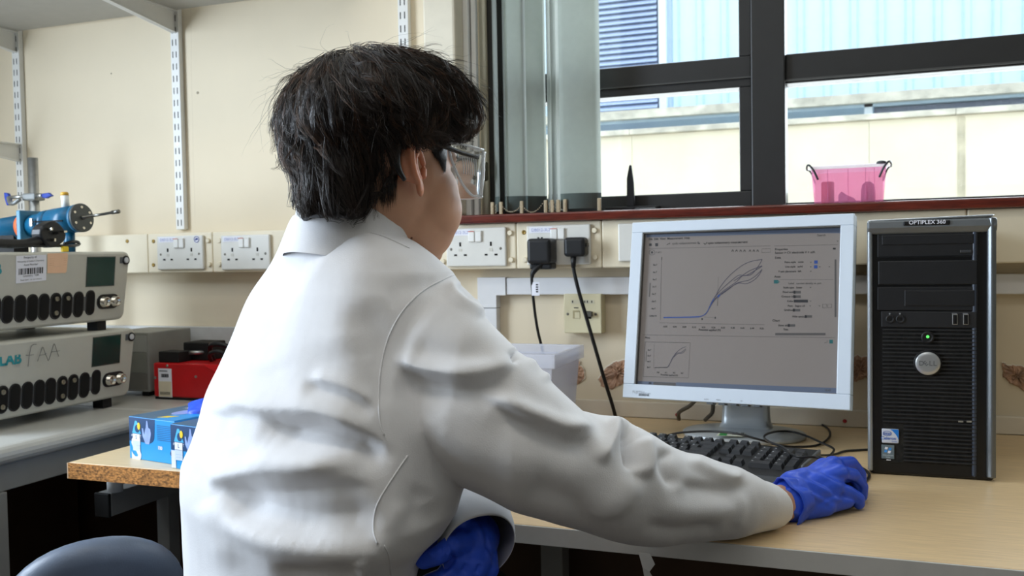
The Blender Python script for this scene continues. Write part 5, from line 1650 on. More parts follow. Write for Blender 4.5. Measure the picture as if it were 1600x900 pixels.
LEG = []
x0 = -hx + 0.009
y0 = KD / 2 - 0.016
rows = [y0, y0 - 0.026, y0 - 0.045, y0 - 0.064, y0 - 0.083, y0 - 0.102]
for i, x in enumerate([0, 2, 3, 4, 5, 6.5, 7.5, 8.5, 9.5, 11, 12, 13, 14]):
    key(x0 + (x + 0.5) * U, rows[0], 1, 0.9, 'F%d' % i if i else 'Esc')
for i in range(13):
    key(x0 + (i + 0.5) * U, rows[1], 1, 1, '`1234567890-='[i])
key(x0 + 14 * U, rows[1], 2)
key(x0 + 0.75 * U, rows[2], 1.5)
for i in range(12):
    key(x0 + (2.0 + i) * U, rows[2], 1, 1, 'QWERTYUIOP[]'[i])
key(x0 + 14.25 * U, rows[2], 1.5)
key(x0 + 0.875 * U, rows[3], 1.75)
for i in range(11):
    key(x0 + (2.25 + i) * U, rows[3], 1, 1, "ASDFGHJKL;'"[i])
key(x0 + 13.875 * U, rows[3], 2.25)
key(x0 + 1.125 * U, rows[4], 2.25)
for i in range(10):
    key(x0 + (2.75 + i) * U, rows[4], 1, 1, 'ZXCVBNM,./'[i])
key(x0 + 13.625 * U, rows[4], 2.75)
xx = 0.0
for w in (1.25, 1.25, 1.25, 6.25, 1.25, 1.25, 1.25, 1.25):
    key(x0 + (xx + w / 2) * U, rows[5], w)
    xx += w
nx = x0 + 15 * U + 0.006
for r_ in range(3):
    for c_ in range(3):
        key(nx + (c_ + 0.5) * U, rows[r_], 1, 0.9 if r_ == 0 else 1)
key(nx + 1.5 * U, rows[4])
for c_ in range(3):
    key(nx + (c_ + 0.5) * U, rows[5])
px_n = nx + 3 * U + 0.006
for r_ in range(1, 5):
    for c_ in range(3):
        key(px_n + (c_ + 0.5) * U, rows[r_], 1, 1, {1: 'N/*', 2: '789', 3: '456', 4: '123'}[r_][c_])
key(px_n + 1 * U, rows[5], 2, 1, '0')
key(px_n + 2.5 * U, rows[5], 1, 1, '.')
key(px_n + 3.5 * U, rows[1], 1, 1)
key(px_n + 3.5 * U, (rows[2] + rows[3]) / 2, 1, 2)
key(px_n + 3.5 * U, (rows[4] + rows[5]) / 2, 1, 2)
# printed legends of every key, joined: a few pixels each
lg = MB()
for s, x, y, z in LEG:
    lg.box(x - 0.0012 * len(s), x + 0.0012 * len(s), y - 0.0010, y + 0.0010, z - 0.0002, z + 0.0001)
lg.build('key_legend', M_LEG, kb, world=False, kind='stuff')

# ================================================================== mouse (under the gloved hand) and desk cables
mp_ = on_z(1310, 778, 0.755)
ms = thing('computer_mouse', 'black computer mouse under the gloved hand', 'mouse', (mp_[0], mp_[1], 0.7503), math.radians(-16))
vs, fs = [], []
prof = ((0.0, 0.94), (0.004, 1.0), (0.011, 0.98), (0.018, 0.86), (0.023, 0.62), (0.026, 0.30), (0.0265, 0.03))
for z, s in prof:
    for i in range(28):
        a = 2 * math.pi * i / 28
        vs.append((0.031 * s * math.copysign(abs(math.cos(a)) ** 0.8, math.cos(a)), 0.055 * s * math.copysign(abs(math.sin(a)) ** 0.85, math.sin(a)), z))
for j in range(len(prof) - 1):
    fs += [(j * 28 + i, j * 28 + (i + 1) % 28, (j + 1) * 28 + (i + 1) % 28, (j + 1) * 28 + i) for i in range(28)]
fs.append(tuple(range(28))[::-1])
MB().add(vs, fs, True).build('shell', M_BLACK, ms, world=False)
MB().cyl((-0.004, 0.032, 0.026), (0.004, 0.032, 0.026), 0.007, n=14).build('wheel', M_BLACKM, ms, world=False)


def desk_cable(name, label, pts, r=0.0021, lift=None, grp='cables lying on the desk'):
    P = []
    for i, p in enumerate(pts):
        z = 0.7503 + r + (p[2] if len(p) > 2 else 0.0)
        P.append(on_z(p[0], p[1], z))
    return tag(MB().tube(P, r, 7, True, 7).build(name, M_CABLE), label, 'cable', grp)


K = 0.031
desk_cable('keyboard_cable', 'thin black cable arching behind the keyboard across the monitor foot', [(1032, 685, 0.012), (1048, 679, 0.015), (1070, 675.5, 0.02), (1110, 674, 0.024), (1150, 677.5, 0.026), (1180, 685, 0.020), (1205, 692, 0.012), (1225, 697, 0.004), (1250, 698, 0), (1275, 696, 0), (1290, 689, 0), (1297, 679, 0), (1293, 669, 0), (1280, 662, 0), (1262, 659, 0), (1237, 661, 0)])
desk_cable('looped_cable', 'black cable looping over the keyboard\'s right end beside the monitor foot', [(1302, 716, 0.006), (1295, 718, 0.018), (1285, 716, 0.034), (1272, 714, 0.036), (1250, 714, 0.036), (1236, 709, 0.036), (1224, 699, 0.036), (1205, 692, 0.034), (1194, 684, 0.028), (1199, 678, 0.022), (1216, 674, 0.016), (1240, 675, 0.014), (1262, 682, 0.014), (1284, 692, 0.014), (1301, 700, 0.012), (1302, 706, 0.010), (1294, 714, 0.010), (1288, 719, 0.014)])
desk_cable('tower_cable', 'black cable running from the keyboard to the computer tower', [(1277, 711, 0.020), (1290, 711.5, 0.008), (1304, 710, 0.001), (1320, 705, 0), (1340, 703.5, 0), (1366, 702, 0)])
desk_cable('mouse_cable', 'short black mouse cable curling out beside the gloved fingertips', [(1330, 728, 0.004), (1345, 731, 0.002), (1355, 737, 0), (1358, 744, 0), (1352, 751, 0), (1342, 755, 0.002), (1325, 757, 0.006)], 0.0024)

# ================================================================== swivel chair (its backrest shows at the lower left)
chr_ = thing('swivel_chair', 'grey-blue swivel chair tucked towards the bench, only its backrest top showing', 'chair', (-0.42, 0.93, 0.0))

# the chair: an empty swivel chair whose backrest top shows beside the coat
def pad(center, ux, uz, un, w, h, t, n_exp=3.2, dish=0.02, N=40, M=12):
    """upholstered pad: superellipse outline in (ux, uz), thickness along un, dished front"""
    c, ux, uz, un = (np.array(q, float) for q in (center, ux, uz, un))
    vs, fs = [], []
    prof = []
    for j in range(M + 1):
        a = -math.pi / 2 + math.pi * j / M
        prof.append((math.sin(a) * t / 2, 1 - (1 - math.cos(a)) * t / 2 / (min(w, h) / 2)))
    rings = [(-t / 2, 0.02), (-t / 2, 0.5)] + prof + [(t / 2, 0.5), (t / 2, 0.02)]
    for d, s in rings:
        for i in range(N):
            a = 2 * math.pi * i / N
            ca, sa = math.cos(a), math.sin(a)
            x = w / 2 * s * math.copysign(abs(ca) ** (2 / n_exp), ca)
            z = h / 2 * s * math.copysign(abs(sa) ** (2 / n_exp), sa)
            vs.append(c + ux * x + uz * z + un * (d - dish * (1 - (x / (w / 2)) ** 2)))
    k = len(rings)
    for j in range(k - 1):
        fs += [(j * N + i, j * N + (i + 1) % N, (j + 1) * N + (i + 1) % N, (j + 1) * N + i) for i in range(N)]
    fs += [tuple(range(N))[::-1], tuple(range((k - 1) * N, k * N))]
    return MB().add(vs, fs, True)


CH = at(152, 829, 1.30)[:2]
R0 = np.array((math.cos(YAW), math.sin(YAW), 0.0))
F0 = np.array((-math.sin(YAW), math.cos(YAW), 0.0))
Z3 = np.array((0, 0, 1.0))
cn = (R0 * 0.50 - F0 * 0.866)
cn /= np.linalg.norm(cn)
cside = np.cross(Z3, cn)
lean = math.radians(14)
cu_ = Z3 * math.cos(lean) + cn * math.sin(lean)          # the seat is on the far side, the back leans towards the room
cnn = cn * math.cos(lean) - Z3 * math.sin(lean)
CH = CH - cn[:2] * 0.06
bc_ = np.array((CH[0], CH[1], 0.604))
chr_.matrix_world = Matrix.Translation((CH[0] - cn[0] * 0.20, CH[1] - cn[1] * 0.20, 0))
FRAME[id(chr_)] = Matrix.Translation((CH[0] - cn[0] * 0.20, CH[1] - cn[1] * 0.20, 0))
pad(bc_, cside, cu_, cnn, 0.255, 0.25, 0.05, 2.1, -0.022).build('backrest', M_CHAIR, chr_)
sc_ = np.array((CH[0] - cn[0] * 0.20, CH[1] - cn[1] * 0.20, 0.43))
pad(sc_, cside, cn, Z3, 0.42, 0.40, 0.06, 3.2, 0.0).build('seat', M_CHAIR, chr_)
MB().tube([bc_ + cnn * 0.03 - Z3 * 0.08, bc_ + cnn * 0.045 - Z3 * 0.14, bc_ + cnn * 0.03 - Z3 * 0.20, sc_ - Z3 * 0.035 + cn * 0.10, sc_ - Z3 * 0.04], 0.014, 8).build('back_arm', M_BLACKM, chr_)
MB().cyl(sc_ - Z3 * 0.03, (sc_[0], sc_[1], 0.09), 0.024, n=18).build('column', M_BLACKM, chr_)
for k in range(5):
    a = 2 * math.pi * k / 5 + 0.3
    d = np.array((math.cos(a), math.sin(a), 0))
    q = np.array((sc_[0], sc_[1], 0.095))
    MB().tube([q, q + d * 0.12 - Z3 * 0.01, q + d * 0.24 - Z3 * 0.035], [0.020, 0.016, 0.012], 8).build('foot_arm', M_BLACKM, chr_)
    w_ = q + d * 0.24
    MB().cyl((w_[0] - d[1] * 0.015, w_[1] + d[0] * 0.015, 0.027), (w_[0] + d[1] * 0.015, w_[1] - d[0] * 0.015, 0.027), 0.027, n=16).build('castor', M_BLACKM, chr_)

# ================================================================== the person
def smoothstep(t):
    t = np.clip(t, 0, 1)
    return t * t * (3 - 2 * t)


def ellipsoid(c, ax, n=20, m=14):
    """ax: three semi-axis vectors"""
    c = np.array(c, float)
    ax = [np.array(a, float) for a in ax]
    vs, fs = [c - ax[2]], []
    for j in range(1, m):
        t = -math.pi / 2 + math.pi * j / m
        for i in range(n):
            a = 2 * math.pi * i / n
            vs.append(c + ax[0] * math.cos(t) * math.cos(a) + ax[1] * math.cos(t) * math.sin(a) + ax[2] * math.sin(t))
    vs.append(c + ax[2])
    for i in range(n):
        fs.append((0, 1 + (i + 1) % n, 1 + i))
    for j in range(m - 2):
        b = 1 + j * n
        fs += [(b + i, b + (i + 1) % n, b + n + (i + 1) % n, b + n + i) for i in range(n)]
    b = 1 + (m - 2) * n
    fs += [(b + i, b + (i + 1) % n, len(vs) - 1) for i in range(n)]
    return vs, fs


def capsule(p0, p1, r0, r1, n=18, k=5):
    p0, p1 = np.array(p0, float), np.array(p1, float)
    t = p1 - p0
    L = np.linalg.norm(t)
    prof = [(-r0 * math.cos(a), r0 * math.sin(a)) for a in [math.pi / 2 * (i + 0.15) / (k + 0.15) for i in range(k + 1)]]
    prof += [(L + r1 * math.sin(a), r1 * math.cos(a)) for a in [math.pi / 2 * i / (k + 0.15) for i in range(k + 1)]]
    m = MB().lathe(p0, t, prof, n)
    return m.v, m.f


def ringloft(rings):
    """list of rings (equal counts) -> closed solid"""
    n = len(rings[0])
    vs = [p for r in rings for p in r]
    fs = []
    for j in range(len(rings) - 1):
        fs += [(j * n + i, j * n + (i + 1) % n, (j + 1) * n + (i + 1) % n, (j + 1) * n + i) for i in range(n)]
    fs += [tuple(range(n))[::-1], tuple(range((len(rings) - 1) * n, len(rings) * n))]
    return vs, fs


def fuse(parts, voxel, smooth_it=6, factor=0.5):
    """union of closed solids by voxel remesh, then relaxed -> (V, quads)"""
    m = MB()
    for vs, fs in parts:
        m.add(vs, fs)
    me = m.mesh('fuse')
    bm = bmesh.new()
    bm.from_mesh(me)
    bmesh.ops.recalc_face_normals(bm, faces=bm.faces)
    bm.to_mesh(me)
    bm.free()
    o = bpy.data.objects.new('fuse', me)
    COL.objects.link(o)
    r = o.modifiers.new('r', 'REMESH')
    r.mode, r.voxel_size = 'VOXEL', voxel
    if smooth_it:
        s = o.modifiers.new('s', 'SMOOTH')
        s.iterations, s.factor = smooth_it, factor
    dg = bpy.context.evaluated_depsgraph_get()
    ev = bpy.data.meshes.new_from_object(o.evaluated_get(dg))
    bpy.data.objects.remove(o)
    V = np.zeros(len(ev.vertices) * 3)
    ev.vertices.foreach_get('co', V)
    return ev, V.reshape(-1, 3)


def normals_of(me):
    N = np.zeros(len(me.vertices) * 3)
    me.vertices.foreach_get('normal', N)
    return N.reshape(-1, 3)


def set_co(me, V):
    me.vertices.foreach_set('co', V.ravel())
    me.update()


def seg_dist(X, Y, pts):
    """pixel distance to a polyline and position along it (0..1)"""
    P = np.array(catmull([np.array(p[:2], float) for p in pts], 4)) if len(pts) > 2 else np.array([p[:2] for p in pts], float)
    best = np.full(len(X), 1e9)
    par = np.zeros(len(X))
    side = np.zeros(len(X))
    n = len(P) - 1
    for i in range(n):
        d = P[i + 1] - P[i]
        L2 = d @ d + 1e-9
        t = np.clip(((X - P[i][0]) * d[0] + (Y - P[i][1]) * d[1]) / L2, 0, 1)
        q = np.hypot(X - P[i][0] - t * d[0], Y - P[i][1] - t * d[1])
        m = q < best
        best[m] = q[m]
        par[m] = ((i + t) / n)[m]
        side[m] = (d[0] * (Y - P[i][1]) - d[1] * (X - P[i][0]))[m]
    return best, par, side


def strokes(me, V, LIST, face=True):
    """raise (+) or sink (-) soft folds drawn along polylines on the side that faces the room"""
    N = normals_of(me)
    x, y, z = proj(V)
    view = V - CAM
    view /= np.linalg.norm(view, axis=1)[:, None]
    fac = smoothstep((-(N * view).sum(1) + 0.25) / 0.4) if face else 1.0
    disp = np.zeros(len(V))
    for pts, amp, w in LIST:
        d, t, sd_ = seg_dist(x, y, pts)
        if isinstance(w, tuple):                       # (width above the line, width below it)
            w = np.where(sd_ > 0, w[1], w[0])
        taper = smoothstep(np.minimum(t, 1 - t) / 0.22 + 0.05)
        disp += amp * np.exp(-(d / w) ** 2) * taper
    V2 = V + N * (disp * fac)[:, None]
    set_co(me, V2)
    return V2


def finish(me, name, m, parent):
    me.name = name
    me.materials.clear()
    me.materials.append(m)
    me.polygons.foreach_set('use_smooth', [True] * len(me.polygons))
    if parent is not None and id(parent) in FRAME:
        me.transform(FRAME[id(parent)].inverted())
    o = bpy.data.objects.new(name, me)
    COL.objects.link(o)
    if parent is not None:
        o.parent = parent
        FRAME[id(o)] = FRAME[id(parent)]
    KEEP.append(o)
    return o


PHI = math.radians(42)                                # how far the person is turned away from a pure profile
G = math.cos(PHI) * R0 + math.sin(PHI) * F0           # the way the body faces
S = math.sin(PHI) * R0 - math.cos(PHI) * F0           # towards the person's right hand

M_SKIN = mat('skin', '#c99b80', 0.48, var=0.05, vscale=40, sss=0.12, bump=0.06, bscale=900)
M_COAT = mat('white_cotton', '#d9d9dc', 0.85, var=0.015, vscale=60, bump=0.35, bscale=650, sheen=0.15, bump_dist=0.0006)
M_HAIR = mat('black_hair', '#14100e', 0.38, var=0.35, vscale=60, spec=0.45)
M_TROUSER = mat('dark_slate_cloth', '#3c444c', 0.85, var=0.06, vscale=80, bump=0.3, bscale=500)

person = thing('person', 'person in a white lab coat, blue gloves and safety glasses, hand on the mouse', 'person', (-0.50, 1.02, 0.0))

# ---- head frame
HC = at(588, 262, 1.10)
hp = math.radians(6)
HG = G * math.cos(hp) - Z3 * math.sin(hp)
HZ = Z3 * math.cos(hp) + G * math.sin(hp)


def H(x, s, z):
    """head coordinates: x forward, s to the person's right, z up"""
    return HC + HG * x + S * s + HZ * z


def Hell(x, s, z, rx, rs, rz):
    return ellipsoid(H(x, s, z), (HG * rx, S * rs, HZ * rz), 28, 20)


NB = at(566, 420, 1.115)                                # base of the neck
body = [Hell(-0.010, 0, 0.038, 0.096, 0.074, 0.082), Hell(0.036, 0, -0.015, 0.060, 0.066, 0.090), Hell(0.012, 0, -0.035, 0.070, 0.066, 0.065),
        Hell(0.034, 0, -0.068, 0.058, 0.059, 0.050), Hell(0.074, 0, -0.092, 0.026, 0.030, 0.022),
        Hell(0.096, 0, -0.022, 0.016, 0.013, 0.024), Hell(0.076, 0, 0.022, 0.022, 0.052, 0.018), Hell(0.086, 0, -0.060, 0.014, 0.026, 0.008), Hell(0.084, 0, -0.069, 0.014, 0.022, 0.007)]
for sg in (-1, 1):
    body += [Hell(0.058, sg * 0.041, -0.046, 0.037, 0.031, 0.042), Hell(0.054, sg * 0.037, -0.028, 0.038, 0.031, 0.042), Hell(0.050, sg * 0.035, -0.062, 0.042, 0.031, 0.046)]
body += [capsule(H(-0.022, 0, -0.030), NB, 0.053, 0.055), capsule(H(0.004, 0, -0.070), NB + G * 0.02, 0.048, 0.050)]
# trunk, arms and wrists inside the clothes
HIP = at(478, 905, 1.13)
CHEST = at(540, 560, 1.12)
RSH = at(662, 530, 1.065)
RELB = at(955, 770, 1.075)
RWR = at(1206, 789, 1.232)
LSH = at(470, 490, 1.235)
LELB = at(655, 700, 1.36)
LWR = at(742, 838, 1.085)
body += [capsule(NB, CHEST, 0.052, 0.085), capsule(CHEST, HIP, 0.085, 0.095), capsule(CHEST, RSH, 0.07, 0.040), capsule(CHEST, LSH, 0.07, 0.045)]
body += [capsule(RSH, RELB, 0.040, 0.034), capsule(RELB, RWR, 0.034, 0.0250), capsule(RWR, at(1234, 784, 1.245), 0.0250, 0.0245), capsule(LSH, LELB, 0.036, 0.028), capsule(LELB, LWR, 0.028, 0.023)]
body_me, BV = fuse(body, 0.0026, 10)
body_o = finish(body_me, 'body', M_SKIN, person)

# ---- ear: cupped shell with helix, antihelix and lobe
def ear(sgn):
    parts = []
    E0 = H(0.005, sgn * 0.071, -0.005)
    back = (HG * -0.55 + S * sgn * 0.83)               # the shell stands off the head towards the back
    back /= np.linalg.norm(back)
    upv = HZ * 0.985 - HG * 0.17
    upv /= np.linalg.norm(upv)
    e = lambda b, u, o=0.0: E0 + back * b * 0.9 + upv * u * 0.80 + HG * o * 0.95
    rim = [e(0.002, 0.008, 0.013), e(0.006, 0.022, 0.009), e(0.013, 0.0320, 0.004), e(0.0215, 0.0315, 0.000), e(0.0275, 0.021, -0.003), e(0.0275, 0.006, -0.004), e(0.0235, -0.009, -0.002), e(0.0175, -0.021, 0.002), e(0.012, -0.029, 0.004)]
    R = catmull(rim, 5)
    for a, b in zip(R[:-1], R[1:]):
        parts.append(capsule(a, b, 0.0036, 0.0036, 10, 3))
    # the shell from the rim back to the head, bulging behind
    for t in np.linspace(0.12, 0.92, 16):
        q = R[int(t * (len(R) - 1))]
        u = (q - E0) @ upv / 0.80
        root = e(-0.002, u * 0.62, -0.020)
        mid = (q + root) / 2 - HG * 0.002
        parts.append(capsule(q, mid, 0.0030, 0.0042, 10, 3))
        parts.append(capsule(mid, root, 0.0042, 0.0050, 10, 3))
    parts.append(ellipsoid(e(0.006, 0.001, -0.014), (back * 0.012, HG * 0.010, upv * 0.019), 16, 12))
    anti = catmull([e(0.010, 0.018, 0.004), e(0.018, 0.012, 0.001), e(0.0195, 0.001, 0.000), e(0.0155, -0.011, 0.003), e(0.010, -0.016, 0.006)], 5)
    for a, b in zip(anti[:-1], anti[1:]):
        parts.append(capsule(a, b, 0.0032, 0.0032, 10, 3))
    parts.append(capsule(e(0.002, -0.002, 0.013), e(0.005, -0.011, 0.012), 0.0042, 0.0038, 10, 3))
    parts.append(ellipsoid(e(0.0105, -0.0285, 0.005), (back * 0.0085, HG * 0.0058, upv * 0.0110), 14, 10))
    me, V = fuse(parts, 0.0012, 5)
    return finish(me, 'ear', M_EAR, person)


M_EAR = mat('ear_skin', '#c98a6c', 0.45, var=0.06, vscale=60, sss=0.35)
ear(1)
ear(-1)
# eyes and brows on the hidden side of the face
for sg in (-1, 1):
    vs, fs = ellipsoid(H(0.083, sg * 0.032, 0.003), (HG * 0.012, S * 0.013, HZ * 0.011), 16, 12)
    eye = MB().add(vs, fs, True).build('eye', mat('eye_white', '#dcd8d2', 0.25), person)
    vs, fs = ellipsoid(H(0.0935, sg * 0.032, 0.003), (HG * 0.002, S * 0.0055, HZ * 0.0055), 14, 10)
    MB().add(vs, fs, True).build('iris', mat('dark_iris', '#20140e', 0.2), eye)
    MB().tube([H(0.089, sg * 0.016, 0.022), H(0.092, sg * 0.032, 0.027), H(0.082, sg * 0.050, 0.021)], [0.003, 0.0035, 0.0015], 6).build('eyebrow', M_HAIR, person)
MB().tube([H(0.094, -0.022, -0.064), H(0.0995, 0, -0.0645), H(0.094, 0.022, -0.064)], [0.001, 0.0022, 0.001], 6).build('mouth', mat('lip', '#9a5f52', 0.4), person)
# mole on the cheek
SKIN_BVH = BVHTree.FromPolygons([tuple(v) for v in BV], [tuple(p.vertices) for p in body_me.polygons])


def hit(bvh, px_, py_, off=0.0):
    d = Vector(ray(px_, py_))
    d.normalize()
    q, n, i, l = bvh.ray_cast(Vector(CAM), d)
    return None if q is None else (np.array(q) + np.array(n) * off)


q = hit(SKIN_BVH, 643, 372)
if q is not None:
    vs, fs = ellipsoid(q, (R0 * 0.0014, F0 * 0.0014, Z3 * 0.0014), 8, 6)
    MB().add(vs, fs, True).build('mole', mat('mole_brown', '#6a3f30', 0.6), person)

# ---- lab coat: trunk from level sections (photo rows), shoulder axis S, depth axis G
TROWS = [(333, 456, 550, 1.13), (345, 448, 590, 1.125), (360, 440, 622, 1.12), (380, 428, 655, 1.12), (400, 416, 682, 1.12), (425, 402, 708, 1.12), (455, 386, 722, 1.12), (500, 362, 732, 1.125),
         (560, 334, 734, 1.12), (620, 310, 733, 1.115), (680, 289, 729, 1.11), (735, 274, 724, 1.105), (775, 270, 716, 1.10), (812, 272, 694, 1.10), (832, 274, 674, 1.10), (850, 276, 662, 1.10), (885, 280, 656, 1.10),
         (930, 282, 656, 1.10), (1000, 285, 662, 1.10), (1080, 290, 668, 1.10)]


def trunk_ring(yy, xl, xr, D, N=56):
    c = at((xl + xr) / 2, yy, D)
    hw = (xr - xl) / 2 * D / FPX
    kr = 0.66
    a = hw / math.sqrt(math.sin(PHI) ** 2 + (kr * math.cos(PHI)) ** 2)
    b = a * kr
    out = []
    for i in range(N):
        t = 2 * math.pi * i / N
        ct, st = math.cos(t), math.sin(t)
        ex = 0.92
        out.append(c + S * a * math.copysign(abs(ct) ** ex, ct) + G * b * math.copysign(abs(st) ** ex, st))
    return out


coat_parts = [ringloft([trunk_ring(*r) for r in TROWS])]
# right sleeve: photo outline pairs (upper edge, lower edge, camera depth, half thickness)
SLV = [((660, 420), (560, 590), 1.10, 0.065), ((700, 426), (588, 650), 1.06, 0.076), ((735, 460), (635, 708), 1.035, 0.080), ((752, 492), (712, 750), 1.02, 0.080), ((802, 545), (800, 794), 1.015, 0.077),
       ((856, 590), (865, 817), 1.02, 0.073), ((905, 640), (930, 836), 1.035, 0.068), ((962, 652), (985, 850), 1.06, 0.064), ((1008, 682), (1050, 852), 1.095, 0.060), ((1056, 702), (1108, 846), 1.13, 0.056),
       ((1112, 720), (1150, 839), 1.16, 0.052), ((1160, 735), (1180, 832), 1.19, 0.048), ((1184, 747), (1193, 829), 1.208, 0.046), ((1188, 749), (1196, 828), 1.213, 0.046), ((1191, 751), (1199, 826), 1.216, 0.044)]


def sleeve_rings(tab, N=40):
    cs = [(at(*t, D) + at(*b, D)) / 2 for t, b, D, h in tab]
    out = []
    for i, (t, b, D, h) in enumerate(tab):
        v = (at(*t, D) - at(*b, D)) / 2
        tg = cs[min(i + 1, len(cs) - 1)] - cs[max(i - 1, 0)]
        w = np.cross(tg, v)
        w = w / np.linalg.norm(w) * h
        out.append([cs[i] + v * math.cos(2 * math.pi * k / N) + w * math.sin(2 * math.pi * k / N) for k in range(N)])
    return out


coat_parts.append(ringloft(sleeve_rings(SLV)))
coat_me, CV = fuse(coat_parts, 0.0034, 5)
FOLDS = [
    # trunk
    ([(340, 640), (375, 634), (412, 640), (470, 641), (530, 655), (592, 684)], 0.008, (30, 8)), ([(405, 652), (440, 662), (500, 664), (560, 684), (605, 706)], -0.010, (9, 36)), ([(418, 662), (480, 674), (550, 692), (620, 722)], -0.011, (13, 30)),
    ([(380, 712), (430, 722), (490, 724), (540, 716), (585, 700)], 0.006, (18, 22)),
    ([(322, 755), (350, 746), (400, 738), (480, 736), (545, 722)], 0.007, (26, 9)), ([(332, 764), (372, 768), (440, 768), (520, 762), (590, 768)], -0.010, (11, 40)), ([(345, 772), (400, 792), (470, 808), (540, 808), (600, 800)], -0.015, (24, 30)), ([(335, 772), (350, 796), (376, 822), (430, 845), (510, 857), (580, 857), (630, 848)], 0.011, (13, 24)),
    ([(352, 640), (350, 668), (358, 700)], -0.006, 16), ([(285, 690), (296, 760), (325, 830), (365, 895)], 0.005, (20, 26)), ([(420, 885), (490, 893), (540, 884), (556, 905)], -0.007, (10, 26)), ([(556, 868), (566, 880), (566, 905)], 0.005, 8),
    ([(470, 598), (530, 618), (588, 650)], -0.005, (8, 16)), ([(480, 588), (540, 604), (590, 628)], 0.005, (16, 8)), ([(640, 780), (600, 830), (585, 850)], 0.003, 14), ([(668, 760), (650, 800), (700, 806)], -0.004, 22),
    ([(600, 470), (640, 450), (690, 440)], -0.003, 18), ([(470, 420), (520, 470), (545, 560)], 0.004, 50), ([(420, 560), (440, 620), (430, 690)], -0.003, 28), ([(560, 470), (590, 560), (580, 640)], -0.004, 26),
    # right sleeve
    ([(612, 556), (650, 574), (713, 585), (770, 580), (806, 567)], 0.009, (20, 8)), ([(620, 580), (680, 602), (750, 606), (800, 590)], -0.009, (8, 30)), ([(640, 540), (700, 556), (770, 548)], -0.004, 20),
    ([(750, 606), (800, 636), (850, 656), (890, 670), (938, 662)], 0.010, (18, 8)), ([(770, 632), (830, 666), (890, 690), (935, 684)], -0.009, (8, 28)), ([(700, 432), (712, 462), (735, 480), (757, 496)], 0.007, 9), ([(720, 440), (745, 470)], -0.006, 9),
    ([(798, 548), (806, 570)], -0.008, 8), ([(820, 560), (850, 572), (862, 596)], 0.007, 10), ([(976, 658), (983, 700), (988, 738)], -0.014, (12, 8)), ([(962, 650), (958, 680), (935, 725)], 0.010, 12), ([(1004, 682), (1012, 712), (1005, 748)], 0.009, (10, 16)),
    ([(1000, 745), (960, 790), (905, 800)], 0.007, (14, 24)), ([(1040, 700), (1036, 730), (1055, 765)], -0.007, 11), ([(1070, 712), (1120, 740), (1165, 752)], 0.008, (14, 9)), ([(1060, 756), (1120, 764), (1180, 758)], -0.007, (8, 18)), ([(1020, 790), (1090, 800), (1160, 790)], 0.005, 16),
    ([(1000, 822), (1070, 828), (1130, 820)], -0.006, 13), ([(640, 640), (700, 690), (780, 720), (850, 750)], 0.005, 30), ([(1150, 735), (1160, 790), (1150, 830)], 0.003, 10), ([(820, 760), (880, 780), (940, 815)], -0.006, 22),
]
CV = strokes(coat_me, CV, FOLDS)
# gentle irregular drape so that no area is perfectly smooth
rgd = np.random.default_rng(21)
N_ = normals_of(coat_me)
dd = np.zeros(len(CV))
for _ in range(26):
    kv = rgd.normal(0, 1, 3) * rgd.uniform(14, 45)
    dd += np.sin(CV @ kv + rgd.uniform(0, 6.28)) * 0.00045
CV = CV + N_ * dd[:, None]
set_co(coat_me, CV)
COAT_BVH = BVHTree.FromPolygons([tuple(v) for v in CV], [tuple(p.vertices) for p in coat_me.polygons])
coat = finish(coat_me, 'lab_coat', M_COAT, person)


def seam(pts, r=0.0010, name='seam'):
    P = []
    for x, y in catmull([np.array(p, float) for p in pts], 6):
        q = hit(COAT_BVH, x, y, 0.0002)
        if q is not None:
            P.append(q)
    if len(P) > 3:
        MB().tube(P, r, 6, False).build(name, M_COAT, coat)


seam([(712, 428), (690, 438), (660, 455), (630, 485), (608, 525), (596, 570), (592, 620), (594, 660), (600, 680)])
seam([(637, 712), (618, 740), (596, 775), (586, 800), (584, 830), (590, 850)])
seam([(600, 852), (608, 870), (611, 898)], 0.0008)
seam([(460, 348), (500, 352), (550, 358), (595, 368), (640, 388)], 0.0007)

# collar band
def collar():
    cen = at(562, 352, 1.105)
    N = 48
    rings = []
    for off, dz, sc in ((0.0, -0.062, 1.24), (0.0, -0.024, 1.05), (0.0, 0.0, 0.99), (0.0, 0.004, 0.965), (-0.004, 0.002, 0.94), (-0.004, -0.034, 1.02)):
        ring = []
        for i in range(N):
            t = 2 * math.pi * i / N
            p = cen + G * 0.074 * sc * math.cos(t) + S * 0.070 * sc * math.sin(t) + Z3 * (dz - 0.027 * math.cos(t) + 0.004)
            ring.append(p)
        rings.append(ring)
    vs = [p for r in rings for p in r]
    fs = []
    for j in range(len(rings) - 1):
        fs += [(j * N + i, j * N + (i + 1) % N, (j + 1) * N + (i + 1) % N, (j + 1) * N + i) for i in range(N)]
    return MB().add(vs, fs, True).build('collar', M_COAT, coat)


collar()
# dark shirt neck inside the collar
cen = at(568, 356, 1.105)
MB().tube([cen + G * 0.066 * math.cos(t) + S * 0.060 * math.sin(t) + Z3 * (-0.004 - 0.026 * math.cos(t)) for t in np.linspace(0, 2 * math.pi, 25)], 0.004, 8, False).build('shirt_collar', mat('black_shirt', '#17181b', 0.8), person)

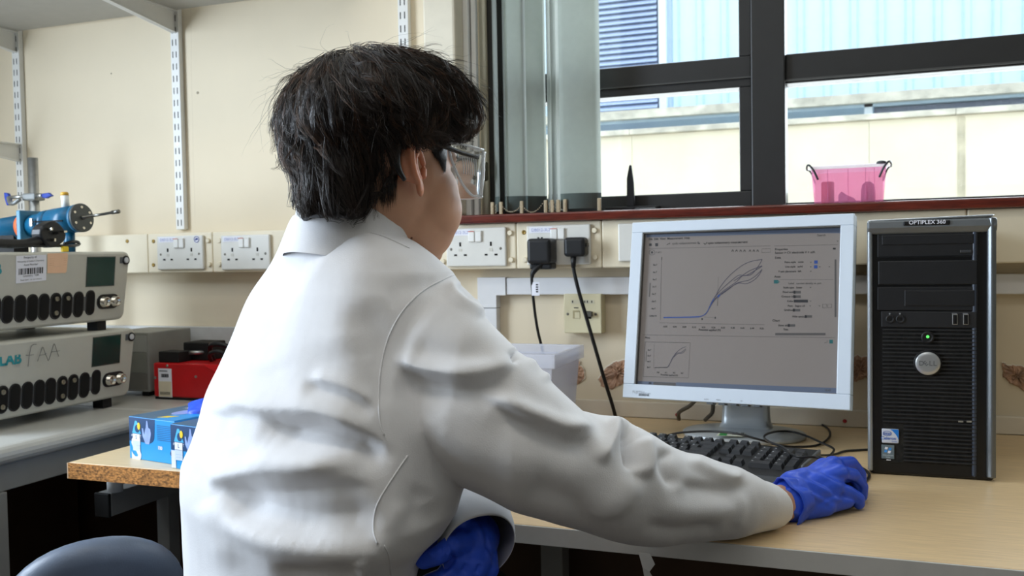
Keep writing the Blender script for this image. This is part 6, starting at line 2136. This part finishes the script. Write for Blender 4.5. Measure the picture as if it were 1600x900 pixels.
# ---- left sleeve: open cuff in the lap, lined inside
LS = [(at(748, 858, 1.035), 0.0450, 0.0450), (at(745, 838, 1.065), 0.0465, 0.0480), (at(735, 812, 1.11), 0.050, 0.050), (at(702, 778, 1.20), 0.056, 0.056), (LELB, 0.064, 0.062), (at(560, 610, 1.32), 0.07, 0.07), (at(480, 520, 1.25), 0.07, 0.07)]
lrings_o, lrings_i = [], []
for i, (c, ra_, rb_) in enumerate(LS):
    tg = LS[min(i + 1, len(LS) - 1)][0] - LS[max(i - 1, 0)][0]
    tg = tg / np.linalg.norm(tg)
    if i == 0:
        tg = tg * 0.75 + np.array(FW) * 0.1 - R0 * 0.32 + Z3 * 0.2
        tg /= np.linalg.norm(tg)
    a = np.cross(tg, Z3)
    a /= np.linalg.norm(a)
    b = np.cross(a, tg)
    ring = lambda s: [c + a * ra_ * s * math.cos(2 * math.pi * k / 40) + b * rb_ * s * math.sin(2 * math.pi * k / 40) * (1 + 0.03 * math.sin(6 * math.pi * k / 40)) for k in range(40)]
    lrings_o.append(ring(1.0))
    lrings_i.append(ring(0.965))
rr = lrings_i[::-1] + lrings_o
n = 40
fs = []
for j in range(len(rr) - 1):
    fs += [(j * n + i, j * n + (i + 1) % n, (j + 1) * n + (i + 1) % n, (j + 1) * n + i) for i in range(n)]
ls = MB().add([p for r in rr for p in r], fs, True).build('sleeve', M_COAT, coat)
hem = []
for k in range(41):
    hem.append(np.array(lrings_o[0][k % 40]) * 0.62 + np.array(lrings_o[1][k % 40]) * 0.38)
sm = ls.modifiers.new('sub', 'SUBSURF')
sm.levels = sm.render_levels = 1

# ---- gloves
def chain(pts, rs):
    return [capsule(pts[i], pts[i + 1], rs[i], rs[i + 1], 14, 4) for i in range(len(pts) - 1)]


A = lambda *t: at(*t)
gl = []
W0, W1 = A(1236, 783, 1.246), A(1242, 780, 1.248)
K1, K2, K3, K4 = A(1288, 731, 1.335), A(1302, 729, 1.315), A(1310, 741, 1.29), A(1302, 764, 1.268)
for kk, r in ((K1, 0.0150), (K2, 0.0155), (K3, 0.0150), (K4, 0.0150)):
    gl += [capsule(W1, kk, 0.024, r)]
gl += [capsule(W0, W1, 0.0285, 0.027), capsule(A(1234, 796, 1.246), A(1288, 788, 1.257), 0.0185, 0.0165), capsule(A(1288, 788, 1.257), K4, 0.016, 0.0145), capsule(A(1240, 760, 1.265), A(1285, 745, 1.31), 0.022, 0.018)]
gl += [capsule(A(1288, 787, 1.260), A(1322, 782, 1.272), 0.0150, 0.0115)]
gl += chain([K1, A(1316, 724, 1.362), A(1336, 740, 1.378), A(1339, 758, 1.383)], [0.0130, 0.0105, 0.0098, 0.0088])
gl += chain([K2, A(1329, 724, 1.337), A(1343, 741, 1.348), A(1345, 765, 1.352)], [0.0132, 0.0108, 0.0100, 0.0088])
gl += chain([K3, A(1333, 743, 1.305), A(1346, 760, 1.313), A(1346, 775, 1.317)], [0.0130, 0.0105, 0.0098, 0.0088])
gl += chain([K4, A(1326, 769, 1.274), A(1341, 779, 1.279), A(1342, 787, 1.283)], [0.0125, 0.0098, 0.0092, 0.0084])
gl += chain([A(1245, 765, 1.285), A(1272, 752, 1.345), A(1298, 752, 1.375)], [0.018, 0.0125, 0.010])
g_me, GV = fuse(gl, 0.0017, 7)
GV = strokes(g_me, GV, [
    ([(1215, 770), (1250, 765), (1300, 790)], 0.0022, 4), ([(1230, 745), (1270, 755), (1308, 776)], 0.0024, 4), ([(1245, 732), (1285, 745), (1320, 765)], 0.0022, 4), ([(1240, 755), (1280, 772), (1310, 790)], -0.0020, 5),
    ([(1215, 785), (1240, 800), (1260, 806)], 0.0018, 4), ([(1255, 745), (1290, 760), (1315, 780)], -0.0020, 4), ([(1270, 728), (1300, 742), (1330, 750)], -0.0018, 4), ([(1212, 795), (1222, 812)], 0.0020, 3.5), ([(1222, 775), (1232, 800), (1240, 815)], -0.0018, 4),
    ([(1285, 790), (1300, 780), (1318, 783)], 0.0018, 3.5), ([(1262, 780), (1285, 785), (1300, 797)], -0.0016, 4), ([(1210, 760), (1225, 770), (1232, 785)], 0.002, 3.5), ([(1318, 752), (1335, 757), (1348, 768)], -0.003, 4), ([(1312, 772), (1330, 778), (1346, 786)], -0.002, 3)])
glove_r = finish(g_me, 'glove', M_GLOVE, person)
# loose rolled cuff of the glove
cu = []
cc, ctg = A(1230, 784, 1.244), (A(1232, 782, 1.243) - A(1200, 791, 1.228))
ctg = ctg / np.linalg.norm(ctg)
ca_ = np.cross(ctg, Z3)
ca_ /= np.linalg.norm(ca_)
cb_ = np.cross(ca_, ctg)
rgc = np.random.default_rng(4)
rings = []
for s, rad in ((0.020, 0.0268), (0.010, 0.0300), (0.002, 0.0325), (-0.004, 0.0335), (-0.005, 0.0322), (0.000, 0.0305), (0.010, 0.0278)):
    rings.append([cc + ctg * (s + 0.0035 * math.sin(3 * t + 1)) + (ca_ * math.cos(t) + cb_ * math.sin(t) * 1.02) * (rad + 0.0013 * math.sin(5 * t) + 0.0009 * math.sin(9 * t + 2)) for t in np.linspace(0, 2 * math.pi, 48, endpoint=False)])
fs = []
for j in range(len(rings) - 1):
    fs += [(j * 48 + i, j * 48 + (i + 1) % 48, (j + 1) * 48 + (i + 1) % 48, (j + 1) * 48 + i) for i in range(48)]
MB().add([p for r in rings for p in r], fs, True).build('cuff', M_GLOVE, glove_r)
# left glove in the lap
gl = []
w0, w1 = A(744, 838, 1.10), A(738, 850, 1.065)
gl += [capsule(w0, w1, 0.029, 0.029), capsule(w1, A(738, 882, 1.045), 0.029, 0.021), capsule(w1, A(718, 876, 1.04), 0.027, 0.019), capsule(A(752, 850, 1.07), A(761, 889, 1.055), 0.018, 0.014), capsule(w1, A(716, 822, 1.06), 0.026, 0.014)]
gl += chain([A(722, 850, 1.045), A(706, 853, 1.022), A(684, 868, 1.014), A(662, 876, 1.02)], [0.018, 0.0125, 0.0108, 0.0098])
gl += chain([A(716, 820, 1.06), A(694, 826, 1.055), A(675, 840, 1.055), A(661, 860, 1.06)], [0.0140, 0.0098, 0.0088, 0.0082])
gl += chain([A(714, 882, 1.04), A(694, 903, 1.03), A(676, 908, 1.04), A(660, 914, 1.05)], [0.0150, 0.0118, 0.0105, 0.0095])
gl += chain([A(734, 888, 1.04), A(714, 915, 1.03), A(692, 926, 1.045), A(672, 931, 1.055)], [0.0150, 0.0118, 0.0105, 0.0095])
gl += chain([A(757, 889, 1.055), A(742, 918, 1.045), A(722, 935, 1.055), A(705, 942, 1.06)], [0.0140, 0.0112, 0.0100, 0.0090])
l_me, LV = fuse(gl, 0.0017, 6)
LV = strokes(l_me, LV, [([(700, 850), (702, 862), (698, 870)], 0.002, 2.5), ([(692, 852), (694, 862), (691, 872)], 0.002, 2.5), ([(684, 857), (686, 866)], 0.0018, 2.5), ([(672, 863), (675, 872)], 0.0016, 2.5), ([(715, 800), (745, 820), (760, 850)], 0.002, 5),
                        ([(735, 800), (755, 825), (765, 870)], -0.002, 4), ([(710, 860), (705, 880), (690, 892)], -0.004, 4), ([(730, 880), (722, 895)], -0.003, 4), ([(750, 880), (745, 898)], -0.003, 4), ([(760, 855), (768, 890)], 0.0015, 3), ([(700, 815), (720, 820), (735, 835)], -0.002, 4)])
finish(l_me, 'glove', M_GLOVE, person)

# ---- trousers and shoes, mostly below the frame
SEATZ = 0.60
hipc = np.array((*at(478, 905, 1.12)[:2], SEATZ + 0.08))
tp = [capsule(hipc + S * 0.09, hipc - S * 0.09, 0.085, 0.085)]
for sg in (-1, 1):
    h0 = hipc + S * 0.09 * sg
    kn = h0 + G * 0.40 + S * 0.06 * sg
    kn[2] = 0.545
    an = kn + G * 0.02
    an[2] = 0.115
    tp += [capsule(h0, kn, 0.080, 0.062), capsule(kn, an, 0.060, 0.045)]
    sh_ = [ellipsoid(an + G * 0.055 + np.array((0, 0, -0.075)), (G * 0.13, S * 0.045, Z3 * 0.038), 20, 12), capsule(an, an + np.array((0, 0, -0.06)), 0.042, 0.040)]
    sm_, _v = fuse(sh_, 0.006, 3)
    finish(sm_, 'shoe', M_BLACK, person)
t_me, TV = fuse(tp, 0.007, 5)
finish(t_me, 'trousers', M_TROUSER, person)
st = thing('lab_stool', 'lab stool under the seated person, hidden by the white coat', 'stool', (hipc[0], hipc[1], 0))
pad((hipc[0], hipc[1], SEATZ - 0.03), R0, F0, Z3, 0.36, 0.36, 0.05, 2.2, 0.0).build('seat', M_BLACKM, st)
MB().cyl((hipc[0], hipc[1], SEATZ - 0.05), (hipc[0], hipc[1], 0.06), 0.025, n=18).build('column', M_STEEL, st)
for k in range(5):
    a = 2 * math.pi * k / 5
    MB().tube([(hipc[0], hipc[1], 0.07), (hipc[0] + 0.13 * math.cos(a), hipc[1] + 0.13 * math.sin(a), 0.045), (hipc[0] + 0.24 * math.cos(a), hipc[1] + 0.24 * math.sin(a), 0.012)], 0.012, 8).build('foot_arm', M_BLACKM, st)

# ---- hair: a body of hair plus many strands combed over it
HROWS = [(82, 572, 616), (89, 540, 653), (100, 509, 687), (116, 484, 714), (138, 463, 735), (160, 450, 746), (185, 443, 749), (205, 442, 742), (220, 446, 720), (234, 452, 666), (250, 462, 623), (270, 474, 611), (290, 481, 606), (310, 482, 603), (328, 481, 600), (345, 484, 594)]


def hair_ring(yy, xl, xr, N=56):
    lo = smoothstep((yy - 200) / 62.0)                  # below the ears only the back of the head carries hair
    D = 1.105
    c = at((xl + xr) / 2, yy, D)
    hw = (xr - xl) / 2 * D / FPX - 0.006
    kr = 1.10
    a = hw / math.sqrt(math.sin(PHI) ** 2 + (kr * math.cos(PHI)) ** 2)
    out = []
    for i in range(N):
        t = 2 * math.pi * i / N
        p = c + S * a * math.cos(t) + G * a * kr * math.sin(t)
        ct, st_ = math.cos(t), math.sin(t)
        q = c + R0 * hw * math.copysign(abs(ct) ** 0.42, ct) + F0 * (0.094 if st_ < 0 else 0.075) * math.copysign(abs(st_) ** 0.42, st_)
        # match the starting angle of both ring kinds
        t2 = t + (math.pi / 2 - PHI)
        p = c + S * a * math.cos(t2 + 0) + G * a * kr * math.sin(t2 + 0)
        out.append(p * (1 - lo) + q * lo)
    return out


hair_me, HV = fuse([ringloft([hair_ring(*r) for r in HROWS])], 0.004, 6)
Nh = normals_of(hair_me)
dd = np.zeros(len(HV))
rgh = np.random.default_rng(8)
ang = np.arctan2((HV - HC) @ G, (HV - HC) @ S)
for k in (7, 11, 17, 23, 31):
    dd += np.sin(ang * k + rgh.uniform(0, 6.28) + (HV[:, 2] - HC[2]) * rgh.uniform(-18, 18)) * 0.010 / k ** 0.8
topw = smoothstep((HC[2] + 0.13 - HV[:, 2]) / 0.05)
HV = HV + Nh * (dd * topw)[:, None]
set_co(hair_me, HV)
HBVH = BVHTree.FromPolygons([tuple(v) for v in HV], [tuple(p.vertices) for p in hair_me.polygons])
hair = finish(hair_me, 'hair', M_HAIR, person)

CROWN = at(583, 72, 1.10)


def low_edge(x):
    """photo row at which the hair ends, per column: nape, behind the ear, over the ear, fringe"""
    return float(np.interp(x, [430, 462, 480, 520, 560, 598, 610, 619, 631, 665, 690, 705, 730, 756], [262, 328, 340, 348, 338, 338, 306, 264, 234, 227, 227, 219, 213, 190]))


def make_strands(n_guides, per, seed, lift_rng, len_rng, curl, rad, spread, ymax=250, only=None, wave=0.004):
    rg = np.random.default_rng(seed)
    out = []
    tries = made = 0
    nv = len(HV)
    while made < n_guides and tries < n_guides * 40:
        tries += 1
        p = HV[rg.integers(nv)]
        x, y, z = proj(p)
        if y > ymax or (only and not only(x, y)):
            continue
        made += 1
        L = rg.uniform(*len_rng)
        steps = 14
        h = L / steps
        lift0, lift1 = rg.uniform(0.0005, 0.004), rg.uniform(*lift_rng)
        ph, fr_ = rg.uniform(0, 6.28), rg.uniform(0.4, 1.2)
        amp = wave * rg.uniform(0.2, 1.6)
        cur = rg.normal(0, curl)
        hook = rg.normal(0, 0.8) if rg.random() < 0.4 else 0.0
        pos = np.array(p, float)
        P = []
        free = stop = False
        vel = None
        jit = rg.normal(0, 5)
        for k in range(steps + 1):
            t = k / steps
            if stop:
                P.append(P[-1] + vel * 0.0002)
                continue
            if not free:
                q, nn, ii, dist = HBVH.find_nearest(Vector(pos))
                q, nn = np.array(q), np.array(nn)
                out_dir = pos - CROWN
                out_dir[2] = 0
                out_dir /= (np.linalg.norm(out_dir) + 1e-6)
                swirl = 0.45 + 0.5 * math.sin(ph) + cur * t + hook * max(0, t - 0.55) * 4
                d = -Z3 * 0.85 + out_dir * 0.55 + np.cross(Z3, out_dir) * swirl * 0.6 + G * 0.12
                d = d - nn * (d @ nn)
                d /= (np.linalg.norm(d) + 1e-6)
                sidev = np.cross(nn, d)
                pos = q + nn * (lift0 + (lift1 - lift0) * t ** 1.7)
                P.append(pos + (sidev * math.sin(ph + 6.28 * fr_ * t) + nn * 0.5 * math.cos(ph + 6.28 * fr_ * t)) * amp * t)
                vel = d * 0.75 + (vel * 0.25 if vel is not None else 0)
                if nn[2] < -0.55:
                    free = True
                pos = pos + vel * h
            else:
                vel = vel * 0.8 + np.array((0, 0, -0.2)) + rg.normal(0, 0.04, 3)
                vel /= np.linalg.norm(vel)
                P.append(pos.copy())
                pos = pos + vel * h * 0.6
            xx, yy, zz = proj(pos)
            if yy > low_edge(xx) + jit:
                stop = True
        P = np.array(P)
        for j in range(per):
            o0 = rg.normal(0, spread, 3)
            tt = np.linspace(0, 1, len(P))[:, None]
            out.append((P + o0 * (1 - 0.75 * tt ** 1.5) + rg.normal(0, 0.00025, P.shape), rad * rg.uniform(0.7, 1.25)))
    return out


def strands_mesh(name, ST, m, parent):
    n = len(ST[0][0])
    T = len(ST)
    P = np.array([s[0] for s in ST])
    R_ = np.array([s[1] for s in ST])
    tan = np.gradient(P, axis=1)
    tan /= (np.linalg.norm(tan, axis=2, keepdims=True) + 1e-9)
    a = np.cross(tan, np.array((0.3, 0.5, 0.81)))
    a /= (np.linalg.norm(a, axis=2, keepdims=True) + 1e-9)
    b = np.cross(tan, a)
    tp = (1 - np.linspace(0, 1, n) ** 2.2 * 0.85)[None, :, None] * R_[:, None, None]
    V = np.stack([P + (a * math.cos(q) + b * math.sin(q)) * tp for q in (0, 2.094, 4.189)], axis=2).reshape(-1, 3)
    base = (np.arange(T) * n * 3)[:, None, None, None] + (np.arange(n - 1) * 3)[None, :, None, None]
    quad = np.array([[[k, (k + 1) % 3, 3 + (k + 1) % 3, 3 + k] for k in range(3)]])
    Fq = (base + quad[None]).reshape(-1, 4)
    inv = np.array(FRAME[id(parent)].inverted())
    V = V @ inv[:3, :3].T + inv[:3, 3]
    me = bpy.data.meshes.new(name)
    me.vertices.add(len(V))
    me.vertices.foreach_set('co', V.ravel())
    me.loops.add(len(Fq) * 4)
    me.loops.foreach_set('vertex_index', Fq.ravel().astype(np.int32))
    me.polygons.add(len(Fq))
    me.polygons.foreach_set('loop_start', (np.arange(len(Fq)) * 4).astype(np.int32))
    me.polygons.foreach_set('use_smooth', np.ones(len(Fq), bool))
    me.update(calc_edges=True)
    me.materials.append(m)
    o = bpy.data.objects.new(name, me)
    COL.objects.link(o)
    o.parent = parent
    o['kind'] = 'stuff'
    FRAME[id(o)] = FRAME[id(parent)]
    KEEP.append(o)
    return o


M_STRAND = mat('hair_strand', '#2a201b', 0.38, var=0.5, vscale=45, spec=0.7)
M_STRANDB = mat('brown_hair_strand', '#5c4231', 0.38, var=0.4, vscale=45, spec=0.7)
ST = make_strands(560, 11, 31, (0.002, 0.012), (0.06, 0.15), 0.5, 0.00032, 0.0030, 240)
ST += make_strands(260, 10, 32, (0.001, 0.006), (0.04, 0.10), 0.3, 0.00030, 0.0028, 325, lambda x, y: y > 205)
ST += make_strands(230, 10, 33, (0.008, 0.020), (0.05, 0.12), 1.0, 0.00028, 0.0034, 200, None, 0.010)
ST += make_strands(150, 1, 34, (0.02, 0.05), (0.05, 0.13), 1.0, 0.00017, 0.001, 125, None, 0.012)
ST += make_strands(60, 9, 36, (0.010, 0.022), (0.04, 0.08), 0.8, 0.00028, 0.0024, 195, lambda x, y: x > 690, 0.006)
ST += make_strands(150, 10, 37, (0.002, 0.008), (0.13, 0.20), 0.3, 0.00030, 0.0032, 215, lambda x, y: y > 130 and x < 625, 0.006)
strands_mesh('hair_strands', ST, M_STRAND, hair)
strands_mesh('brown_strands', make_strands(260, 8, 35, (0.005, 0.017), (0.05, 0.12), 0.8, 0.00028, 0.0026, 215, None, 0.009), M_STRANDB, hair)
# sideburn in front of the ear and wisps at the nape, laid on the skin
sb = []
rg = np.random.default_rng(9)
for i in range(900):
    u = rg.uniform(0, 1)
    x0, x1 = 668 + 31 * u, 673 + 25 * u
    y1 = float(np.interp(u, [0, 0.45, 0.8, 1], [235, 250, 268, 258])) + rg.normal(0, 2.5)
    P = []
    for t in np.linspace(0, 1, 12):
        q = hit(SKIN_BVH, x0 + (x1 - x0) * t, 208 + (y1 - 208) * t, 0.0022 * (1.5 - t) + rg.uniform(0, 0.0008))
        if q is None:
            break
        P.append(q)
    if len(P) == 12:
        sb.append((np.array(P), 0.0005))
for i in range(240):
    u = rg.uniform(0, 1)
    x0 = 560 + 62 * u
    y0 = 300 - 55 * max(0, u - 0.55) / 0.45
    x1 = x0 + rg.normal(-3, 4)
    y1 = 322 + 10 * math.sin(u * 9) - 22 * max(0, u - 0.6) / 0.4 + rg.normal(0, 6)
    P = []
    for t in np.linspace(0, 1, 12):
        q = hit(SKIN_BVH, x0 + (x1 - x0) * t, y0 + (y1 - y0) * t, 0.0035 * (1.2 - t) + rg.uniform(0, 0.0006))
        if q is None:
            break
        P.append(q)
    if len(P) == 12:
        sb.append((np.array(P), 0.0004))
if sb:
    strands_mesh('fine_hair', sb, M_STRAND, hair)

# ---- safety glasses: clear wrap-round shield with black temples
glasses = bpy.data.objects.new('safety_glasses', None)
COL.objects.link(glasses)
glasses.parent = person
glasses['label'] = 'clear wrap-round safety glasses with black temples'
FRAME[id(glasses)] = FRAME[id(person)]
KEEP.append(glasses)
M_LENS = pane_mat('clear_lens', (0.94, 0.96, 0.97, 1), 0.10, 0.03)
M_RIMC = clear_plastic('clear_rim_plastic', (0.93, 0.95, 0.97, 1), 0.6, lin('#f2f5f8'), 0.08)


def lens_pt(t, z, out=0.0):
    """t from -1 (left) to 1 (right) round the front"""
    s = 0.078 * math.copysign(min(1.0, abs(t) * 1.08), t)
    x = 0.118 - 0.020 * abs(t) ** 3.0
    return H(x + out, s, z - 0.004 * abs(t))


K_ = 24
vs, fs = [], []
for th in (0.0, 0.0022):
    for j, z in enumerate((0.030, 0.012, -0.006, -0.022)):
        for i in range(K_ + 1):
            vs.append(lens_pt(-1 + 2 * i / K_, z, -th))
row = K_ + 1
for L_ in (0, 4 * row):
    for j in range(3):
        fs += [(L_ + j * row + i, L_ + j * row + i + 1, L_ + (j + 1) * row + i + 1, L_ + (j + 1) * row + i) for i in range(K_)]
MB().add(vs, fs, True).build('front_shield', M_LENS, glasses)
MB().tube([lens_pt(-1 + 2 * i / K_, 0.031) for i in range(K_ + 1)], 0.0018, 6, False).build('brow_bar', M_RIMC, glasses)
MB().tube([lens_pt(-1 + 2 * i / K_, -0.022) for i in range(K_ + 1)], 0.0014, 6, False).build('lower_rim', M_RIMC, glasses)
for sg in (-1, 1):
    q = lambda x, z, o=0.0: H(x, sg * (0.0785 + o), z)
    side = [q(0.046, 0.024), q(0.050, 0.030), q(0.099, 0.027), q(0.098, -0.024), q(0.086, -0.026), q(0.072, -0.016), q(0.056, 0.002)]
    MB().prism(side, S * sg * 0.0018).build('side_shield', M_LENS, glasses)
    for pts, r in (([q(0.047, 0.022), q(0.053, 0.008), q(0.070, -0.015), q(0.086, -0.0265), q(0.099, -0.0245)], 0.0016), ([q(0.099, -0.025), q(0.1005, 0.0), q(0.099, 0.028)], 0.0022), ([q(0.047, 0.031), q(0.075, 0.031), q(0.099, 0.030)], 0.0018)):
        MB().tube(pts, r, 6, True, 4).build('clear_rim', M_RIMC, glasses)
    for i in range(7):
        x = 0.066 + i * 0.0034
        MB().tube([q(x, 0.017, 0.002), q(x + 0.002, 0.006, 0.002), q(x + 0.003, -0.003, 0.002)], 0.0006, 5).build('vent_rib', M_RIMC, glasses)
    arm = MB()
    arm.tube([q(-0.012, 0.0255, 0.003), q(0.010, 0.026, 0.004), q(0.040, 0.0235, 0.003), q(0.066, 0.021, 0.001), q(0.092, 0.020, -0.001)], [0.0022, 0.0026, 0.0028, 0.0026, 0.0024], 8)
    arm.build('temple', M_BLACK, glasses)
    MB().tube([q(-0.010, 0.026, 0.003), q(-0.024, 0.016, 0.006), q(-0.031, 0.003, 0.009), q(-0.029, -0.012, 0.009), q(-0.019, -0.024, 0.009)], [0.0022, 0.0028, 0.0038, 0.0040, 0.0024], 8).build('ear_hook', M_BLACK, glasses)
u_ = H(0.060, 0.0812, 0.0295)
text('lettering', 'UNI', 0.006, M_INK, glasses, basis(H(0.066, 0.0812, 0.0275), HG, HZ), world=True, bold=0.0002)
